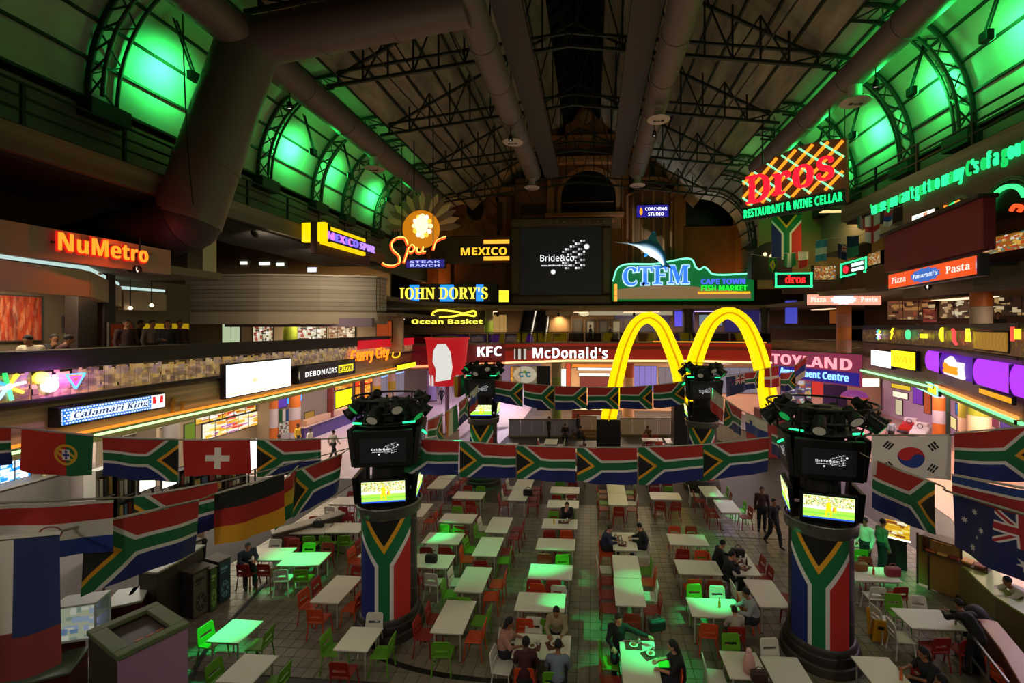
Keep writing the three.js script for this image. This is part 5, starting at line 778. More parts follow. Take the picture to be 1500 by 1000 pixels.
  signBox('monitor', 'small bright white monitor in the gallery right of the fish sign', frameP(...BK(41.6), 1032, 372, 382, 1048, 0), E('#e8f4ff', 1.5), { d: 0.1, category: 'screen', face: 'screen', edge: 0.03 });
  signBox('monitor', 'small white monitor on the terrace below the yellow corner sign', frameP(...BK(26.3), 450, 391, 399, 464, 0), E('#e0ecff', 1.5), { d: 0.1, category: 'screen', face: 'screen', edge: 0.03 }).add((() => { const m = new THREE.Mesh(box(0.08, 3, 0.08, 0, -1.5, -0.1), mBlackMetal); m.name = 'stand'; return m; })());
}
// --- right side signs ---
{
  // big lattice neon sign
  const A = [[6.8, 21], [11, 17.2]], f = frameP(...A, 1087, 258, 326, 1238, 0), top = frameP(...A, 1087, 222, 326, 1238, 0).h;
  const g = thing('lattice_sign', 'big lattice neon sign with red gothic lettering and green text strip below', 'neon sign', f.pos, f.turn), w = f.w, h = f.h;
  const outline = []; outline.push([-w / 2, 0.2], [-w / 2, h * 0.95]); for (let i = 1; i <= 10; i++) { const t = i / 10; outline.push([-w / 2 + w * t, h * 0.95 + (h * 1.12 - h * 0.95) * 1 * t + 0.55 * Math.sin(t * Math.PI * 0.86)]); } outline.push([w / 2, 0.2]);
  part('housing', ext(poly(outline), 0.3, 0.03).translate(0, 0, -0.4), E('#5a2c10', 0.35, '#2a1810'), g); void top;
  const inside = (x) => { const t = (x + w / 2) / w; return h * 0.95 + h * 0.17 * t + 0.55 * Math.sin(t * Math.PI * 0.86) - 0.08; };
  const clip = (x0, y0, dx, dy, nm, c, k) => { let a = null, b = null; for (let t = 0; t <= 12; t += 0.04) { const x = x0 + dx * t, y = y0 + dy * t; const ok = x > -w / 2 + 0.05 && x < w / 2 - 0.05 && y > 0.72 && y < inside(x); if (ok) { a ??= V(x, y, 0); b = V(x, y, 0); } } if (a && a.distanceTo(b) > 0.3) { part(nm, beam(a, b, 0.17, 0.07), neon(c, k), g); } };
  for (let i = -5; i < 9; i++) { clip(-w / 2 + i * 0.62 - 1, 0.7, 0.72, 0.69, 'orange_tube', '#ff8a1c', 1.7); clip(-w / 2 + i * 0.8 - 0.4, 4.6, 0.72, -0.69, 'green_tube', '#7affa8', 1.6); }
  letters('Dros', g, -w * 0.45, h * 0.36, w * 0.88, h * 0.58, neon('#ff1428', 1.9), { font: serif, depth: 0.14, z: 0.05, rise: 0.12 });
  part('text_strip', rbox(w, 0.62, 0.2, 0.03, 0, 0.36, -0.12), mBlack, g); letters('RESTAURANT & WINE CELLAR', g, -w * 0.48, 0.18, w * 0.96, 0.36, neon('#1cff84', 1.5), { z: 0 });
  part('hanger', [bar(V(-w * 0.3, h, -0.25), V(-w * 0.3, h + 2.6, -0.25), 0.03), bar(V(w * 0.35, h, -0.25), V(w * 0.35, h + 2.6, -0.25), 0.03)], mBlackMetal, g);
}
{
  // green neon sentence along the right wall
  const RWL = [[10.6, 0], [10.6, 20]], a = onPlane(1276, 304, ...RWL, 0.06), b = onPlane(1500, 212, ...RWL, 0.06);
  const g = thing('neon_lettering', 'long line of green neon lettering along the right wall', 'neon sign', [a.x, a.y - 0.3, a.z], -Math.PI / 2), w = b.z - a.z; const m = neon('#2aff8c', 1.7), m2 = neon('#14c85c', 1.3);
  let n = 0; letters("'cause you can't get too many C's of a good thing", g, 0, 0, w * 1.16, 0.42, () => (n++ % 3 ? m : m2), { depth: 0.05, z: 0 }); part('fixing_rail', box(w * 1.16, 0.04, 0.03, w * 0.58, 0.15, -0.03), mBlack, g);
  // arched windows with neon
  const win = (px, y0, y1, hw, label, k) => { const c = onPlane(px, y1, ...RWL, 0.03), l = onPlane(px - hw, y1, ...RWL, 0.03), r = Math.abs(c.z - l.z), H = onPlane(px, y0, ...RWL, 0.03).y - c.y; const q = thing('arched_window', label, 'window', [c.x, c.y, c.z], -Math.PI / 2), s = new THREE.Shape(); const yt = Math.max(0.05, H - r); s.moveTo(-r, 0); s.lineTo(-r, yt); s.absellipse(0, yt, r, Math.min(r, H - yt), Math.PI, 0, true); s.lineTo(r, 0); s.closePath();
    part('dark_pane', ext(s, 0.03), M('#1a100c', 0.3), q); const pts = (q2, z) => Array.from({ length: 13 }, (_, i) => { const a2 = Math.PI - i / 12 * Math.PI; return V(r * q2 * Math.cos(a2), yt + Math.min(r, H - yt) * q2 * Math.sin(a2), z); }); part('frame', tube([V(-r, 0, 0.05), ...pts(1, 0.05), V(r, 0, 0.05)], 0.05, 40, 6), M('#5a4434', 0.7), q);
    part('green_tube', tube(pts(0.72, 0.08).slice(1, 12), 0.06, 24, 6), neon('#3cff80', 1.7), q); if (k) { part('green_tube', beam(V(-r * 0.8, 0.12, 0.08), V(r * 0.8, 0.12, 0.08), 0.09, 0.06), neon('#60ffa0', 1.7), q); letters('Beer Shop', q, -r * 0.62, 0.3, r * 1.3, 0.28, neon('#ff7a20', 1.8), { z: 0.08 }); } else { part('red_tube', tube([V(r * 0.2, yt * 0.5, 0.08), V(r * 0.35, yt * 0.9, 0.08), V(r * 0.6, yt * 0.5, 0.08), V(r * 0.5, yt * 0.2, 0.08)], 0.05, 16, 6), neon('#ff4a20', 1.8), q); part('green_tube', beam(V(-r * 0.7, 0.3, 0.08), V(-r * 0.7, 0.62, 0.08), 0.12, 0.06), neon('#3cff80', 1.6), q); } };
  win(1404, 289, 325, 24, 'arched window with green and orange neon lettering on the right wall', 1); win(1478, 262, 318, 36, 'larger arched window with green neon arc at the right picture edge', 0);
}
{
  // third-level fronts on the right
  const R3 = [[14, 24.5], [13.2, 19.5]], C1 = [[9.6, 23], [14.5, 22.6]], C2 = [[10.25, 18], [9.5, 12.6]];
  const q = (A, xl, yt, yb, xr) => frameP(...A, xl, yt, yb, xr, 0);
  const warm = (seed) => canvasTex(128, 96, (g, w, h) => { let s = seed; const r = () => (s = (s * 16807) % 2147483647) / 2147483647; g.fillStyle = '#a86a24'; g.fillRect(0, 0, w, h); for (let i = 0; i < 160; i++) { g.fillStyle = ['#e8b04a', '#c84a1c', '#8a6a3c', '#f0d890', '#6a8a7a', '#d89030', '#b8442c', '#e8e0d0'][Math.floor(r() * 8)]; g.fillRect(r() * w, r() * h, 4 + r() * 12, 4 + r() * 14); } });
  let f = q(BK(23), 1135, 399, 421, 1190); let g = signBox('neon_sign', 'small black sign outlined in green neon with red lettering', f, null, { d: 0.2 });
  const rim = (gg, w, h, k = 0.05) => part('green_tube', [box(w, k * 1.4, 0.05, 0, h - k, 0.02), box(w, k * 1.4, 0.05, 0, k, 0.02), box(k * 1.4, h, 0.05, -w / 2 + k, h / 2, 0.02), box(k * 1.4, h, 0.05, w / 2 - k, h / 2, 0.02)], neon('#30ff90', 1.8), gg);
  rim(g, f.w, f.h); letters('dros', g, -f.w * 0.24, f.h * 0.28, f.w * 0.55, f.h * 0.5, neon('#ff2424', 1.8), { font: serif });
  f = q(BK(23), 1191, 388, 411, 1225); signBox('picture_panel', 'warm lit picture panel right of the small red lettered sign', f, ET(warm(11), 0.55), { d: 0.2 });
  const C3 = [[12.6, 21], [12.4, 16.9]]; f = q(C3, 1232, 386, 407, 1270); g = signBox('neon_sign', 'oblique green outlined sign with a red barrel shape and white text', f, null, { d: 0.2 }); rim(g, f.w, f.h); part('red_barrel', new THREE.CylinderGeometry(f.h * 0.26, f.h * 0.26, 0.06, 16).rotateX(Math.PI / 2).translate(-f.w * 0.28, f.h * 0.5, 0.03), neon('#ff1c30', 1.7), g); letters('DROS', g, -f.w * 0.02, f.h * 0.56, f.w * 0.42, f.h * 0.22, neon('#d0ffe8', 1.6)); letters('CELLAR', g, -f.w * 0.02, f.h * 0.24, f.w * 0.42, f.h * 0.2, neon('#d0ffe8', 1.6));
  f = q(C3, 1271, 371, 391, 1290); signBox('picture_panel', 'narrow warm picture panel beside the oblique green outlined sign', f, ET(warm(23), 0.6), { d: 0.2 });
  f = q(C2, 1290, 345, 400, 1432); struct('trim_7', box(0.12, 0.75, 14, 10.56, 10.0, -6.2), M('#3c0e0e', 0.6)); struct('trim_8', box(0.14, 0.62, 14, 10.56, 9.32, -6.2), mStone); g = thing('facade_panel', 'large plain dark red facade panel above the orange pizza sign', 'panel', f.pos, f.turn); part('panel', rbox(f.w, f.h, 0.3, 0.04, 0, f.h / 2, -0.25), M('#7a1218', 0.6), g); part('top_lip', rbox(f.w + 0.1, 0.12, 0.45, 0.03, 0, f.h, -0.2), M('#2c0a0a', 0.6), g);
  const pz = (c1, c2) => canvasTex(512, 96, (gg, w, h) => { gg.fillStyle = c1; gg.fillRect(0, 0, w, h); gg.fillStyle = '#fff4e8'; fitText(gg, 'Pizza', 22, 66, 110, 56, 'bold {}px serif'); fitText(gg, 'Pasta', 370, 66, 120, 56, 'bold {}px serif'); gg.fillStyle = c2; gg.beginPath(); for (let i = 0; i < 24; i++) { const a = i / 24 * Math.PI * 2, r = i % 2 ? 1 : 0.84; gg.lineTo(252 + 96 * r * Math.cos(a), 48 + 46 * r * Math.sin(a)); } gg.fill(); gg.fillStyle = '#ffffff'; fitText(gg, "Panarotti's", 176, 60, 150, 34, 'italic bold {}px serif'); });
  f = q(C2, 1301, 401, 425, 1432); signBox('restaurant_sign', 'orange lit pizza sign with a blue badge under the red panel', f, ET(pz('#e8501c', '#3a6ac0'), 1.15), { d: 0.25 }).add((() => { const m = new THREE.Mesh(merge([-0.4, 0, 0.4].map((t) => box(0.08, 0.08, 1.6, f.w * t, f.h * 0.6, -0.9))), mBlackMetal); m.name = 'wall_bracket'; return m; })());
  f = q([[12.8, 22.5], [13.4, 18.2]], 1181, 431, 448, 1292); f = frameP(...BK(24.02), 1181, 430, 448, 1292, 0); signBox('restaurant_sign', 'pale pink lit pizza sign with a white and blue badge', f, ET(pz('#ff9a80', '#e8f0ff'), 1.4), { d: 0.25 }).add((() => { const m = new THREE.Mesh(merge([box(0.04, 0.4, 0.04, -1, f.h + 0.18, -0.1), box(0.04, 0.4, 0.04, 1, f.h + 0.18, -0.1)]), mBlackMetal); m.name = 'hanging_rod'; return m; })());
  f = frameP([10.6, 0], [10.6, 20], 1438, 349, 377, 1520, 0.1); signBox('picture_panel', 'wide warm lit picture panel at the right edge of the third level', f, ET(warm(37), 0.75), { d: 0.2 });
  f = frameP([10.6, 0], [10.6, 20], 1335, 315, 328, 1370, 0.15); signBox('light_box', 'small bright white panel sign on the right wall below the green lettering', f, ET(canvasTex(128, 48, (gg, w, h) => { gg.fillStyle = '#fff8e8'; gg.fillRect(0, 0, w, h); gg.fillStyle = '#c88060'; gg.fillRect(70, 8, 22, 32); gg.fillStyle = '#a0c8d8'; gg.fillRect(20, 20, 30, 10); }), 1.3), { d: 0.12 });
  f = frameP([10.6, 0], [10.6, 20], 1428, 322, 335, 1434, 0.15); signBox('wall_lamp', 'tiny amber lamp between the arched windows on the right wall', f, E('#ffb030', 1.6), { d: 0.1, category: 'lamp', face: 'lens', edge: 0.01 });
  for (const [x, y, z, w2, lab] of [[13, 13.6, -22.5, 4, 'long added ceiling lamp over the upper right terrace'], [-17, 12.9, -28.5, 5, 'long added ceiling lamp over the upper left terrace']]) { const gg = thing('ceiling_light', lab, 'ceiling light', [x, y, z]); part('housing', rbox(w2 + 0.1, 0.08, 0.5, 0.02, 0, 0.03, 0), M('#3a3428', 0.5), gg); part('diffuser', box(w2, 0.03, 0.4, 0, -0.02, 0), E('#ffd890', 1.2), gg); part('hanging_rod', [bar(V(-w2 * 0.4, 0, 0), V(-w2 * 0.4, 2.4, 0), 0.015), bar(V(w2 * 0.4, 0, 0), V(w2 * 0.4, 2.4, 0), 0.015)], mBlackMetal, gg); area([x, y - 0.06, z], w2, 0.4, 0xffd890, 40); }  // both lamps added to brighten the terrace walls
  // beige back wall of the terrace with openings and long hanging flag
  const w = struct('wall_right', [box(9.6, 5.6, 0.2, 14.1, 13, -26)], M('#8a7448', 0.85)), mDk = M('#15100c', 0.5);
  for (const [px, py, r] of [[1130, 386, 1.1], [1243, 352, 1.2]]) { const p = P(px, py, 25.9); part('arched_opening', ext((() => { const s = new THREE.Shape(); s.moveTo(-r, -0.9); s.lineTo(-r, 0.1); s.absarc(0, 0.1, r, Math.PI, 0, true); s.lineTo(r, -0.9); s.closePath(); return s; })(), 0.04).translate(p.x, p.y, p.z), mDk, w); part('warm_lamp', [0, 1, 2].map((i) => new THREE.SphereGeometry(0.1, 8, 6).translate(p.x - 0.4 + i * 0.35, p.y + 0.5 - i * 0.1, p.z + 0.15)), neon('#ffe0a0', 2), w); }
  struct('wall_right', [box(5.4, 0.95, 0.2, 12.6, 10.25, -24.2), box(0.2, 0.95, 6, 12.7, 10.25, -19.5)], M('#3a1a14', 0.7));
  const bann = thing('flag', 'long vertical flag hung below the lattice neon sign', 'flag', [P(1152, 330, 24).x, P(1152, 316, 24).y - 2.2, -24]); part('cloth', box(1.5, 2.3, 0.02, 0, 1.1, 0), MT(tBan, 0.9), bann); part('hem', box(1.55, 0.06, 0.04, 0, 2.27, 0), mBlack, bann); part('hanging_rod', [box(0.03, 5.2, 0.03, -0.6, 4.8, 0), box(0.03, 5.2, 0.03, 0.6, 4.8, 0)], mBlackMetal, bann);
  const hang = (k, x0, y0, D0, x1, y1, D1, drop, lab) => flag(k, PD(x0, y0, D0), PD(x1, y1, D1), drop, lab);
  hang('england', 1267, 318, 17.5, 1289, 311, 17.2, 1.0, 'white flag with red cross hanging at the end of the right wall'); hang('blue', 1240, 346, 20, 1258, 345, 19.8, 0.9, 'teal and green banded flag left of the white flag with red cross'); hang('argentina', 1195, 353, 21, 1212, 350, 21, 1.0, 'pale blue and white banded flag on the upper right terrace'); hang('brazil', 1126, 377, 22.8, 1138, 377, 22.8, 0.75, 'green flag with yellow diamond on the upper right terrace'); hang('nigeria', 1148, 371, 22.6, 1165, 370, 22.6, 0.65, 'pale green and white flag right of the green and yellow flag'); hang('chilered', 1169, 369, 22.4, 1184, 369, 22.4, 0.75, 'white and red flag right of the pale green flag on the terrace'); hang('newzealand', 1227, 356, 20.6, 1240, 358, 20.3, 0.7, 'dark blue flag left of the teal banded flag'); hang('italy', 1256, 310, 18.2, 1268, 308, 18, 0.7, 'green, white and red flag above the white flag with red cross'); hang('serbia', 1296, 309, 16.5, 1309, 306, 16.2, 0.55, 'small dim flag right of the white flag with red cross');
  line([PD(1100, 372, 23), PD(1138, 377, 22.8), PD(1184, 369, 22.4), PD(1212, 350, 21), PD(1258, 345, 19.8), PD(1289, 311, 17.2), PD(1325, 300, 16)], 'cord of the small flag string on the upper right terrace');
}
{
  // second-level fascia on the right
  let f = frameP(...Rs(5), 1132, 514, 547, 1188, 0.1); const w5 = frameP(...Rs(5), 1128, 512, 551, 1262, 0.05);
  let g = thing('neon_sign', 'pink and blue neon amusement centre sign on the right back corner', 'neon sign', w5.pos, w5.turn); part('backing', rbox(w5.w, w5.h, 0.08, 0.02, 0, w5.h / 2, -0.06), E('#a83c60', 0.55), g); part('blue_glow_panel', box(w5.w * 0.9, w5.h * 0.4, 0.03, w5.w * 0.03, w5.h * 0.24, 0), E('#28209a', 0.7), g); letters('TOYLAND', g, -w5.w * 0.47, w5.h * 0.5, w5.w * 0.9, w5.h * 0.36, neon('#ff8a94', 1.9), { z: 0.03 }); letters('Amusement Centre', g, -w5.w * 0.36, w5.h * 0.14, w5.w * 0.75, w5.h * 0.24, neon('#80b8ff', 2), { z: 0.03 }); void f;
  f = frameP(...Rs(6), 1276, 511, 535, 1305, 0.2); signBox('shop_sign', 'glowing white shop sign with a pink edge on the right fascia', f, ET(canvasTex(96, 80, (gg, w, h) => { gg.fillStyle = '#fffafc'; gg.fillRect(0, 0, w, h); gg.fillStyle = '#f0dcc8'; fitText(gg, 'SUB', 8, 58, 80, 54, 'italic bold {}px sans-serif'); }), 2), { d: 0.25 });
  f = frameP(...Rs(6), 1305, 511, 537, 1341, 0.2); signBox('shop_sign', 'glowing yellow shop sign beside the white one on the right fascia', f, ET(canvasTex(128, 96, (gg, w, h) => { gg.fillStyle = '#ffee10'; gg.fillRect(0, 0, w, h); gg.fillStyle = '#ffb400'; fitText(gg, 'WAY', 8, 70, 112, 60, 'italic bold {}px sans-serif'); }), 1.5), { d: 0.25 });
  f = frameP(...Rs(7), 1312, 541, 552, 1374, 0.15); g = signBox('neon_sign', 'long yellow strip sign outlined in pale green neon', f, E('#f0e020', 1.4), { d: 0.12 }); part('outline_tube', [box(f.w, 0.05, 0.05, 0, f.h, 0.03), box(f.w, 0.05, 0.05, 0, 0, 0.03), box(0.05, f.h, 0.05, f.w / 2, f.h / 2, 0.03), box(0.05, f.h, 0.05, -f.w / 2, f.h / 2, 0.03)], neon('#90ffc0', 1.8), g);
  // purple half-round light box
  const a = onPlane(1361, 513, ...Rs(7), 0.2), b = onPlane(1361, 541, ...Rs(7), 0.2), c = onPlane(1520, 520, ...Rs(7), 0.2), L = Math.hypot(c.x - a.x, c.z - a.z), hh = a.y - b.y, turn = Math.atan2(-(c.z - a.z), c.x - a.x);
  g = thing('purple_lightbox', 'half-round purple light box with an orange and white badge on the right fascia', 'sign', [a.x, b.y, a.z], turn);
  const cuts = [0, 0.22, 0.6, 0.88, 1.0]; for (let i = 0; i < 4; i++) { const x0 = L * cuts[i] + 0.02, x1 = L * cuts[i + 1] - 0.02; part('lit_section', new THREE.CylinderGeometry(hh / 2, hh / 2, x1 - x0, 20, 1, false, -Math.PI / 2, Math.PI).rotateZ(Math.PI / 2).scale(1, 1, 0.35).translate((x0 + x1) / 2, hh / 2, 0), E(i === 1 ? '#5a10b0' : '#a030f0', i === 1 ? 0.9 : 1.5), g); part('divider', box(0.04, hh * 1.02, 0.1, x1 + 0.02, hh / 2, hh * 0.12), M('#2a1040', 0.5), g); }
  const bx = L * 0.42; part('badge', ext(poly([[-0.85, 0.1], [-0.8, 0.75], [-0.3, 0.95], [0.1, 0.7], [0.85, 0.72], [0.9, 0.05]].map(([x, y]) => [x * 1.1, y * hh * 0.9])), 0.08, 0.03).translate(bx, 0.05, hh * 0.17), E('#fff0e8', 1.3), g); letters('Steers', g, bx - 0.8, hh * 0.22, 1.6, hh * 0.42, neon('#ff8a10', 1.5), { z: hh * 0.17 + 0.12, font: serif });
  for (const [i, y, col, lab] of [[7, 5.48, '#ff8a40', 'orange neon tube along the lower edge of the right fascia'], [7, 5.36, '#70ff90', 'green neon tube under the orange one on the right fascia'], [6, 5.36, '#a0ffa8', 'pale green neon tube on the far part of the right fascia']]) { const p0 = RIM[i], p1 = RIM[i + 1], g2 = thing('neon_tube', lab, 'neon light', [p0[0] - 0.15, y, -p0[1] + 0.05]); part('tube', beam(V(0, 0, 0), V(p1[0] - p0[0], 0, -(p1[1] - p0[1])), 0.07, 0.09), neon(col, 1.9), g2); part('end_cap', box(0.12, 0.12, 0.1), mBlack, g2); }
  { const p0 = RIM[8], p1 = RIM[9], g2 = thing('neon_tube', 'green neon tube on the nearest part of the right fascia', 'neon light', [p0[0] - 0.15, 5.36, -p0[1] + 0.05]); part('tube', beam(V(0, 0, 0), V(p1[0] - p0[0], 0, -(p1[1] - p0[1])), 0.07, 0.09), neon('#70ff90', 1.9), g2); part('end_cap', box(0.12, 0.12, 0.1), mBlack, g2); }
  f = frameP(...Rs(7), 1433, 562, 571, 1480, 0.25); f = frameP(...Rs(7), 1434, 566, 577, 1482, 0.2); signBox('light_box', 'amber lit panel hanging under the right fascia', f, E('#e8a020', 1.2), { d: 0.1 });
  // neon shapes on the right parapet
  const sh = (px, py, label, build, seg = 7) => { const p = onPlane(px, py, ...Rs(seg), 0.14), A = RIM[seg], B = RIM[seg + 1]; const q = thing('neon_shape', label, 'neon light', [p.x, p.y, p.z], Math.atan2(B[1] - A[1], B[0] - A[0])); q.rotation.y = Math.atan2((B[1] - A[1]), (B[0] - A[0])) ; const t = frameP(...Rs(seg), px - 4, py - 4, py + 4, px + 4, 0.14).turn; q.rotation.y = t; build(q); };
  sh(1287, 490, 'multicoloured neon star on the right parapet', (g2) => ['#ffffff', '#ffe030', '#50ff80', '#60b0ff', '#ffffff', '#80d0ff', '#c0ff60', '#ff80c0'].forEach((cc, i) => { const a2 = i * Math.PI / 4; part('ray', beam(V(0, 0, 0), V(0.3 * Math.cos(a2), 0.3 * Math.sin(a2), 0), 0.06, 0.06), neon(cc, 1.9), g2); }), 6);
  sh(1307, 489, 'yellow neon bolt on the right parapet', (g2) => part('bolt', ext(poly([[0.1, 0.32], [-0.16, 0.05], [-0.02, 0.05], [-0.12, -0.3], [0.18, 0.08], [0.04, 0.08], [0.2, 0.32]]), 0.05), neon('#ffe020', 1.7), g2), 6);
  sh(1330, 490, 'round green neon disc on the right parapet', (g2) => part('disc', new THREE.CylinderGeometry(0.24, 0.24, 0.06, 20).rotateX(Math.PI / 2), neon('#50e890', 1.4), g2), 6);
  sh(1353, 492, 'yellow neon lozenge on the right parapet', (g2) => part('lozenge', rbox(0.62, 0.2, 0.06, 0.05), neon('#f8f020', 1.7), g2), 6); sh(1380, 490, 'yellow neon quarter disc on the right parapet', (g2) => part('quarter_disc', ext(poly([[-0.3, 0], [-0.05, 0.28], [0.22, 0.3], [0.22, -0.28], [0, -0.25]]), 0.05), neon('#f8ec20', 1.7), g2));
  sh(1398, 493, 'red neon squiggle on the right parapet', (g2) => part('squiggle', tube([V(-0.2, 0.28, 0), V(-0.05, 0.15, 0), V(-0.02, -0.15, 0), V(0.22, -0.28, 0)], 0.06, 16, 6), neon('#ff4848', 1.5), g2)); sh(1419, 490, 'yellow neon trapezium on the right parapet', (g2) => part('trapezium', ext(poly([[-0.24, -0.24], [-0.12, 0.22], [0.12, 0.22], [0.26, -0.24]]), 0.05), neon('#f8f030', 1.7), g2)); sh(1486, 489, 'red and yellow neon bars at the end of the right parapet', (g2) => { part('bar', box(0.14, 0.4, 0.05, -0.12, 0, 0), neon('#ff4a3c', 1.5), g2); part('bar', box(0.3, 0.3, 0.05, 0.2, 0, 0), neon('#ffd030', 1.4), g2); });
  f = frameP(...Rs(7), 1426, 484, 512, 1476, 0.06); signBox('picture_panel', 'golden printed panel between the neon shapes on the right parapet', f, ET(canvasTex(128, 64, (gg, w, h) => { gg.fillStyle = '#c8902a'; gg.fillRect(0, 0, w, h); gg.strokeStyle = '#6a4410'; for (let i = 0; i < 9; i++) { gg.beginPath(); gg.moveTo(i * 16, 0); gg.bezierCurveTo(i * 10 + 30, 20, i * 14, 44, i * 12 + 30, 64); gg.stroke(); } }), 0.6), { d: 0.06 });
}
// --- cinema lettering, left ---
{
  const f = frameP([-12.44, 0], [-12.44, 20], 76, 338, 370, 215, 0.08), g = thing('neon_lettering', 'orange and red neon cinema lettering on the beige left beam', 'neon sign', f.pos, f.turn);
  letters('NuMetro', g, -f.w / 2, 0.04, f.w, f.h * 0.95, neon('#e01c10', 1.0), { depth: 0.05 }); letters('NuMetro', g, -f.w / 2 + 0.02, 0.08, f.w * 0.985, f.h * 0.82, neon('#ff7a1c', 2.2), { depth: 0.02, z: 0.07 }); part('fixing_rail', box(f.w, 0.05, 0.04, 0, 0.25, -0.02), mBlack, g);
  const pl = new THREE.PointLight(0xff4a18, 2.5, 0, 2); pl.position.set(f.pos[0] + 0.5, f.pos[1] + 0.3, f.pos[2]); pl.name = 'neon_lettering_lamp'; scene.add(pl);
}
// ---------- people ----------
const smin = (a, b, k) => { const h = Math.max(k - Math.abs(a - b), 0) / k; return Math.min(a, b) - h * h * k / 4; };
function capsule(a, b, ra, rb) {                                       // rounded cone between two joints
  const d = b.clone().sub(a), L2 = d.lengthSq() || 1e-9;
  return (x, y, z) => { const px = x - a.x, py = y - a.y, pz = z - a.z, t = Math.max(0, Math.min(1, (px * d.x + py * d.y + pz * d.z) / L2)), qx = px - d.x * t, qy = py - d.y * t, qz = pz - d.z * t; return Math.sqrt(qx * qx + qy * qy + qz * qz) - (ra + (rb - ra) * t); };
}
function ellipsoid(c, r) { return (x, y, z) => { const a = (x - c.x) / r.x, b = (y - c.y) / r.y, e = (z - c.z) / r.z, k = Math.sqrt(a * a + b * b + e * e); return (k - 1) * Math.min(r.x, r.y, r.z); }; }
function meshField(f, lo, hi, cell) {
  const size = Math.max(hi.x - lo.x, hi.y - lo.y, hi.z - lo.z) + cell * 4, N = Math.ceil(size / cell), half = cell * N / 2, c = lo.clone().add(hi).multiplyScalar(0.5), mc = new MarchingCubes(N, undefined, false, false, 60000), F2 = mc.field;
  F2.fill(-1);
  const i0 = (v, l) => Math.max(0, Math.floor((v - l + half) / cell) - 2), i1 = (v, l) => Math.min(N - 1, Math.ceil((v - l + half) / cell) + 2);
  for (let k = i0(lo.z, c.z); k <= i1(hi.z, c.z); k++) for (let j = i0(lo.y, c.y); j <= i1(hi.y, c.y); j++) for (let i = i0(lo.x, c.x); i <= i1(hi.x, c.x); i++) F2[i + j * N + k * N * N] = -f(c.x + (i - N / 2) * cell, c.y + (j - N / 2) * cell, c.z + (k - N / 2) * cell);
  mc.isolation = 0; mc.update();
  const n = mc.count, p = new Float32Array(n * 3), q = new Float32Array(n * 3);
  for (let i = 0; i < n; i++) { p[i * 3] = mc.positionArray[i * 3] * half + c.x; p[i * 3 + 1] = mc.positionArray[i * 3 + 1] * half + c.y; p[i * 3 + 2] = mc.positionArray[i * 3 + 2] * half + c.z; for (let k = 0; k < 3; k++) q[i * 3 + k] = mc.normalArray[i * 3 + k]; }
  const g = new THREE.BufferGeometry(); g.setAttribute('position', new THREE.BufferAttribute(p, 3)); g.setAttribute('normal', new THREE.BufferAttribute(q, 3)); return g;
}
const field = (list, k) => (x, y, z) => { let d = 9; for (const f of list) { const e = f(x, y, z); d = d === 9 ? e : smin(d, e, k); } return d; };
function bounds(pts, pad) { const b = new THREE.Box3().setFromPoints(pts).expandByScalar(pad); return [b.min, b.max]; }
function hand(w, dir, palmN, curl) {                                     // palm, four fingers of different lengths and a thumb from the side of the palm
  const f = dir.clone().normalize(), s = new THREE.Vector3().crossVectors(f, palmN).normalize(), n = palmN.clone().normalize(), at = (a, b, c) => w.clone().addScaledVector(f, a).addScaledVector(s, b).addScaledVector(n, c), L = [], pts = [];
  L.push(capsule(at(0, 0, 0), at(0.075, 0.022, 0), 0.024, 0.018), capsule(at(0, 0, 0), at(0.075, -0.022, 0), 0.024, 0.018), capsule(at(0.03, 0, 0), at(0.08, 0, 0), 0.02, 0.018));
  const fingers = [];
  [[-0.033, 0.058], [-0.011, 0.07], [0.011, 0.076], [0.033, 0.068]].forEach(([b, l]) => { const a = at(0.08, b, 0), m = at(0.08 + l * 0.5, b * 1.12, -curl * 0.25 * l), e = at(0.08 + l * (1 - 0.35 * curl), b * 1.18, -curl * 0.85 * l); fingers.push(field([capsule(a, m, 0.0105, 0.009), capsule(m, e, 0.009, 0.0075)], 0.004)); pts.push(e); });
  const t0 = at(0.02, 0.03, -0.004), t1 = at(0.055, 0.062, -0.014), t2 = at(0.085, 0.07, -0.02); fingers.push(field([capsule(t0, t1, 0.014, 0.011), capsule(t1, t2, 0.011, 0.009)], 0.006)); pts.push(t2, at(-0.03, 0, 0), at(0.08, 0.03, 0), at(0.08, -0.03, 0));
  const palm = field(L, 0.012); const fn = (x, y, z) => { let d = palm(x, y, z); for (const q of fingers) d = smin(d, q(x, y, z), 0.005); return d; };
  return meshField(fn, ...bounds(pts, 0.02), 0.0045);
}
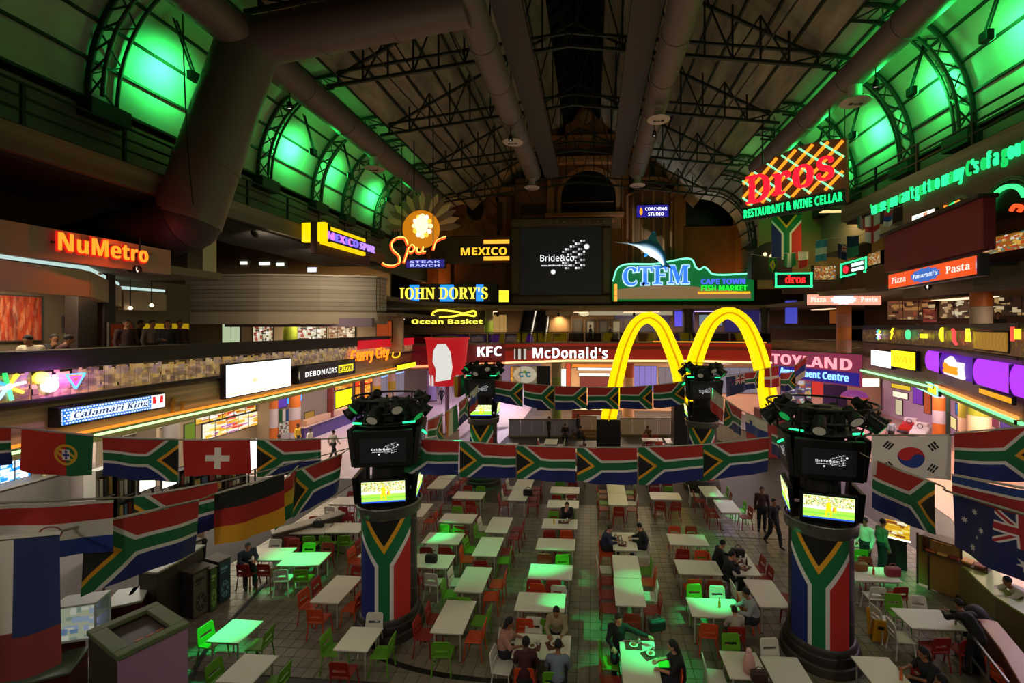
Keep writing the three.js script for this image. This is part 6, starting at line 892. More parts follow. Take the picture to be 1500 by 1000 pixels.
function headParts(c, yaw, pitch, hairLong, cap) {
  const m = new THREE.Matrix4().makeRotationFromEuler(new THREE.Euler(pitch, yaw, 0, 'YXZ')).setPosition(c), T = (x, y, z) => V(x, y, z);
  const sk = field([ellipsoid(V(0, 0.02, -0.008), V(0.076, 0.1, 0.094)), ellipsoid(V(0, -0.045, 0.022), V(0.056, 0.068, 0.064))], 0.03);
  const nose = capsule(T(0, 0.008, 0.083), T(0, -0.026, 0.1), 0.008, 0.013), ears = [-1, 1].map((s) => ellipsoid(V(s * 0.077, -0.004, -0.008), V(0.012, 0.032, 0.02))), lips = capsule(T(-0.018, -0.062, 0.083), T(0.018, -0.062, 0.083), 0.007, 0.007), brow = capsule(T(-0.034, 0.03, 0.078), T(0.034, 0.03, 0.078), 0.009, 0.009), sock = [-1, 1].map((s) => ellipsoid(V(s * 0.031, 0.008, 0.093), V(0.015, 0.011, 0.014)));
  const fn = (x, y, z) => { let d = sk(x, y, z); d = smin(d, nose(x, y, z), 0.012); d = smin(d, lips(x, y, z), 0.008); d = smin(d, brow(x, y, z), 0.012); for (const e of ears) d = smin(d, e(x, y, z), 0.008); for (const e of sock) d = Math.max(d, -e(x, y, z) - 0.004); return d; };
  const g = meshField(fn, V(-0.1, -0.13, -0.12), V(0.1, 0.14, 0.13), 0.007).applyMatrix4(m);
  const hairF = field([ellipsoid(V(0, 0.034, -0.018), V(0.084, 0.098, 0.097)), ...(hairLong ? [capsule(V(-0.05, 0.0, -0.06), V(-0.075, -0.2, -0.06), 0.05, 0.03), capsule(V(0.05, 0, -0.06), V(0.075, -0.2, -0.06), 0.05, 0.03), capsule(V(0, 0, -0.08), V(0, -0.22, -0.09), 0.05, 0.045)] : [])], 0.03);
  const hf = (x, y, z) => Math.max(hairF(x, y, z), (z - 0.055) * 0.8 + (0.05 - y) * 0.62, hairLong ? -9 : (-0.03 - y));
  const h = meshField(hf, V(-0.12, hairLong ? -0.27 : -0.08, -0.15), V(0.12, 0.15, 0.1), 0.009).applyMatrix4(m);
  const eyes = [-1, 1].map((s) => new THREE.SphereGeometry(0.011, 8, 6).translate(s * 0.031, 0.008, 0.078).applyMatrix4(m)); void cap;
  return { g, h, eyes };
}
// pose: joints in metres, facing +z
function makePerson(J, o = {}) {
  const skin = [], shirt = [], pants = [], shoes = [], R = (a, b, r1, r2) => capsule(J[a], J[b], r1, r2), all = Object.values(J).filter((v) => v.isVector3);
  const limb = (list, a, b, r1, r2, k) => list.push(R(a, b, r1 + k, r2 + k));
  const torso = (list, k) => { list.push(capsule(J.pelvis, J.waist, 0.125 + k, 0.115 + k), capsule(J.waist, J.chest, 0.115 + k, 0.135 + k), capsule(J.hipL, J.hipR, 0.1 + k, 0.1 + k), capsule(J.shL, J.shR, 0.065 + k, 0.065 + k)); };
  torso(skin, 0); limb(skin, 'chest', 'neck', 0.08, 0.055, 0); limb(skin, 'neck', 'head', 0.052, 0.05, 0);
  for (const s of ['L', 'R']) { limb(skin, 'sh' + s, 'el' + s, 0.052, 0.04, 0); limb(skin, 'el' + s, 'wr' + s, 0.04, 0.027, 0); limb(skin, 'hip' + s, 'kn' + s, 0.088, 0.056, 0); limb(skin, 'kn' + s, 'an' + s, 0.058, 0.038, 0); limb(skin, 'an' + s, 'toe' + s, 0.038, 0.026, 0); }
  torso(shirt, 0.02); shirt.push(capsule(J.chest, J.neck.clone().lerp(J.chest, 0.35), 0.1, 0.075));
  for (const s of ['L', 'R']) { limb(shirt, 'sh' + s, 'el' + s, 0.052, 0.042, 0.016); if (!o.short) shirt.push(capsule(J['el' + s], J['wr' + s].clone().lerp(J['el' + s], 0.08), 0.056, 0.042)); limb(pants, 'hip' + s, 'kn' + s, 0.088, 0.06, 0.016); limb(pants, 'kn' + s, 'an' + s, 0.06, 0.045, 0.014); shoes.push(capsule(J['an' + s].clone().add(V(0, -0.03, 0)), J['toe' + s], 0.05, 0.04), capsule(J['an' + s], J['an' + s].clone().add(V(0, -0.02, -0.02)), 0.048, 0.05)); }
  pants.push(capsule(J.hipL, J.hipR, 0.122, 0.122), capsule(J.pelvis, J.pelvis.clone().lerp(J.waist, 0.4), 0.147, 0.143));
  const [lo, hi] = bounds(all, 0.16), hp = headParts(J.head.clone().add(V(0, 0.085, 0.02)), o.yaw ?? 0, o.pitch ?? 0, o.hairLong), bodyF = field(skin, 0.035);
  const hL = hand(J.wrL, o.hdL ?? J.wrL.clone().sub(J.elL), o.pnL ?? V(0, 1, 0), o.curl ?? 0.5), hR = hand(J.wrR, o.hdR ?? J.wrR.clone().sub(J.elR), o.pnR ?? V(0, 1, 0), o.curl ?? 0.5);
  const lowest = Math.min(J.toeL.y, J.toeR.y);
  const body = merge([meshField(bodyF, lo, hi, 0.021), hp.g, hL, hR]);
  void lowest;
  const sole = (f2) => (x, y, z) => Math.max(f2(x, y, z), -y + 0.002);
  return { body, shirt: meshField(field(shirt, 0.03), lo, hi, 0.022), trousers: meshField(field(pants, 0.03), lo, hi, 0.022), shoes: meshField(sole(field(shoes, 0.02)), ...bounds([J.anL, J.anR, J.toeL, J.toeR], 0.08), 0.016), hair: hp.h, eyes: hp.eyes };
}
const J0 = (o) => { const r = {}; for (const k in o) r[k] = V(...o[k]); return r; };
const mir = (a) => [-a[0], a[1], a[2]];
const sit = (o) => J0({ pelvis: [0, 0.56, -0.08], waist: [0, 0.72, -0.08], chest: [0, 0.92, -0.05], neck: [0, 1.08, -0.03], head: [0, 1.14, 0.0], shL: [0.17, 1.0, -0.05], shR: [-0.17, 1.0, -0.05], elL: [0.23, 0.79, 0.12], elR: [-0.23, 0.79, 0.12], wrL: [0.14, 0.79, 0.34], wrR: [-0.14, 0.79, 0.34], hipL: [0.09, 0.56, -0.04], hipR: [-0.09, 0.56, -0.04], knL: [0.12, 0.55, 0.36], knR: [-0.12, 0.55, 0.36], anL: [0.12, 0.09, 0.34], anR: [-0.12, 0.09, 0.34], toeL: [0.13, 0.04, 0.48], toeR: [-0.13, 0.04, 0.48], ...o });
const stand = (o) => J0({ pelvis: [0, 0.94, 0], waist: [0, 1.08, 0], chest: [0, 1.29, 0], neck: [0, 1.47, 0.01], head: [0, 1.54, 0.02], shL: [0.18, 1.39, 0], shR: [-0.18, 1.39, 0], elL: [0.24, 1.1, -0.03], elR: [-0.24, 1.1, -0.03], wrL: [0.25, 0.85, 0.08], wrR: [-0.25, 0.85, 0.08], hipL: [0.09, 0.92, 0], hipR: [-0.09, 0.92, 0], knL: [0.1, 0.5, 0.02], knR: [-0.1, 0.5, 0.02], anL: [0.1, 0.09, -0.02], anR: [-0.1, 0.09, -0.02], toeL: [0.12, 0.04, 0.13], toeR: [-0.12, 0.04, 0.13], ...o });
const side = { pnL: V(1, 0, 0), pnR: V(-1, 0, 0) };
const POSE = {
  table: makePerson(sit({ chest: [0, 0.91, 0.0], neck: [0, 1.06, 0.05], head: [0, 1.11, 0.09], shL: [0.17, 0.99, 0.01], shR: [-0.17, 0.99, 0.01] }), { pitch: 0.35 }),
  tableLong: makePerson(sit({ chest: [0, 0.92, -0.01], neck: [0, 1.07, 0.02], head: [0, 1.13, 0.05] }), { pitch: 0.25, hairLong: true, short: true }),
  chin: makePerson(sit({ elR: [-0.2, 0.8, 0.2], wrR: [-0.07, 1.0, 0.2], chest: [0, 0.91, 0], neck: [0, 1.06, 0.03], head: [0, 1.12, 0.06] }), { pitch: 0.15, hdR: V(0.3, 0.9, 0), pnR: V(0, 0, 1) }),
  reach: makePerson(sit({ elL: [0.42, 0.96, 0.05], wrL: [0.66, 0.92, 0.1], elR: [-0.24, 0.8, 0.1] }), { yaw: 0.4, pitch: 0.15 }),
  stand: makePerson(stand({}), { ...side, hdL: V(0, -1, 0.2), hdR: V(0, -1, 0.2), pitch: 0.1 }),
  walk: makePerson(stand({ knL: [0.09, 0.52, 0.2], anL: [0.09, 0.11, 0.28], toeL: [0.1, 0.06, 0.43], knR: [-0.09, 0.5, -0.08], anR: [-0.09, 0.13, -0.34], toeR: [-0.1, 0.04, -0.21], elL: [0.25, 1.12, -0.14], wrL: [0.24, 0.89, -0.06], elR: [-0.25, 1.12, 0.08], wrR: [-0.22, 0.94, 0.26] }), { ...side, hdL: V(0, -1, 0.3), hdR: V(0, -0.7, 0.7) }),
  lean: makePerson(stand({ pelvis: [0, 0.94, -0.22], waist: [0, 1.07, -0.17], chest: [0, 1.21, 0.0], neck: [0, 1.32, 0.15], head: [0, 1.36, 0.2], shL: [0.18, 1.27, 0.06], shR: [-0.18, 1.27, 0.06], elL: [0.24, 1.12, 0.28], elR: [-0.24, 1.12, 0.28], wrL: [0.1, 1.1, 0.5], wrR: [-0.1, 1.1, 0.5], hipL: [0.09, 0.92, -0.2], hipR: [-0.09, 0.92, -0.2], knL: [0.1, 0.5, -0.08], knR: [-0.1, 0.5, -0.08], anL: [0.1, 0.09, -0.1], anR: [-0.1, 0.09, -0.1], toeL: [0.12, 0.04, 0.05], toeR: [-0.12, 0.04, 0.05] }), { pitch: 0.4 }),
  standLong: makePerson(stand({ elR: [-0.24, 1.12, 0.04], wrR: [-0.12, 1.12, 0.26] }), { pnL: V(1, 0, 0), hdL: V(0, -1, 0.2), hairLong: true }),
};
const SKIN = { l: '#b9836a', m: '#8a5a3c', d: '#4a2c1c' };
const mEye = M('#141010', 0.3);
function person(pose, x, z, turn, label, { s = 'm', shirt = '#1a1a1e', pants = '#15161c', hair = '#0d0a09', y = 0.012, group, scale = 1 } = {}) {
  const q = POSE[pose], g = thing('person', label, 'person', [x, y, z], turn, group); if (scale !== 1) g.scale.setScalar(scale);
  part('body', q.body, M(SKIN[s], 0.6), g); part('shirt', q.shirt, M(shirt, 0.85), g); part('trousers', q.trousers, M(pants, 0.85), g); part('shoes', q.shoes, M('#120f0e', 0.6), g); part('hair', q.hair, M(hair, 0.8), g); for (const e of q.eyes) part('eye', e, mEye, g);
  return g;
}
{
  const at = (px, py, h) => PY(px, py, h), S = (pose, px, py, h, turn, label, o) => { const p = at(px, py, h); return person(pose, p.x, p.z, turn, label, o); };
  const Lf = Math.PI / 2, Rt = -Math.PI / 2, PI = Math.PI;
  // seated at the tables (turn 0 faces the camera)
  person('chin', -0.95, -17.28, 0, 'person in dark top with a hand near the face, sitting alone at a table', { shirt: '#16161c', s: 'l' });
  person('table', 0.5, -15.35, Lf, 'person in dark blue top on the left of the centre table with scattered dishes', { shirt: '#1c2740', s: 'l', hair: '#3a2a1c' });
  person('table', 1.72, -15.55, Rt, 'person in black jacket on the right of the centre table with scattered dishes', { shirt: '#0f0f13', s: 'l' });
  person('tableLong', -1.95, -10.25, Lf, 'person with pink top on a white chair, left of the nearest crowded table', { shirt: '#a87868', s: 'm' });
  person('table', -1.42, -9.55, PI, 'person in dark red and black top, back to the camera at the nearest crowded table', { shirt: '#3a1218', s: 'd' });
  person('table', -0.72, -9.5, PI, 'person in grey blue shirt, back to the camera on a lime chair', { shirt: '#6a7684', s: 'm' });
  person('table', -0.85, -10.86, 0, 'person with pale top on the far side of the nearest crowded table', { shirt: '#8a7c60', s: 'm' });
  person('reach', 0.62, -10.55, 0, 'person in black suit and white collar stretching one arm across the bags', { shirt: '#0d0d11', s: 'l', hair: '#2a1c12' });
  person('tableLong', 1.78, -9.75, Rt, 'person with long hair and black coat, right of the green lit near table', { shirt: '#101216', s: 'l', hair: '#1a1210' });
  person('table', 3.5, -11.28, PI, 'child in pale top on a chair at the near side of the green lit table', { shirt: '#9a8e80', s: 'l', scale: 0.86 });
  person('table', 4.05, -11.85, Rt, 'person in grey top on the orange chair at the end of the green lit table', { shirt: '#8a8e90', s: 'm' });
  person('table', 4.0, -14.5, Lf, 'person in black top, back one of the two left of the cluttered table', { shirt: '#101014', s: 'l' });
  person('chin', 4.1, -13.8, Lf, 'person in black top eating, front one of the two left of the cluttered table', { shirt: '#0f1013', s: 'l' });
  person('tableLong', 6.95, -9.9, Rt, 'person with dark curly hair and navy coat beside the right flag pillar foot', { shirt: '#12141c', s: 'm' });
  person('chin', 6.75, -9.1, PI + 0.6, 'person in near black coat in front at the right flag pillar table', { shirt: '#120c14', s: 'm' });
  person('table', -10.75, -13.35, 0.9, 'balding person in grey and navy top on a red chair by the printed cabinets', { shirt: '#2c3a48', s: 'l', hair: '#4a4a4a' });
  person('reach', -8.2, -16.5, 0, 'person in black top at the far left tables beside the black lamp tower', { shirt: '#111114', s: 'm' });
  // standing
  S('stand', 1268, 836, 0, Rt + 0.4, 'person in loose white shirt and black trousers standing right of the right flag pillar', { shirt: '#c8c4b8', s: 'm' });
  S('stand', 1292, 838, 0, Lf, 'person in pale green lit jacket facing the white shirted person', { shirt: '#4a6a4c', s: 'm' });
  S('lean', 1490, 935, 0, Rt - 0.1, 'person in white shirt leaning on the right hand food counter', { shirt: '#c0b4ac', s: 'm' });
  S('lean', 1418, 985, 0, PI + 0.2, 'person in black pushing a pram by the right hand counter', { shirt: '#0e0c10', s: 'm' });
  S('lean', 292, 832, 0, -2.4, 'person with dark hair leaning over the left counter below the striped flag', { shirt: '#8a6a5c', s: 'm' });
  S('walk', 488, 672, 0, PI - 0.3, 'person in grey shirt walking away on the left aisle', { shirt: '#a8a29a', s: 'm' });
  S('walk', 408, 680, 0, Lf, 'person in dark clothes pushing past the left shop pillars', { shirt: '#2a2224', s: 'd' });
  S('stand', 454, 668, 0, Lf, 'person in white top in front of the banded left shop pillars', { shirt: '#d8d4cc', s: 'd' });
  S('stand', 436, 660, 0, Lf, 'person in yellow shirt by the left shop counter', { shirt: '#c8a028', s: 'd' });
  S('stand', 1305, 652, 0, PI, 'person in grey blue jacket watching the right amusement area', { shirt: '#7a8496', s: 'm' });
  S('walk', 1133, 800, 0, 0.3, 'person in black walking by the left side of the right flag pillar', { shirt: '#0e0c10', s: 'm' });
  S('stand', 1116, 778, 0, -0.3, 'person in dark red top behind the walking person by the right pillar', { shirt: '#3a1a1c', s: 'm' });
  S('stand', 804, 646, 0, Lf, 'person in black standing at the far tables, left of two', { shirt: '#141014', s: 'm' });
  S('stand', 847, 642, 0, Rt, 'person in black standing at the far tables, right of two', { shirt: '#101018', s: 'm' });
  S('table', 828, 648, 0, 0, 'person in black seated at a far table below the two standing people', { shirt: '#121014', s: 'm' });
  S('table', 848, 652, 0, Lf, 'person in striped dark top seated right of the seated person in black', { shirt: '#2a2428', s: 'm' });
  S('table', 890, 655, 0, 0.4, 'person in black seated by the yellow arch foot, left one', { shirt: '#141218', s: 'm' });
  S('table', 905, 654, 0, -0.4, 'person in purple grey top seated by the yellow arch foot, right one', { shirt: '#3a2c3c', s: 'm' });
  S('table', 950, 652, 0, -0.8, 'person in tan jacket slumped at a far table right of the arch foot', { shirt: '#5a4024', s: 'm' });
  S('walk', 647, 592, 0, 0, 'person in black walking on the bright left back aisle', { shirt: '#16141c', s: 'm' });
  S('stand', 718, 595, 0, 0.3, 'person in black beside the far left tower and the white lit post', { shirt: '#100e12', s: 'm' });
  S('walk', 1092, 600, 0, 0.4, 'person in purple top walking behind the right aisle flags', { shirt: '#4a2c5c', s: 'm' });
  S('standLong', 1158, 585, 0, 0, 'person in white shirt in front of the pink neon sign shop', { shirt: '#dcd8e0', s: 'm' });
  S('stand', 873, 590, 0, 0, 'person in black shirt at the burger counter', { shirt: '#121014', s: 'm' });
  S('stand', 846, 592, 0, 0.5, 'person in white top at the burger counter', { shirt: '#d0c4bc', s: 'm' });
  // gallery level
  const G = (pose, px, Z, turn, label, o) => { const p = P(px, 480, Z); return person(pose, p.x, p.z, turn, label, { y: 6.5, ...o }); };
  G('walk', 865, 40, Rt, 'person in black walking along the back gallery, left of two', { shirt: '#121012' }); G('walk', 894, 40, Lf, 'person in black walking along the back gallery, right of two', { shirt: '#151316' });
  const lp = (px, X, pose, turn, label, o) => { const p = PX(px, 500, X); return person(pose, p.x, p.z, turn, label, { y: 6.5, ...o }); };
  lp(46, -13.8, 'table', 0.4, 'person in white shirt seated at the left gallery rail', { shirt: '#c8c0a8', s: 'm' }); lp(92, -13.6, 'table', 2.6, 'person in dark red top seated second along the left gallery rail', { shirt: '#3a1418', s: 'm' }); lp(78, -14.2, 'chin', 1.2, 'person in black seated behind the dark red top at the left rail', { shirt: '#101010' });
  lp(185, -13.6, 'stand', 1.2, 'person in dark maroon standing by the orange poster on the left gallery', { shirt: '#2c0e10' }); lp(222, -14.2, 'stand', 1.4, 'person in grey top among the queue on the left gallery', { shirt: '#6a645c' }); lp(205, -14.6, 'stand', 2.0, 'person in black in the queue beside the person in grey', { shirt: '#0e0e12' }); lp(246, -13.6, 'standLong', 0.8, 'person in black with long hair on the left gallery below the yellow boards', { shirt: '#121014' }); lp(263, -13.6, 'stand', 1.0, 'person in dark red at the end of the left gallery queue', { shirt: '#34100f' });
  const rp = (px, D, pose, turn, label, o) => { const p = PD(px, 480, D); return person(pose, p.x, p.z, turn, label, { y: 6.9, ...o }); };
  rp(1306, 26.5, 'table', -0.8, 'person in black seated at the right gallery rail, leftmost', { shirt: '#141014' }); rp(1326, 25.4, 'tableLong', -0.4, 'person in brown top seated at the right gallery rail, second from left', { shirt: '#5a4030' }); rp(1345, 24.3, 'table', -1.2, 'person in pale top seated at the right gallery rail, middle', { shirt: '#9a8a78', s: 'l' }); rp(1462, 18.4, 'stand', -0.6, 'person in black standing on the right gallery near the banded pillar', { shirt: '#0e0d10' }); rp(1486, 17.8, 'table', -1, 'person in black seated at the right edge of the right gallery', { shirt: '#121013' });
}
// ---------- shop interiors ----------
const LI = [[-22.88, 0], [-22.88, 36]], LF = [[-20.4, 0], [-20.4, 36]], LM = [[-21.4, 0], [-21.4, 36]];
// a flat board on a plan line, from pixels
function board(name, label, cat, A, xl, yt, yb, xr, mat, o = {}) {
  const f = frameP(...A, xl, yt, yb, xr, o.out ?? 0), g = thing(name, label, cat, f.pos, f.turn, o.group);
  part('face', rbox(f.w, f.h, 0.05, 0.012, 0, f.h / 2, 0), mat, g);
  if (!o.plain) part('frame', [box(f.w + 0.06, 0.04, 0.07, 0, f.h + 0.015, 0), box(f.w + 0.06, 0.04, 0.07, 0, -0.015, 0), box(0.04, f.h, 0.07, -f.w / 2 - 0.015, f.h / 2, 0), box(0.04, f.h, 0.07, f.w / 2 + 0.015, f.h / 2, 0)], o.frame ?? M('#3a3632', 0.6), g);
  if (f.pos[1] > 0.2 && A[0][0] === -17) part('post', [box(0.06, f.pos[1], 0.06, -f.w * 0.4, -f.pos[1] / 2, -0.04), box(0.06, f.pos[1], 0.06, f.w * 0.4, -f.pos[1] / 2, -0.04)], mBlackMetal, g);
  if (o.n) for (let i = 1; i < o.n; i++) part('divider', box(0.03, f.h, 0.07, -f.w / 2 + f.w * i / o.n, f.h / 2, 0.005), o.frame ?? M('#3a3632', 0.6), g);
  return [g, f];
}
const streakTex = (seed, bg, cols) => canvasTex(256, 128, (g, w, h) => { let s = seed; const r = () => (s = (s * 16807) % 2147483647) / 2147483647; g.fillStyle = bg; g.fillRect(0, 0, w, h); for (let i = 0; i < 240; i++) { g.globalAlpha = 0.35; g.fillStyle = cols[Math.floor(r() * cols.length)]; const x = r() * w, y = r() * h; g.beginPath(); g.ellipse(x, y, 2 + r() * 7, 8 + r() * 32, (r() - 0.5) * 0.5, 0, 7); g.fill(); } g.globalAlpha = 1; });
const boardTex = (seed, bg, cols, n = 60, w0 = 128, h0 = 64) => canvasTex(w0, h0, (g, w, h) => { let s = seed; const r = () => (s = (s * 16807) % 2147483647) / 2147483647; g.fillStyle = bg; g.fillRect(0, 0, w, h); for (let i = 0; i < n; i++) { g.fillStyle = cols[Math.floor(r() * cols.length)]; g.fillRect(r() * w, r() * h, 6 + r() * 22, 3 + r() * 9); } });
const tBlue = boardTex(5, '#1f8ae8', ['#ffffff', '#e8f4ff', '#ffffff', '#5ab0f0', '#c8e4ff'], 70), tMenu = boardTex(8, '#f0c030', ['#ffffff', '#e03a1c', '#ffe880', '#f8f0d8', '#c8281c', '#ff9a30'], 70), tWarm = boardTex(15, '#d87a18', ['#ffb838', '#e89020', '#a8501c', '#ffd468'], 60), tMural = streakTex(21, '#a83418', ['#d8561c', '#e8a060', '#8a2414', '#c8c0b0', '#b8441c', '#5a2018'], 90), tShelf = boardTex(33, '#d8cca8', ['#8a3a2c', '#4a5a3a', '#e8e0c8', '#6a4a30', '#b0483c', '#f0ead8', '#3a3430'], 90);
// interior shells: rear walls and warm ceiling lights
{
  const w = struct('wall_left', [box(0.2, 5.1, 66, -23, 2.55, -31)], M('#94846e', 0.85));
  part('party_wall', [14.2, 21.2, 29.4].map((z) => box(1.2, 5.1, 0.18, -22.4, 2.55, -z)), M('#b09c84', 0.85), w);
  const lamp = (name, label, x, y, z, lx, lz, col, nits, glow, turn = 0) => { const g = thing('ceiling_light', label, 'ceiling light', [x, y, z], turn); part('housing', rbox(lx + 0.1, 0.06, lz + 0.1, 0.02, 0, 0.02, 0), M('#d8d4cc', 0.5), g); part('diffuser', box(lx, 0.03, lz, 0, -0.02, 0), E(col, glow), g); area([x, y - 0.05, z], lx, lz, new THREE.Color(col), nits, -Math.PI / 2, turn); };
  const spots = ['nearest', 'second nearest', 'middle', 'second farthest', 'farthest'];
  [[11.5, '#fff4e4'], [17.5, '#fff4e4'], [23.5, '#fff0cc'], [29, '#ffe4c0'], [36, '#f4e4ff']].forEach(([z, c], i) => lamp('l', `long ceiling light inside the left shops, ${spots[i]} to the camera`, -18.6, 5.03, -z, 1.4, 3.6, c, 17, 2.5));
  [[-11, 44, '#f4dcff'], [-3.4, 40, '#ffd8b8'], [1.5, 40.4, '#ffe4c0'], [7, 40.4, '#ffe0d0'], [12, 39, '#ffdce8']].forEach(([x, z, c], i) => lamp('b', `long ceiling light inside the back restaurants, ${['leftmost', 'second from left', 'middle', 'second from right', 'rightmost'][i]}`, x, 5.03, -z, 3.4, 1.4, c, 34, 2.5));
  [[20, 38, '#f0c8ff'], [21.5, 30, '#ffd8c8'], [19, 23, '#ffe4c0'], [15.5, 15, '#f0d8ff']].forEach(([x, z, c], i) => lamp('r', `long ceiling light inside the right shops, ${['farthest', 'second farthest', 'second nearest', 'nearest'][i]}`, x, 5.03, -z, 1.4, 3, c, 40, 2.5));
  // the gallery level
  [[-14.3, 10.4, '#ffe4c0', 15], [-14.5, 7, '#ffe8d0', 12]].forEach(([x, z, c, n], i) => lamp('g', `added ceiling light of the left gallery, ${['near the orange mural', 'behind the queue'][i]}`, x, 9.5, -z, 1, 2.6, c, n, 1.6));  // added to brighten the lobby, kept out of view
  [[-17, 25.2, '#ffe8c8'], [-10, 39.5, '#ffe0b8'], [-2, 41.5, '#ffdca8'], [4.5, 41.5, '#ffdca8'], [10.5, 40.5, '#c8b8ff']].forEach(([x, z, c], i) => lamp('g', `ceiling light of the back gallery, ${['above the shop row under the terrace', 'by the neon fish', 'behind the escalators', 'above the back doors', 'below the fish sign'][i]}`, x, i ? 9.45 : 8.5, -z, 3.2, 0.9, c, i ? 36 : 24, 1.8));
  [[14.6, 15, '#ffdcb0'], [18.2, 23.5, '#ffd8b0'], [18, 36, '#ffc8a0']].forEach(([x, z, c], i) => lamp('g', `ceiling light of the right gallery, ${['nearest', 'middle', 'farthest'][i]}`, x, 9.45, -z, 1, 2.8, c, 18, 1.6));
}
// left shops
board('menu_board', 'white and blue lit menu board, left one at the picture edge', 'menu board', LI, -30, 682, 716, 44, ET(tBlue, 1.5), { n: 3 });
board('menu_board', 'white and blue lit menu board right of the other blue board', 'menu board', LI, 55, 686, 715, 104, ET(tBlue, 1.4), { n: 2 });
board('light_strip', 'red lit strip on the food counter under the blue menu boards', 'light', LM, -20, 729, 744, 50, E('#ff3a1c', 1.1));
{ const f = frameP(...LM, -60, 733, 780, 106, 0.1), g = thing('shop_counter', 'pale shop counter under the blue menu boards', 'counter', [f.pos[0], 0, f.pos[2]], f.turn), h = f.pos[1] + f.h; part('body', rbox(f.w, h - 0.05, 0.7, 0.02, 0, (h - 0.05) / 2, -0.3), M('#6a665e', 0.5), g); part('worktop', rbox(f.w + 0.1, 0.05, 0.85, 0.015, 0, h - 0.02, -0.3), M('#8a8478', 0.4), g);
  for (let i = 0; i < 7; i++) { const p = onPlane(68 + i * 6, 740, ...LM, 0.0), b = thing('sauce_bottle', `${i % 2 ? 'pale' : 'tan'} sauce bottle, ${ORD[i]} from left in the row below the blue menu boards`, 'bottle', [p.x - 0.1, h + 0.005, p.z], 0, 'sauce bottles on the left counter'); part('bottle', lathe([[0, 0], [0.045, 0], [0.045, 0.16], [0.02, 0.22], [0.02, 0.28], [0, 0.28]], 10), M(i % 2 ? '#e8dcb8' : '#d8c890', 0.4), b); part('cap', new THREE.CylinderGeometry(0.022, 0.022, 0.04, 8).translate(0, 0.3, 0), M(i % 3 ? '#3a2018' : '#8a1c14', 0.4), b); } }
const pillarThing = (px, A, r, bands, label, h = 5.1, y0 = 0) => { const p = onPlane(px, 600, ...A, 0), g = thing('shop_pillar', label, 'pillar', [p.x, y0, p.z]); const n = bands.length; bands.forEach((c, i) => part('band', new THREE.CylinderGeometry(r, r, h / n - 0.01, 20).translate(0, h * (n - i - 0.5) / n, 0), M(c, 0.5), g)); part('base', new THREE.CylinderGeometry(r * 1.12, r * 1.15, 0.14, 20).translate(0, 0.07, 0), M('#3a3430', 0.5), g); return g; };
const OB = ['#b05c20', '#a89cac', '#b05c20', '#a89cac', '#b05c20', '#a89cac'], GB = ['#c0a890', '#7c7c20', '#c8a890', '#8a8420', '#c0a890', '#7c7c20'];
pillarThing(121, LF, 0.36, ['#b0a090', '#a89888', '#8a8078', '#a89888'], 'round beige pillar left of the red flag with white cross');
pillarThing(251, LF, 0.34, ['#8a8078', '#7c7268'], 'plain grey pillar behind the faded flag'); pillarThing(432, LF, 0.36, OB, 'orange and grey banded pillar under the blue neon sign'); pillarThing(401, LM, 0.26, ['#6a3a2c', '#b05c20', '#a89cac', '#b05c20'], 'narrow orange banded pillar at the white lit doorway'); pillarThing(484, LF, 0.24, ['#7c2a20', '#70241c'], 'red pillar left of the yellow lit board'); pillarThing(552, LF, 0.38, ['#c8b0a8', '#c8a820', '#d0b0a0', '#c89a20', '#c8b0a8', '#b89020'], 'yellow and pink banded pillar by the left shops, left one'); pillarThing(574, LF, 0.38, ['#c8b0a8', '#c89a20', '#d0b0a0', '#b8a020', '#c8b0a8', '#b87020'], 'yellow and pink banded pillar by the left shops, right one'); pillarThing(531, LM, 0.2, ['#5a1c18', '#6a2018'], 'thin dark red pillar beside the orange panel');
{ const [g, f] = board('white_awning', 'sloping white awning board above the faded flag', 'awning', LI, 178, 622, 640, 240, M('#d8d4c8', 0.6)); void g; void f; }
board('light_box', 'small white lit box on the left shop wall, left of two', 'sign', [[-17, 0], [-17, 36]], 203, 694, 721, 227, E('#f8f8e8', 1.4)); board('light_box', 'small white lit box on the left shop wall, right of two', 'sign', [[-17, 0], [-17, 36]], 237, 693, 716, 258, E('#f8f8e8', 1.4));
board('menu_board', 'upper row of the red and yellow lit fast food menu', 'menu board', LI, 286, 600, 622, 374, ET(tMenu, 0.95), { n: 5 }); board('menu_board', 'lower row of the red and yellow lit fast food menu', 'menu board', LI, 296, 622, 645, 378, ET(boardTex(44, '#f8f0d0', ['#fff8e0', '#e8c030', '#f0a030', '#e85030', '#c050c0', '#f8e060'], 60), 1.05), { n: 5 });
board('light_box', 'tall bright white lit panel right of the fast food menu', 'sign', LI, 380, 596, 648, 394, E('#fff8f0', 1.9)); board('green_panel', 'green lit side panel left of the fast food menu', 'panel', LI, 270, 622, 646, 285, E('#7a9a10', 0.6)); board('light_box', 'white glowing doorway panel below the fast food menu', 'sign', [[-17, 0], [-17, 36]], 364, 646, 690, 376, E('#fff8f4', 1.2));
board('neon_sign', 'small blue neon sign under the left fascia', 'neon sign', LI, 420, 578, 592, 442, E('#30a0ff', 1.6)); board('purple_wall', 'purple lit panel left of the small blue neon sign', 'panel', LI, 400, 584, 600, 420, E('#6a40c0', 0.7));
[['#1a6a3a', 409], ['#f0f0e8', 414], ['#2a5a8a', 419], ['#b0301c', 424]].forEach(([c, x], i) => board('wall_poster', `narrow ${['green', 'white', 'blue', 'red'][i]} poster in the row beside the banded pillar`, 'poster', LI, x, 600, 618, x + 4, M(c, 0.6), { plain: 1 }));
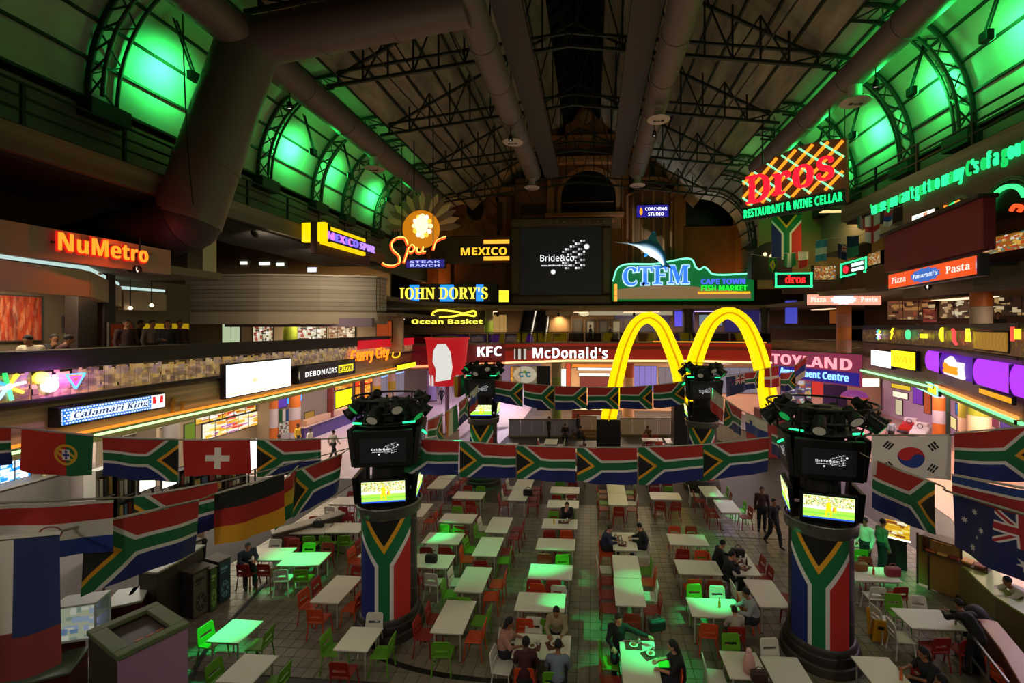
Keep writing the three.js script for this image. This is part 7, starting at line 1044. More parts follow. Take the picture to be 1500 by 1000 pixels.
board('wall_board', 'ochre board on the wall right of the banded pillar', 'board', LI, 446, 605, 620, 460, E('#c89030', 0.6)); board('shop_shelf', 'shelf front of mixed goods between the banded pillars', 'shelf', LI, 408, 620, 640, 426, ET(tShelf, 0.5));
board('menu_board', 'bright yellow lit board left of the orange panel', 'menu board', LI, 491, 574, 598, 515, E('#f8e800', 1.5)); board('menu_board', 'orange lit picture board above the bright yellow board', 'menu board', LI, 490, 557, 572, 516, ET(tWarm, 1.0)); board('menu_board', 'orange lit board right of the bright yellow board', 'menu board', LI, 520, 567, 592, 542, ET(tWarm, 1.2)); board('menu_board', 'red and yellow lit sign above the orange board', 'menu board', LI, 520, 543, 566, 545, ET(boardTex(52, '#e03010', ['#ffe040', '#fff080', '#ff7020'], 30, 64, 64), 1.4));
board('glass_partition', 'tall pale glass partition between the yellow banded pillars', 'partition', LI, 556, 549, 612, 592, E('#c8b4c8', 0.35), { n: 4 }); board('light_strip', 'blue white light strip over the glass partition', 'light', LI, 552, 548, 555, 592, E('#90b8ff', 1.6));
{ const f = frameP(...LF, 446, 628, 668, 545, 0.3), g = thing('shop_counter', 'purple lit shop counter left of the front left media tower', 'counter', [f.pos[0], 0, f.pos[2]], f.turn); part('body', rbox(f.w, 0.95, 0.6, 0.02, 0, 0.48, -0.3), M('#4a3a7a', 0.5), g); part('worktop', rbox(f.w + 0.1, 0.05, 0.75, 0.015, 0, 0.98, -0.3), M('#b09890', 0.4), g); part('glass_case', rbox(f.w * 0.9, 0.4, 0.4, 0.02, 0, 1.22, -0.35), M('#c8a080', 0.2), g); }
const LS = [[-17, 0], [-17, 36]];
[[140, 170, 690, 'pale lit kitchen shelf behind the faded flag'], [170, 198, 694, 'steel kitchen shelf between the pillars on the left'], [262, 282, 690, 'dark drinks shelf right of the plain grey pillar'], [284, 330, 698, 'goods shelf under the flag with white cross'], [336, 360, 690, 'goods shelf left of the white doorway panel']].forEach(([a, b, y0, n], i) => { const f = frameP(...LS, a, y0, y0 + 20, b), h = f.pos[1] + f.h, g = thing('shop_shelf', n, 'shelf', [f.pos[0], 0.02, f.pos[2]], f.turn), mS = M(['#a8a498', '#7c7e7c', '#241e1a', '#54402c', '#5c5044'][i], 0.5);
  part('side', [box(0.04, h, 0.45, -f.w / 2, h / 2, -0.2), box(0.04, h, 0.45, f.w / 2, h / 2, -0.2)], mS, g); part('back', box(f.w, h, 0.03, 0, h / 2, -0.41), mS, g); for (let k = 0; k < 4; k++) { part('shelf', box(f.w - 0.05, 0.03, 0.42, 0, 0.08 + k * (h - 0.12) / 3, -0.2), mS, g); if (k < 3) for (let q = 0; q < 4; q++) part('goods', rbox(f.w * 0.17, (h - 0.3) / 4.4, 0.25, 0.02, (q - 1.5) * f.w * 0.23, 0.1 + k * (h - 0.12) / 3 + (h - 0.3) / 8.8, -0.2), M(['#b8b4a4', '#8a3a2c', '#4a6a8a', '#c8a860', '#3a3a3a', '#d8d4c8'][(q * 5 + k * 3 + i) % 6], 0.6), g); } });
{ const p = PX(152, 738, -13.6), g = thing('potted_plant', 'leafy potted plant by the beige pillar', 'plant', [p.x, 0, p.z]); part('pot', lathe([[0, 0], [0.22, 0], [0.28, 0.5], [0.24, 0.5], [0.22, 0.45], [0, 0.45]], 16), M('#5a4a3a', 0.7), g); part('stem', bar(V(0, 0.4, 0), V(0, 1.2, 0), 0.03), M('#4a3a24', 0.8), g); for (let i = 0; i < 22; i++) { const a = i * 2.4, h = 0.9 + (i % 8) * 0.16, q = part('leaf', leafGeo(), M(i % 2 ? '#2c4a20' : '#3c5a28', 0.6), g); q.position.set(0, h, 0); q.rotation.set(-0.5 - (i % 3) * 0.25, a, 0, 'YXZ'); } }
function leafGeo() { const s = new THREE.Shape(); s.moveTo(0, 0); s.quadraticCurveTo(0.1, 0.25, 0, 0.6); s.quadraticCurveTo(-0.1, 0.25, 0, 0); return ext(s, 0.006).rotateX(0.9); }
struct('floor', slab([[-22.9, -2], [-22.9, 23], [-12.2, 23], [-12.2, -2]], [], 0.0, 0.02), M('#4a4441', 0.8)); struct('floor', slab([[-22.9, 23], [-22.9, 62], [-6, 62], [-6, 37], [-9.6, 29], [-12.2, 23]], [], 0.0, 0.02), M('#bca8ac', 0.4));  // one aisle floor: near part darkened, far part lightened for the shop light
struct('floor', slab([[12.2, -2], [12.2, 13], [15, 20], [16.6, 28], [14, 36], [14, 43.9], [27, 43.9], [27, 36], [16.1, 12], [16.1, -2]], [], 0.0, 0.02), M('#b08a74', 0.4));
struct('floor', slab([[-9.6, 29], [-9.6, 36], [-6, 36], [-6.8, 24.5], [-9.2, 24.5]], [], 0.0, 0.02), M('#b8a4a8', 0.3));
// back restaurants
const B1 = BK(43.6), B2 = BK(43.94), B3 = BK(38.4);
struct('wall_back', [box(36, 5.1, 0.2, 13, 2.55, -44.1)], M('#b8946c', 0.85));
board('menu_board', 'orange panel of the back restaurant left of the far string', 'menu board', B2, 748, 537, 562, 762, ET(tWarm, 0.7)); board('oval_sign', 'cream oval board with two teal swirls', 'sign', B2, 752, 536, 561, 786, ET(canvasTex(128, 96, (g, w, h) => { g.fillStyle = '#8a7a5c'; g.fillRect(0, 0, w, h); g.fillStyle = '#d8ccb0'; g.beginPath(); g.ellipse(w / 2, h / 2, w / 2, h / 2, 0, 0, 7); g.fill(); g.strokeStyle = '#1c7c8c'; g.lineWidth = 9; for (const x of [44, 84]) { g.beginPath(); g.arc(x, 46, 12, 0.5, 5.5); g.stroke(); } g.fillStyle = '#6a9a2c'; g.fillRect(56, 24, 16, 16); }), 0.6));
board('shop_door', 'dark tall doorway of the back restaurants', 'door', B3, 787, 536, 600, 806, M('#17120f', 0.5)); pillarThing(815, B3, 0.45, ['#8a7a50', '#6a7a2c', '#a08a60', '#6a7a2c'], 'green and beige banded pillar left of the burger counter');
board('light_box', 'bright white lit column panel left of the burger counter', 'sign', B3, 819, 540, 568, 829, E('#fff4ec', 1.7)); board('red_panel', 'orange red panel beside the white lit column panel', 'panel', B2, 829, 532, 566, 836, E('#d84010', 0.9)); board('menu_board', 'orange lit band above the burger counter', 'menu board', B2, 838, 533, 538, 898, E('#ff8a20', 1.0)); board('menu_board', 'long bright white lit menu over the burger counter', 'menu board', B2, 846, 538, 542, 896, E('#fff4e8', 1.9)); board('menu_board', 'second white lit band over the burger counter', 'menu board', B2, 848, 546, 551, 893, E('#fff0e0', 1.3)); board('red_panel', 'red back wall panel of the burger counter', 'panel', B2, 850, 551, 566, 894, E('#a81c18', 0.5));
{ const f = frameP(...B3, 838, 570, 600, 900, 0), g = thing('shop_counter', 'pale counter of the burger restaurant at the back', 'counter', [f.pos[0], 0, f.pos[2]], f.turn); part('body', rbox(f.w, 1.0, 0.7, 0.02, 0, 0.5, -0.3), M('#a84a3a', 0.5), g); part('worktop', rbox(f.w + 0.1, 0.06, 0.8, 0.015, 0, 1.03, -0.3), M('#e0d4c8', 0.4), g); for (let i = 0; i < 4; i++) part('till', rbox(0.35, 0.35, 0.3, 0.02, -f.w * 0.36 + i * f.w * 0.24, 1.24, -0.2), mBlack, g); }
pillarThing(920, B3, 0.5, ['#d0581c', '#e8b080', '#d0581c', '#e8b080'], 'orange and cream pillar right of the left yellow arch leg'); board('lavender_panel', 'lavender lit wall panel right of the orange and cream pillar', 'panel', B2, 928, 536, 572, 962, E('#8a78d0', 0.8), { n: 4 }); board('grey_panel', 'pale grey lit wall panel between the yellow arches', 'panel', B2, 965, 538, 568, 994, E('#9c8c94', 0.45), { n: 3 }); board('grey_panel', 'grey lit wall panel inside the right yellow arch', 'panel', B2, 1040, 538, 575, 1112, E('#9c94a4', 0.5), { n: 5 });
const low = (xl, xr, yb, D0, D1, label, col, h = 1.3) => { const a = PD(xl, 480, D0), b = PD(xr, 480, D1), L = Math.hypot(b.x - a.x, b.z - a.z), g = thing('low_partition', label, 'partition', [(a.x + b.x) / 2, 0.012, (a.z + b.z) / 2], Math.atan2(-(b.z - a.z), b.x - a.x)), n = Math.max(2, Math.round(L / 0.9)); for (let i = 0; i < n; i++) part('panel', rbox(L / n - 0.03, h - 0.1, 0.06, 0.015, -L / 2 + (i + 0.5) * L / n, h / 2, 0), M(col, 0.4), g); part('cap_rail', rbox(L, 0.08, 0.16, 0.02, 0, h - 0.02, 0), M('#6a5a48', 0.5), g); part('plinth', box(L, 0.1, 0.12, 0, 0.05, 0), mBeigeD, g); };
low(745, 848, 620, 33, 33, 'lavender grey low partition left of the wooden steps', '#8c84a0'); low(850, 884, 614, 34.2, 34.2, 'pinkish low partition behind the wooden steps', '#b89c98'); low(908, 1000, 620, 33.4, 33.4, 'pale low partition right of the yellow arch leg', '#b4a8b4'); low(1048, 1102, 622, 32, 29, 'pale low partition behind the right aisle flags', '#c8c0cc'); low(600, 672, 660, 27, 31, 'low partition with orange cap beside the left aisle', '#a89890', 1.0);
{ const p = P(866, 627, 32.6), g = thing('wooden_steps', 'three wide wooden steps up to the burger restaurant', 'steps', [p.x, 0.012, p.z]); for (let i = 0; i < 3; i++) part('step', rbox(2.6, 0.17, 0.34, 0.01, 0, 0.085 + i * 0.17, -i * 0.34), M('#7a5c34', 0.6), g); for (const s of [-1, 1]) part('cheek', rbox(0.06, 0.6, 1.1, 0.01, s * 1.34, 0.3, -0.34), M('#5a4024', 0.6), g); }
{ const g = thing('ceiling_light', 'added far ceiling light over the bright left back aisle', 'ceiling light', [-10.5, 5.03, -54]); part('housing', rbox(4, 0.06, 1.5, 0.02, 0, 0.02, 0), M('#d8d4cc', 0.5), g); part('diffuser', box(3.8, 0.03, 1.4, 0, -0.02, 0), E('#f4e4ff', 2.5), g); area([-10.5, 4.98, -54], 3.8, 1.4, 0xf4e4ff, 40); }  // lamp added to brighten the far aisle
struct('wall_back', [box(24, 5.1, 0.2, -16, 2.55, -62)], M('#a8949c', 0.8));
[[604, 622, 545, 562, '#fff4f8', 1.5, 'white'], [626, 640, 548, 566, '#8a2c48', 0.5, 'maroon'], [644, 662, 546, 562, '#e8d0ff', 1.2, 'lavender'], [666, 684, 548, 564, '#c8a080', 0.7, 'tan']].forEach(([a, b, y0, y1, c, k, n]) => board('shop_window', n + ' lit shop window at the far end of the left back aisle', 'shop window', BK(61.86), a, y0, y1, b, E(c, k)));
pillarThing(632, BK(48), 0.5, ['#8a3a54', '#b49ccc', '#8a7aac'], 'maroon and lavender banded pillar on the bright left back aisle');
[[352, 362], [380, 395], [405, 416]].forEach(([a, b], i) => board('light_strip', `short white lamp strip over the left terrace, ${ORD[i]} from left`, 'light', [[-30, 31.45], [0, 31.45]], a, 383 + i, 387 + i, b, E('#e8fff4', 1.8), { plain: 1 }));
// upper gallery at the back
board('light_box', 'white lit box at the left end of the neon fish sign', 'sign', BK(38.6), 576, 459, 468, 593, E('#f8f8f4', 1.6)); board('shop_window', 'orange red lit shop window left of the neon fish sign', 'shop window', BK(43.86), 577, 471, 492, 591, E('#d8501c', 0.6)); pillarThing(716, BK(39), 0.4, ['#8a8060', '#6a8020', '#8a8060'], 'green banded pillar right of the neon fish sign', 3.1, 6.5); board('shop_window', 'warm lit shop window right of the green banded pillar', 'shop window', BK(43.86), 722, 461, 488, 742, E('#c89a50', 0.6), { n: 2 });
board('shop_window', 'blue lit shop window under the fish sign', 'shop window', BK(43.82), 988, 456, 478, 1004, E('#5a50e0', 1.0)); board('screen', 'pale lit screen under the fish sign right of the blue window', 'screen', BK(43.82), 1024, 461, 477, 1058, E('#8aa0a8', 0.55)); pillarThing(1008, BK(39.4), 0.5, ['#2a2018', '#241c16'], 'dark square looking pillar under the fish sign', 3.1, 6.5); pillarThing(1120, BK(37.8), 0.4, ['#1c1614', '#181210'], 'dark pillar at the right end of the fish sign', 3.1, 6.5);
board('shop_window', 'dim purple lit shop window under the left of the fish sign', 'shop window', BK(43.86), 900, 455, 486, 980, E('#4a3c5c', 0.4), { n: 5 }); board('shop_window', 'purple blue lit shop window right of the dark gallery pillar', 'shop window', BK(43.86), 1062, 450, 486, 1118, E('#3c3480', 0.4), { n: 3 });
// shops under the left terrace
const T1 = [[-30, 26.86], [0, 26.86]];
struct('wall_left', [box(16.4, 2.2, 0.2, -19.8, 7.6, -27)], M('#c0a888', 0.8));
board('shop_window', 'pale green lit shop window under the terrace', 'shop window', T1, 326, 474, 506, 352, E('#b8c8a0', 0.9), { n: 2 }); board('shop_window', 'lit shop shelves under the terrace, left', 'shop window', T1, 371, 472, 502, 400, ET(tShelf, 0.9), { n: 2 }); board('shop_window', 'lit shop shelves under the terrace, middle', 'shop window', T1, 436, 471, 496, 478, ET(tShelf, 1.0), { n: 3 }); board('shop_window', 'lit shop shelves under the terrace, right', 'shop window', T1, 482, 472, 496, 520, ET(boardTex(61, '#b89870', ['#8a4a2c', '#e0c8a0', '#3a2a20', '#f4e4c0'], 60), 0.9), { n: 3 }); board('shop_window', 'orange lit shop end panel under the terrace', 'shop window', T1, 552, 470, 500, 574, E('#c8501c', 0.5));
pillarThing(425, [[-30, 25.2], [0, 25.2]], 0.36, ['#7a8a1c', '#74841a'], 'lime green pillar under the terrace', 1.9, 6.5);
for (let i = 0; i < 7; i++) { const p = P(330 + i * 22, 461, 25.7), g = thing('downlight', `small round downlight in the terrace soffit, ${ORD[i]} from left`, 'light', [p.x, 8.62, p.z]); part('lens', new THREE.CylinderGeometry(0.12, 0.12, 0.03, 14), E('#ffe8c0', 2), g); part('trim_ring', new THREE.TorusGeometry(0.13, 0.02, 6, 14).rotateX(Math.PI / 2), M('#c8c0b4', 0.4), g); }
// the white column and beams by the cinema
{ const a = PX(300, 300, -13.3), g = thing('white_column', 'tall square cream column standing on the terrace edge by the cinema', 'column', [-14.3, 9.86, -15.6]); part('shaft', rbox(0.6, 2.1, 0.6, 0.02, 0, 1.05, 0), M('#dcc8a8', 0.7), g); part('base', rbox(0.7, 0.12, 0.7, 0.02, 0, 0.06, 0), M('#8a7458', 0.7), g); void a; }
// left gallery interior
const GL = [[-16.06, 0], [-16.06, 30]];
board('wall_mural', 'orange red painted mural in the left gallery restaurant', 'mural', GL, -40, 430, 500, 60, MT(tMural, 0.8)); board('light_box', 'small green and red lit poster box in the left gallery', 'poster', GL, 94, 463, 486, 105, ET(boardTex(71, '#f0ece0', ['#20a050', '#e03030', '#ffffff'], 20, 48, 96), 1.2)); board('paper_notice', 'pale notice sheet on the left gallery wall', 'notice', GL, 95, 488, 504, 106, M('#c8c8b0', 0.7), { plain: 1 });
for (const [xl, xr, lab] of [[104, 134, 'broad dark pier of the left gallery, left of two'], [143, 161, 'narrow dark pier of the left gallery, right of two']]) { const f = frameP([-14.6, 0], [-14.6, 30], xl, 430, 512, xr, 0), g = thing('gallery_pier', lab, 'pier', [f.pos[0], 6.5, f.pos[2]], f.turn); part('shaft', rbox(f.w, 3.1, 0.4, 0.02, 0, 1.55, 0), M('#241c16', 0.6), g); part('plinth', rbox(f.w + 0.08, 0.14, 0.5, 0.01, 0, 0.07, 0), mBlack, g); }
board('wall_poster', 'large orange red poster board on the left gallery', 'poster', [[-14.2, 0], [-14.2, 30]], 160, 474, 520, 194, MT(boardTex(81, '#a03c1c', ['#c8602c', '#b04820', '#8a3018'], 20, 64, 64), 0.7));
[[209, 222], [224, 246], [252, 262], [264, 276]].forEach(([a, b], i) => board('wall_poster', `yellow board in the left gallery row, ${ORD[i]} from left`, 'poster', GL, a, 474, 490, b, E('#d8b010', 0.5), { plain: 1 }));
{ const cove2 = (pts, label) => { const g = thing('light_cove', label, 'light', [0, 0, 0]); const q = pts.map(([x, y, D]) => PD(x, y, D)); g.position.copy(q[0]); for (let i = 0; i < q.length - 1; i++) { part('light_strip', beam(q[i].clone().sub(q[0]), q[i + 1].clone().sub(q[0]), 0.1, 0.09), E('#c8e8e0', 0.9), g); const d = V(0, -0.42, 0); part('soffit_band', beam(q[i].clone().sub(q[0]).add(d), q[i + 1].clone().sub(q[0]).add(d), 0.2, 0.66), M('#b8a088', 0.8), g); } };
  cove2([[-60, 368, 8.9], [-20, 372, 9.4], [125, 392, 11.65], [172, 416, 15]], 'long white light cove over the left gallery restaurant'); cove2([[177, 421, 15.1], [240, 426, 16.6]], 'short white light cove at the end of the left gallery');
  for (const [x, y, D, lab] of [[46, 432, 13.4, 'first'], [72, 433, 14, 'second'], [84, 430, 14.6, 'third'], [136, 440, 16, 'fourth'], [191, 451, 15.2, 'fifth'], [222, 447, 15.6, 'sixth']]) { const p = PD(x, y, D), g = thing('spot_lamp', `tiny glowing ceiling spot lamp of the left gallery, ${lab} from left`, 'lamp', [p.x, p.y, p.z]); part('bulb', new THREE.SphereGeometry(0.06, 10, 8), E('#fff0cc', 3), g); part('stem', bar(V(0, 0.05, 0), V(0, Math.max(0.3, 9.7 - p.y), 0), 0.015), mBlack, g); } }
board('exit_sign', 'small blue white lit sign on the gallery soffit', 'sign', [[-14.38, 0], [-14.38, 30]], 133, 411, 428, 149, ET(boardTex(91, '#203848', ['#a8d0e8', '#ffffff', '#80b0d0'], 16, 32, 32), 0.9));
// right gallery and right shops
const GR = [[17.2, 29.55], [29, 19.75]], GR2 = GR;
struct('wall_right', [wallSeg([17.2, 29.7], [29, 19.9], 6.5, 9.6, 0.2, 0)], M('#4a3024', 0.85));
board('shop_window', 'warm lit shop window on the right gallery under the orange pizza sign', 'shop window', GR, 1300, 436, 468, 1370, ET(boardTex(101, '#7a4a30', ['#c88a50', '#e8c890', '#3a2018', '#a85030'], 50), 0.6), { n: 3 }); board('shop_window', 'lit shop window with white shelves on the right gallery', 'shop window', GR2, 1376, 436, 466, 1420, ET(boardTex(103, '#5a3a28', ['#e8d8b0', '#c8a070', '#2a1810'], 40), 0.7), { n: 2 }); board('wall_poster', 'red poster panel on the right gallery', 'poster', GR, 1352, 452, 472, 1372, E('#a83a30', 0.5)); board('shop_window', 'warm lit shop window at the right edge of the right gallery', 'shop window', GR2, 1452, 424, 462, 1520, ET(boardTex(107, '#3a2418', ['#c89a60', '#e8d0a0', '#201410'], 30), 0.6), { n: 3 }); board('screen', 'purple blue lit screen on the right gallery', 'screen', [[14, 38], [24, 36]], 1150, 440, 474, 1168, E('#4a50d0', 0.8)); board('shop_window', 'orange lit shop window below the pale pink pizza sign', 'shop window', BK(43.86), 1215, 450, 474, 1245, E('#a85a24', 0.45), { n: 2 });
{ const p = PD(1437, 480, 17.5), g = thing('gallery_pillar', 'orange and white banded pillar on the right gallery', 'pillar', [p.x, 6.5, p.z]); ['#a89a90', '#b05c20', '#a89a90', '#b05c20'].forEach((c, i) => part('band', new THREE.CylinderGeometry(0.34, 0.34, 0.76, 20).translate(0, 0.4 + i * 0.77, 0), M(c, 0.5), g)); const p2 = PD(1236, 480, 27), g2 = thing('gallery_pillar', 'orange and pink pillar below the pale pink pizza sign', 'pillar', [p2.x, 6.5, p2.z]); ['#b07060', '#c06a24', '#b07060', '#c06a24'].forEach((c, i) => part('band', new THREE.CylinderGeometry(0.4, 0.4, 0.76, 20).translate(0, 0.4 + i * 0.77, 0), M(c, 0.5), g2)); }
for (const [x, y, D, i] of [[1335, 429, 17, 0], [1370, 427, 16.4, 1], [1388, 428, 16, 2]]) { const p = PD(x, y, D), g = thing('spot_lamp', `tiny glowing ceiling spot under the orange pizza sign, ${ORD[i]} from left`, 'lamp', [p.x, p.y, p.z]); part('bulb', new THREE.SphereGeometry(0.06, 10, 8), E('#ffe8c0', 3), g); part('stem', bar(V(0, 0.05, 0), V(0, Math.max(0.25, 9.62 - p.y), 0), 0.015), mBlack, g); }
const RP = Rs(7), RF = Rs(6), RI = [[16.08, 12], [26.88, 36]], RI2 = [[26.86, 36], [26.86, 44]];
struct('wall_right', [wallSeg([13.4, 6], [27, 36], 0, 5.1, 0.2, 0), wallSeg([27, 36], [27, 44], 0, 5.1, 0.2, 0)], M('#bca6aa', 0.85));
pillarThing(1376, [[23.6, 33], [20, 25]], 0.38, OB, 'orange and lavender banded pillar of the right shops'); pillarThing(1434, [[23.6, 33], [20.4, 25.4]], 0.5, GB, 'green and cream banded pillar of the right shops'); pillarThing(1416, [[23.8, 31], [21, 26]], 0.4, GB.slice().reverse(), 'green and cream banded pillar behind the other green one'); pillarThing(1389, [[23.6, 32], [20, 25]], 0.12, ['#0e2a22', '#0c241e'], 'thin dark green post beside the orange banded pillar');
board('light_box', 'cream lit lamp panel behind the dark green post, upper', 'sign', RI, 1391, 567, 581, 1402, E('#fff0c0', 1.3)); board('light_box', 'cream lit lamp panel behind the dark green post, lower', 'sign', RI, 1392, 608, 624, 1402, E('#f0d890', 1.0)); board('purple_wall', 'purple lit wall panel at the right picture edge', 'panel', RI, 1466, 600, 640, 1520, E('#5a34a0', 0.6)); [[1292, 1302, 556, 600, '#4a6a9a', 0.35, 'blue lit game cabinet'], [1312, 1322, 584, 606, '#d8c8a0', 0.9, 'cream lit game cabinet'], [1338, 1352, 566, 590, '#8a3ac0', 0.7, 'violet lit game cabinet'], [1354, 1364, 572, 604, '#e0602c', 0.6, 'orange lit game cabinet'], [1400, 1412, 590, 606, '#3a8ac8', 0.6, 'pale blue lit game cabinet'], [1452, 1464, 584, 622, '#c83a60', 0.4, 'rose lit game cabinet']].forEach(([a, b, y0, y1, c, k, n]) => board('game_cabinet', n + ' on the rear wall of the right amusement area', 'game machine', a < 1300 ? BK(43.88) : a < 1366 ? RI2 : RI, a, y0, y1, b, E(c, k)));
board('shop_awning', 'sandy sloping awning board at the right picture edge', 'awning', RI, 1464, 576, 604, 1520, M('#8a7850', 0.7));
board('red_panel', 'tall red lit cabinet by the pink neon sign shop', 'cabinet', [[10, 43.9], [28, 43.9]], 1189, 553, 580, 1206, E('#e0301c', 0.8)); board('light_strip', 'long pink lit strip under the pink neon sign', 'light', [[10, 43.85], [28, 43.85]], 1205, 554, 561, 1258, E('#f4b0ff', 1.6)); board('purple_wall', 'dark purple game wall under the pink lit strip', 'panel', [[10, 43.9], [28, 43.9]], 1206, 563, 596, 1240, M('#2c1838', 0.5)); board('light_box', 'bright white lit booth panel right of the pink strip', 'sign', [[10, 43.9], [28, 43.9]], 1250, 554, 566, 1288, E('#fff4e0', 1.5)); board('menu_board', 'yellow lit strip in the right amusement area', 'menu board', RI2, 1306, 561, 567, 1334, E('#e8c020', 1.0)); board('light_box', 'cream lit panel above the bumper cars', 'sign', RI2, 1308, 572, 580, 1330, E('#ffe8c8', 1.2));
board('wall_mural', 'crowded toy shelves at the left of the amusement shop', 'shelf', [[10, 43.9], [28, 43.9]], 1144, 556, 592, 1188, ET(boardTex(121, '#6a5c70', ['#d8d0d8', '#a84a3c', '#4a4090', '#b8c8b0', '#382c38', '#d8b060'], 90), 0.7));
{ const car = (px, py, D, col, lab) => { const p = PY(px, py, 0), g = thing('bumper_car', lab, 'ride car', [p.x, 0.0, p.z], 0.7); void D; const s = poly([[-0.9, 0.15], [-0.95, 0.45], [-0.6, 0.62], [-0.25, 0.6], [-0.1, 0.85], [0.55, 0.85], [0.7, 0.55], [0.95, 0.45], [0.9, 0.15]]); part('body', ext(s, 0.9, 0.05).translate(0, 0, -0.45), M(col, 0.3), g); part('bumper', rbox(2.1, 0.18, 1.2, 0.09, 0, 0.2, 0), M('#1c1a1c', 0.6), g); part('seat', rbox(0.5, 0.4, 0.8, 0.06, 0.1, 0.95, 0), M('#d8d0c8', 0.6), g); part('steering_wheel', new THREE.TorusGeometry(0.16, 0.025, 6, 16).rotateY(1.57).translate(-0.35, 0.95, 0), mBlack, g); };
  car(1334, 634, 30, '#a8281c', 'red ride car in the right amusement area'); car(1350, 642, 30, '#c8c4c0', 'white ride car behind the red ride car'); }
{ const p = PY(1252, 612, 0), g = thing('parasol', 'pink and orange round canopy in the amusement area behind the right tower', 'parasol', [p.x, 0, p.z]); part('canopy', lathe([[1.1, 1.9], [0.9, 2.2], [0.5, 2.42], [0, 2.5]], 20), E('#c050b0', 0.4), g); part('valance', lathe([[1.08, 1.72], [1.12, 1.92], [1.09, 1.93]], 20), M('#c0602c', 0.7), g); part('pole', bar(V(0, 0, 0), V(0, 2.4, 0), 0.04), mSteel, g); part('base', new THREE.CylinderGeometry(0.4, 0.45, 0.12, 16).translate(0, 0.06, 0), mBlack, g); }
// ---------- foreground furniture and small things ----------
{ // information kiosk
  const c = [[125, 925], [229, 881], [279, 909], [170, 964]].map(([x, y]) => PY(x, y, 2.1)), o = c[0].clone().add(c[2]).multiplyScalar(0.5), L = c[1].distanceTo(c[0]), W2 = c[3].distanceTo(c[0]), turn = Math.atan2(-(c[1].z - c[0].z), c[1].x - c[0].x);
  const g = thing('display_kiosk', 'big grey green display kiosk with sunken dark top at lower left', 'kiosk', [o.x, 0, o.z], turn), mG = M('#5c6a44', 0.6);
  for (const [w, d, x, z] of [[L, 0.2, 0, W2 / 2 - 0.1], [L, 0.2, 0, -W2 / 2 + 0.1], [0.24, W2 - 0.4, L / 2 - 0.12, 0], [0.24, W2 - 0.4, -L / 2 + 0.12, 0]]) part('top_frame', rbox(w, 0.1, d, 0.02, x, 2.05, z), mG, g);
  part('sunken_screen', box(L - 0.46, 0.04, W2 - 0.38, 0, 1.97, 0), M('#2c2018', 0.4), g, 'dark sunken panel'); part('orange_marks', [0, 1, 2].map((i) => box(0.12, 0.012, 0.05, -0.1 + i * 0.16, 1.995, W2 / 2 - 0.42)), M('#a85a3a', 0.5), g);
  part('front_panel', rbox(L - 0.04, 1.2, 0.06, 0.01, 0, 1.38, W2 / 2 - 0.06), M('#a0789a', 0.5), g, 'mauve front panel'); part('lower_panel', rbox(L - 0.1, 0.72, 0.08, 0.01, 0, 0.4, W2 / 2 - 0.1), M('#a0886c', 0.6), g); part('side_panel', rbox(0.06, 1.95, W2 - 0.1, 0.01, -L / 2 + 0.05, 0.99, 0), M('#3a3026', 0.6), g); part('side_panel', rbox(0.06, 1.95, W2 - 0.1, 0.01, L / 2 - 0.05, 0.99, 0), M('#4a4238', 0.6), g); part('back_panel', rbox(L - 0.1, 1.95, 0.06, 0.01, 0, 0.99, -W2 / 2 + 0.05), M('#3a3026', 0.6), g);
}
function counterRun(pts, h, front, top, label, name = 'food_counter', depth = 0.9, y = 0) {                  // counter along pixel points of its top front edge
  const q = pts.map(([x, yy]) => PY(x, yy, h + y)), g = thing(name, label, 'counter', [q[0].x, y, q[0].z]);
  for (let i = 0; i < q.length - 1; i++) { const a = q[i], b = q[i + 1], L = Math.hypot(b.x - a.x, b.z - a.z), an = Math.atan2(-(b.z - a.z), b.x - a.x), mx = (a.x + b.x) / 2 - q[0].x, mz = (a.z + b.z) / 2 - q[0].z, off = (d) => [mx - Math.sin(an) * d, mz - Math.cos(an) * d];
    let [x, z] = off(depth / 2); part('front_body', box(L, h - 0.05, depth - 0.08, x, (h - 0.05) / 2, z, an), M(front, 0.5), g); part('worktop', rbox(L + 0.06, 0.06, depth, 0.02, x, h - 0.02, z, an), M(top, 0.4), g); [x, z] = off(-0.01); part('kick_plate', box(L, 0.16, 0.04, x, 0.08, z, an), mBlack, g); }
  return [g, q];
}
counterRun([[-30, 972], [20, 962], [62, 946], [126, 921]], 1.15, '#4a0f10', '#6a7a60', 'dark red curved food counter at the lower left corner');
counterRun([[-40, 1012], [40, 1000], [100, 985]], 0.8, '#4a1210', '#56644c', 'low green topped counter in the lower left corner in front of the dark red one');
counterRun([[148, 892], [180, 886], [206, 880]], 1.1, '#4a1014', '#a8b0a0', 'dark red counter piece behind the display kiosk');
{ const a = PY(62, 950, 1.15), g = thing('display_case', 'white lit glass display case on the dark red counter', 'display case', [a.x + 0.35, 1.16, a.z - 0.45], 0.35); part('frame', [box(0.8, 0.04, 0.5, 0, 0.02, 0), box(0.8, 0.04, 0.5, 0, 0.78, 0), ...[[-1, -1], [-1, 1], [1, -1], [1, 1]].map(([i, j]) => box(0.03, 0.78, 0.03, i * 0.385, 0.4, j * 0.235))], M('#b8c0b8', 0.4), g); part('poster_pane', box(0.74, 0.7, 0.02, 0, 0.4, 0.22), ET(boardTex(131, '#c8d0b0', ['#7a98c0', '#e8ecd8', '#98b0a0', '#a8c0d8'], 30, 64, 64), 0.4), g); part('shelf', box(0.74, 0.02, 0.44, 0, 0.42, 0), M('#d8dcd4', 0.3), g); part('back_pane', box(0.74, 0.7, 0.02, 0, 0.4, -0.22), M('#90a090', 0.3), g); }
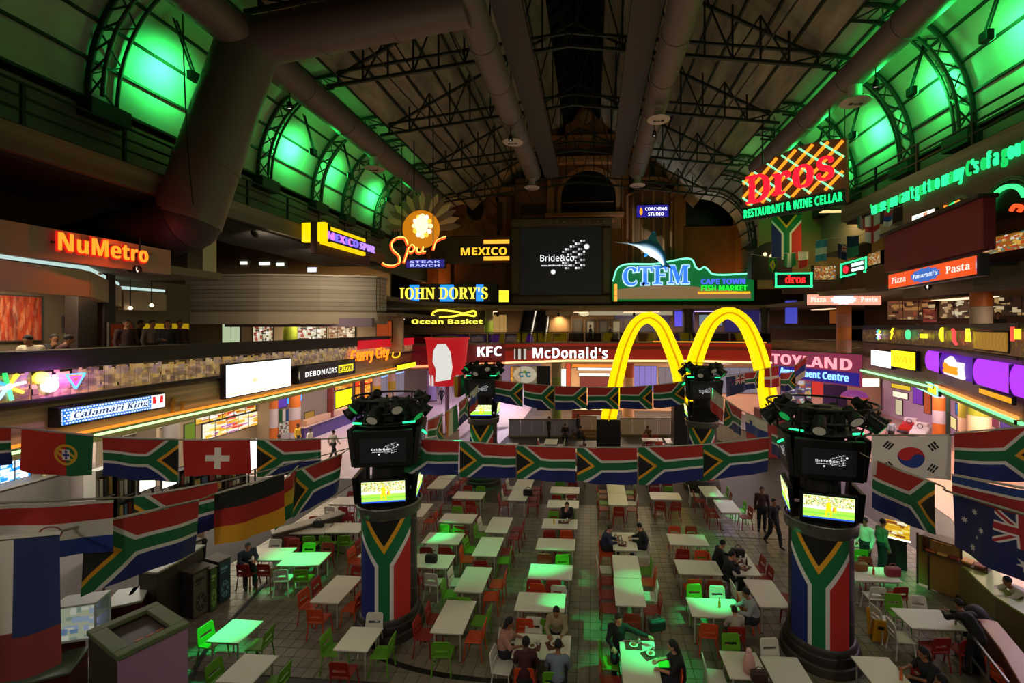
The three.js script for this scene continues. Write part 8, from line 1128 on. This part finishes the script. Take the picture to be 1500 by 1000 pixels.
{ const p = PY(122, 930, 1.15), g = thing('tube_lamp', 'short glowing violet tube lamp beside the display case', 'lamp', [p.x, 1.16, p.z - 0.1]); part('tube', new THREE.CylinderGeometry(0.03, 0.03, 0.44, 10).translate(0, 0.28, 0), E('#c0b0ff', 3), g); part('holder', rbox(0.1, 0.06, 0.1, 0.02, 0, 0.03, 0), mBlack, g); part('holder_top', rbox(0.08, 0.05, 0.08, 0.02, 0, 0.52, 0), mBlack, g); }
{ // printed cabinets with ball motif
  const ball = (bg, fg) => canvasTex(96, 160, (g, w, h) => { g.fillStyle = bg; g.fillRect(0, 0, w, h); g.strokeStyle = fg; g.fillStyle = fg; g.lineWidth = 5; g.beginPath(); g.arc(48, 112, 32, 0, 7); g.stroke(); for (let i = 0; i < 6; i++) { const a = i * 1.047; g.beginPath(); g.arc(48 + 21 * Math.cos(a), 112 + 21 * Math.sin(a), 8, 0, 7); g.fill(); } g.fillRect(12, 20, 60, 12); g.fillRect(12, 38, 40, 5); });
  const cab = (xl, xr, yb, h, tex, label, d = 0.6) => { const a = PY(xl, yb, 0), b = PY(xr, yb - (xr - xl) * 0.55, 0), L = Math.hypot(b.x - a.x, b.z - a.z), t = Math.atan2(-(b.z - a.z), b.x - a.x), g = thing('printed_cabinet', label, 'cabinet', [(a.x + b.x) / 2 - Math.sin(t) * d / 2, 0, (a.z + b.z) / 2 - Math.cos(t) * d / 2], t); part('body', rbox(L, h, d, 0.02, 0, h / 2 + 0.02, 0), M('#26221e', 0.6), g); part('printed_front', box(L * 0.92, h * 0.94, 0.02, 0, h / 2 + 0.02, d / 2 + 0.005), tex, g); part('top', rbox(L + 0.04, 0.04, d + 0.04, 0.01, 0, h + 0.03, 0), M('#4a4438', 0.5), g); };
  cab(282, 305, 909, 1.25, MT(ball('#5c564a', '#1c1812'), 0.6), 'grey cabinet printed with a dark football motif'); cab(308, 318, 898, 1.2, MT(ball('#3a5a24', '#8ab050'), 0.6), 'green cabinet printed with a pale ball motif'); cab(320, 338, 886, 1.2, MT(ball('#20404a', '#6aa0a8'), 0.6), 'teal cabinet printed with a pale ball motif'); cab(278, 296, 872, 1.5, MT(ball('#8a8474', '#2a2620'), 0.6), 'pale cabinet with dark print under the leaning person'); cab(252, 270, 895, 1.4, MT(ball('#6a6454', '#2a241c'), 0.6), 'narrow display stand left of the grey ball cabinet'); cab(226, 246, 892, 1.5, MT(ball('#70806c', '#40504a'), 0.6), 'pale green display stand behind the kiosk');
}
counterRun([[232, 838], [262, 822], [300, 798]], 1.6, '#3a342c', '#9a988a', 'tall counter below the striped flag with a pale top', 'food_counter', 0.6);
counterRun([[400, 782], [440, 772], [505, 752]], 0.9, '#4a3c30', '#8a8474', 'long low wooden counter behind the far left tables', 'food_counter', 0.5);
// right hand counters
counterRun([[1500, 900], [1455, 872], [1392, 812], [1372, 790]].reverse().map((p) => p), 1.15, '#6a5a34', '#7a8a3c', 'long tan food counter with a green front edge at right', 'food_counter', 0.8);
{ const a = PY(1390, 826, 1.2), g = thing('display_case', 'amber lit glass food case on the tan counter at right', 'display case', [a.x + 0.45, 1.16, a.z - 0.35], -0.9); part('case', [box(1.5, 0.04, 0.5, 0, 0.5, 0), box(1.5, 0.04, 0.5, 0, 0.02, 0), box(0.03, 0.5, 0.5, -0.74, 0.26, 0), box(0.03, 0.5, 0.5, 0.74, 0.26, 0)], M('#4a3420', 0.5), g); for (let i = 0; i < 5; i++) part('food_tray', rbox(0.24, 0.06, 0.36, 0.02, -0.56 + i * 0.28, 0.08, 0), M(['#a8502c', '#c8a050', '#7a2c1c', '#b88a3c', '#8a4a2a'][i], 0.7), g); part('heat_lamp', box(1.3, 0.03, 0.06, 0, 0.46, 0), E('#ffb060', 2), g); }
{ const f = frameP([[5, 13]][0], [9, 13], 1299, 786, 808, 1324, 0), p = PY(1312, 830, 0), g = thing('lit_board', 'tilted yellow and white lit board on a dark stand at right', 'sign', [p.x, 0, p.z], -0.6); void f; part('face', box(0.75, 0.55, 0.03).rotateX(-0.5).translate(0, 1.25, 0), ET(boardTex(141, '#e0a818', ['#ffe868', '#fff8d8', '#8a4a10', '#f0c030'], 30, 64, 64), 0.9), g); part('edge_light', box(0.8, 0.05, 0.04).rotateX(-0.5).translate(0, 1.0, 0.14), E('#fffbe0', 1.8), g); part('stand', rbox(0.6, 1.0, 0.4, 0.03, 0, 0.5, -0.05), mBlack, g); }
{ for (const [px, py, h, lab] of [[1366, 862, 1.5, 'bronze tinted screen panel on the counter end at right, left of two'], [1384, 872, 1.5, 'bronze tinted screen panel on the counter end at right, right of two']]) { const p = PY(px, py, 0.0), g = thing('tinted_screen', lab, 'screen', [p.x, 0, p.z], -0.8); part('panel', rbox(0.7, h, 0.04, 0.01, 0, h / 2 + 0.05, 0), M('#8a6a34', 0.25, 0.2), g); part('post', box(0.05, h + 0.1, 0.06, -0.37, h / 2 + 0.05, 0), M('#3a2414', 0.4), g); part('post', box(0.05, h + 0.1, 0.06, 0.37, h / 2 + 0.05, 0), M('#3a2414', 0.4), g); } }
{ const a = PY(1400, 900, 1.0), b = PY(1478, 1000, 1.0), g = thing('crowd_barrier', 'low dark barrier with thin steel rail at lower right', 'barrier', [a.x, 0, a.z]), d = b.clone().sub(a).setY(0); part('rail', beam(V(0, 1, 0), V(d.x, 1, d.z), 0.04, 0.04), mSteel, g); part('rail', beam(V(0, 0.5, 0), V(d.x, 0.5, d.z), 0.04, 0.04), mSteel, g); for (const t of [0, 0.33, 0.66, 1]) part('post', bar(V(d.x * t, 0, d.z * t), V(d.x * t, 1.0, d.z * t), 0.025), mSteel, g); }
counterRun([[1430, 905], [1465, 950], [1500, 1010]], 1.0, '#5a2c24', '#a87868', 'reddish partition with pink lit edge at the lower right corner', 'food_counter', 0.4);
// pram
{ const p = PY(1432, 955, 0), g = thing('pram', 'black pram beside the low barrier at lower right', 'pram', [p.x, 0, p.z], 0.6), mB = M('#121114', 0.8); part('basket', ext(poly([[-0.4, 0.5], [-0.3, 0.95], [0.35, 0.8], [0.4, 0.5]]), 0.42, 0.03).translate(0, 0, -0.21), mB, g); part('hood', new THREE.SphereGeometry(0.32, 14, 10, 0, Math.PI * 2, 0, Math.PI / 2).scale(1, 0.9, 0.75).translate(-0.12, 0.9, 0), mB, g); for (const [x, z] of [[-0.4, -0.24], [-0.4, 0.24], [0.42, -0.2], [0.42, 0.2]]) part('wheel', new THREE.TorusGeometry(0.11, 0.03, 6, 16).translate(x, 0.14, z), mBlack, g); part('frame', [bar(V(-0.4, 0.14, -0.24), V(0.3, 0.75, -0.22), 0.014), bar(V(-0.4, 0.14, 0.24), V(0.3, 0.75, 0.22), 0.014), bar(V(0.42, 0.14, -0.2), V(-0.55, 1.05, -0.22), 0.014), bar(V(0.42, 0.14, 0.2), V(-0.55, 1.05, 0.22), 0.014)], mSteel, g); part('handle', bar(V(-0.55, 1.05, -0.22), V(-0.55, 1.05, 0.22), 0.02), mB, g); }
// things on the tables
const onT = 0.7625;
function bag(x, z, y, s, col, label, turn = 0) { const g = thing('bag', label, 'bag', [x, y, z], turn); part('body', rbox(0.42 * s, 0.27 * s, 0.2 * s, 0.06 * s, 0, 0.135 * s, 0), M(col, 0.7), g); part('strap', new THREE.TorusGeometry(0.1 * s, 0.012, 6, 16).translate(0, 0.27 * s, 0), M(col, 0.6), g); part('zip', box(0.3 * s, 0.015, 0.02, 0, 0.272 * s, 0.02), mSteel, g); }
function tray(x, z, label, turn = 0) { const g = thing('food_tray', label, 'tray', [x, onT, z], turn); part('tray', rbox(0.38, 0.02, 0.27, 0.01, 0, 0.01, 0), M('#5a2a20', 0.5), g); part('plate', lathe([[0, 0.02], [0.06, 0.02], [0.1, 0.035], [0.1, 0.04], [0.06, 0.028], [0, 0.028]], 18), M('#d8d4c8', 0.3), g); part('food', new THREE.SphereGeometry(0.055, 10, 6).scale(1, 0.5, 0.8).translate(0, 0.04, 0), M('#8a5a2c', 0.8), g); part('cup', new THREE.CylinderGeometry(0.035, 0.028, 0.1, 12).translate(0.13, 0.07, -0.07), M('#c8c4bc', 0.4), g); }
function bottle(x, z, col, label) { const g = thing('drink_bottle', label, 'bottle', [x, onT, z]); part('bottle', lathe([[0, 0], [0.032, 0], [0.032, 0.13], [0.013, 0.18], [0.013, 0.22], [0, 0.22]], 12), M(col, 0.25), g); part('cap', new THREE.CylinderGeometry(0.015, 0.015, 0.02, 8).translate(0, 0.23, 0), M('#a8201c', 0.4), g); }
tray(0.95, -10.35, 'food tray in front of the person in the black suit'); tray(1.3, -10.1, 'food tray by the long haired person in black coat', 0.5); tray(1.02, -15.2, 'tray of dishes between the two people at the centre table', 1.5); tray(0.9, -15.6, 'second tray of dishes behind the first at the centre table', 1.6); tray(-1.35, -10.15, 'food tray at the left of the nearest crowded table'); tray(-0.85, -10.25, 'food tray at the right of the nearest crowded table', 0.4); tray(4.5, -14.35, 'food tray on the cluttered table, back one'); tray(4.6, -13.95, 'food tray on the cluttered table, front one', 0.8); tray(-1.05, -16.75, 'food tray before the person alone with hands near face');
bottle(-1.4, -16.6, '#c89a1c', 'yellow drink bottle on the table of the person sitting alone'); bottle(3.3, -11.95, '#a8c020', 'lime drink cup like bottle on the green lit table'); bottle(6.35, -9.75, '#c8602c', 'orange drink bottle on the table at the right pillar foot'); bottle(4.7, -14.1, '#2a2420', 'dark drink bottle on the cluttered table'); bottle(8.25, -13.85, '#b8401c', 'red sauce bottle on the second table beyond the right pillar');
{ const x = 3.3, z = -9.75, g = thing('paper_bag', 'pale pink paper bag standing on the near table at lower right', 'bag', [x, onT, z]); part('body', lathe([[0, 0], [0.12, 0], [0.13, 0.2], [0.09, 0.34], [0.05, 0.42], [0, 0.42]], 10), M('#c89890', 0.8), g); part('twist', new THREE.SphereGeometry(0.06, 8, 6).translate(0, 0.44, 0), M('#d0a8a0', 0.8), g); }
bag(3.42, -9.5, onT, 0.8, '#3a2418', 'dark brown handbag lying by the pink paper bag'); bag(1.55, -10.9, 0.78, 1.0, '#0d0d0f', 'large black bag on the chair beside the suited person', 0.3); bag(4.6, -14.6, onT, 1.0, '#1a1614', 'black bag at the back of the cluttered table'); bag(8.75, -13.8, onT, 1.0, '#8a1c34', 'crimson bag on the second table beyond the right pillar'); bag(8.0, -14.05, onT, 0.9, '#8a4a24', 'brown leather bag at the left of the table beyond the right pillar'); bag(-4.95, -13.6, onT, 0.9, '#141214', 'black bag on the table right behind the left pillar'); bag(-9.9, -15.7, onT, 0.9, '#181a20', 'dark bag on the far left table beside the printed cabinets'); bag(-2.75, -19.3, onT, 1, '#141216', 'black bag on the table behind the near flag string left of the centre');
{ const p = PY(1316, 925, 0), g = thing('floor_sign', 'yellow folding floor sign behind the seated people at the right', 'floor sign', [PY(1285, 935, 0).x, 0.012, PY(1285, 935, 0).z], -0.2); void p; for (const s of [-1, 1]) { const m = part('panel', rbox(0.32, 0.65, 0.02, 0.008, 0, 0.32, 0), M('#c8900c', 0.5), g); m.rotation.x = s * 0.22; m.position.z = s * 0.14; part('symbol', box(0.14, 0.1, 0.004, 0, 0.42, s * 0.012), mBlack, m); } }
renderer.render(scene, camera);
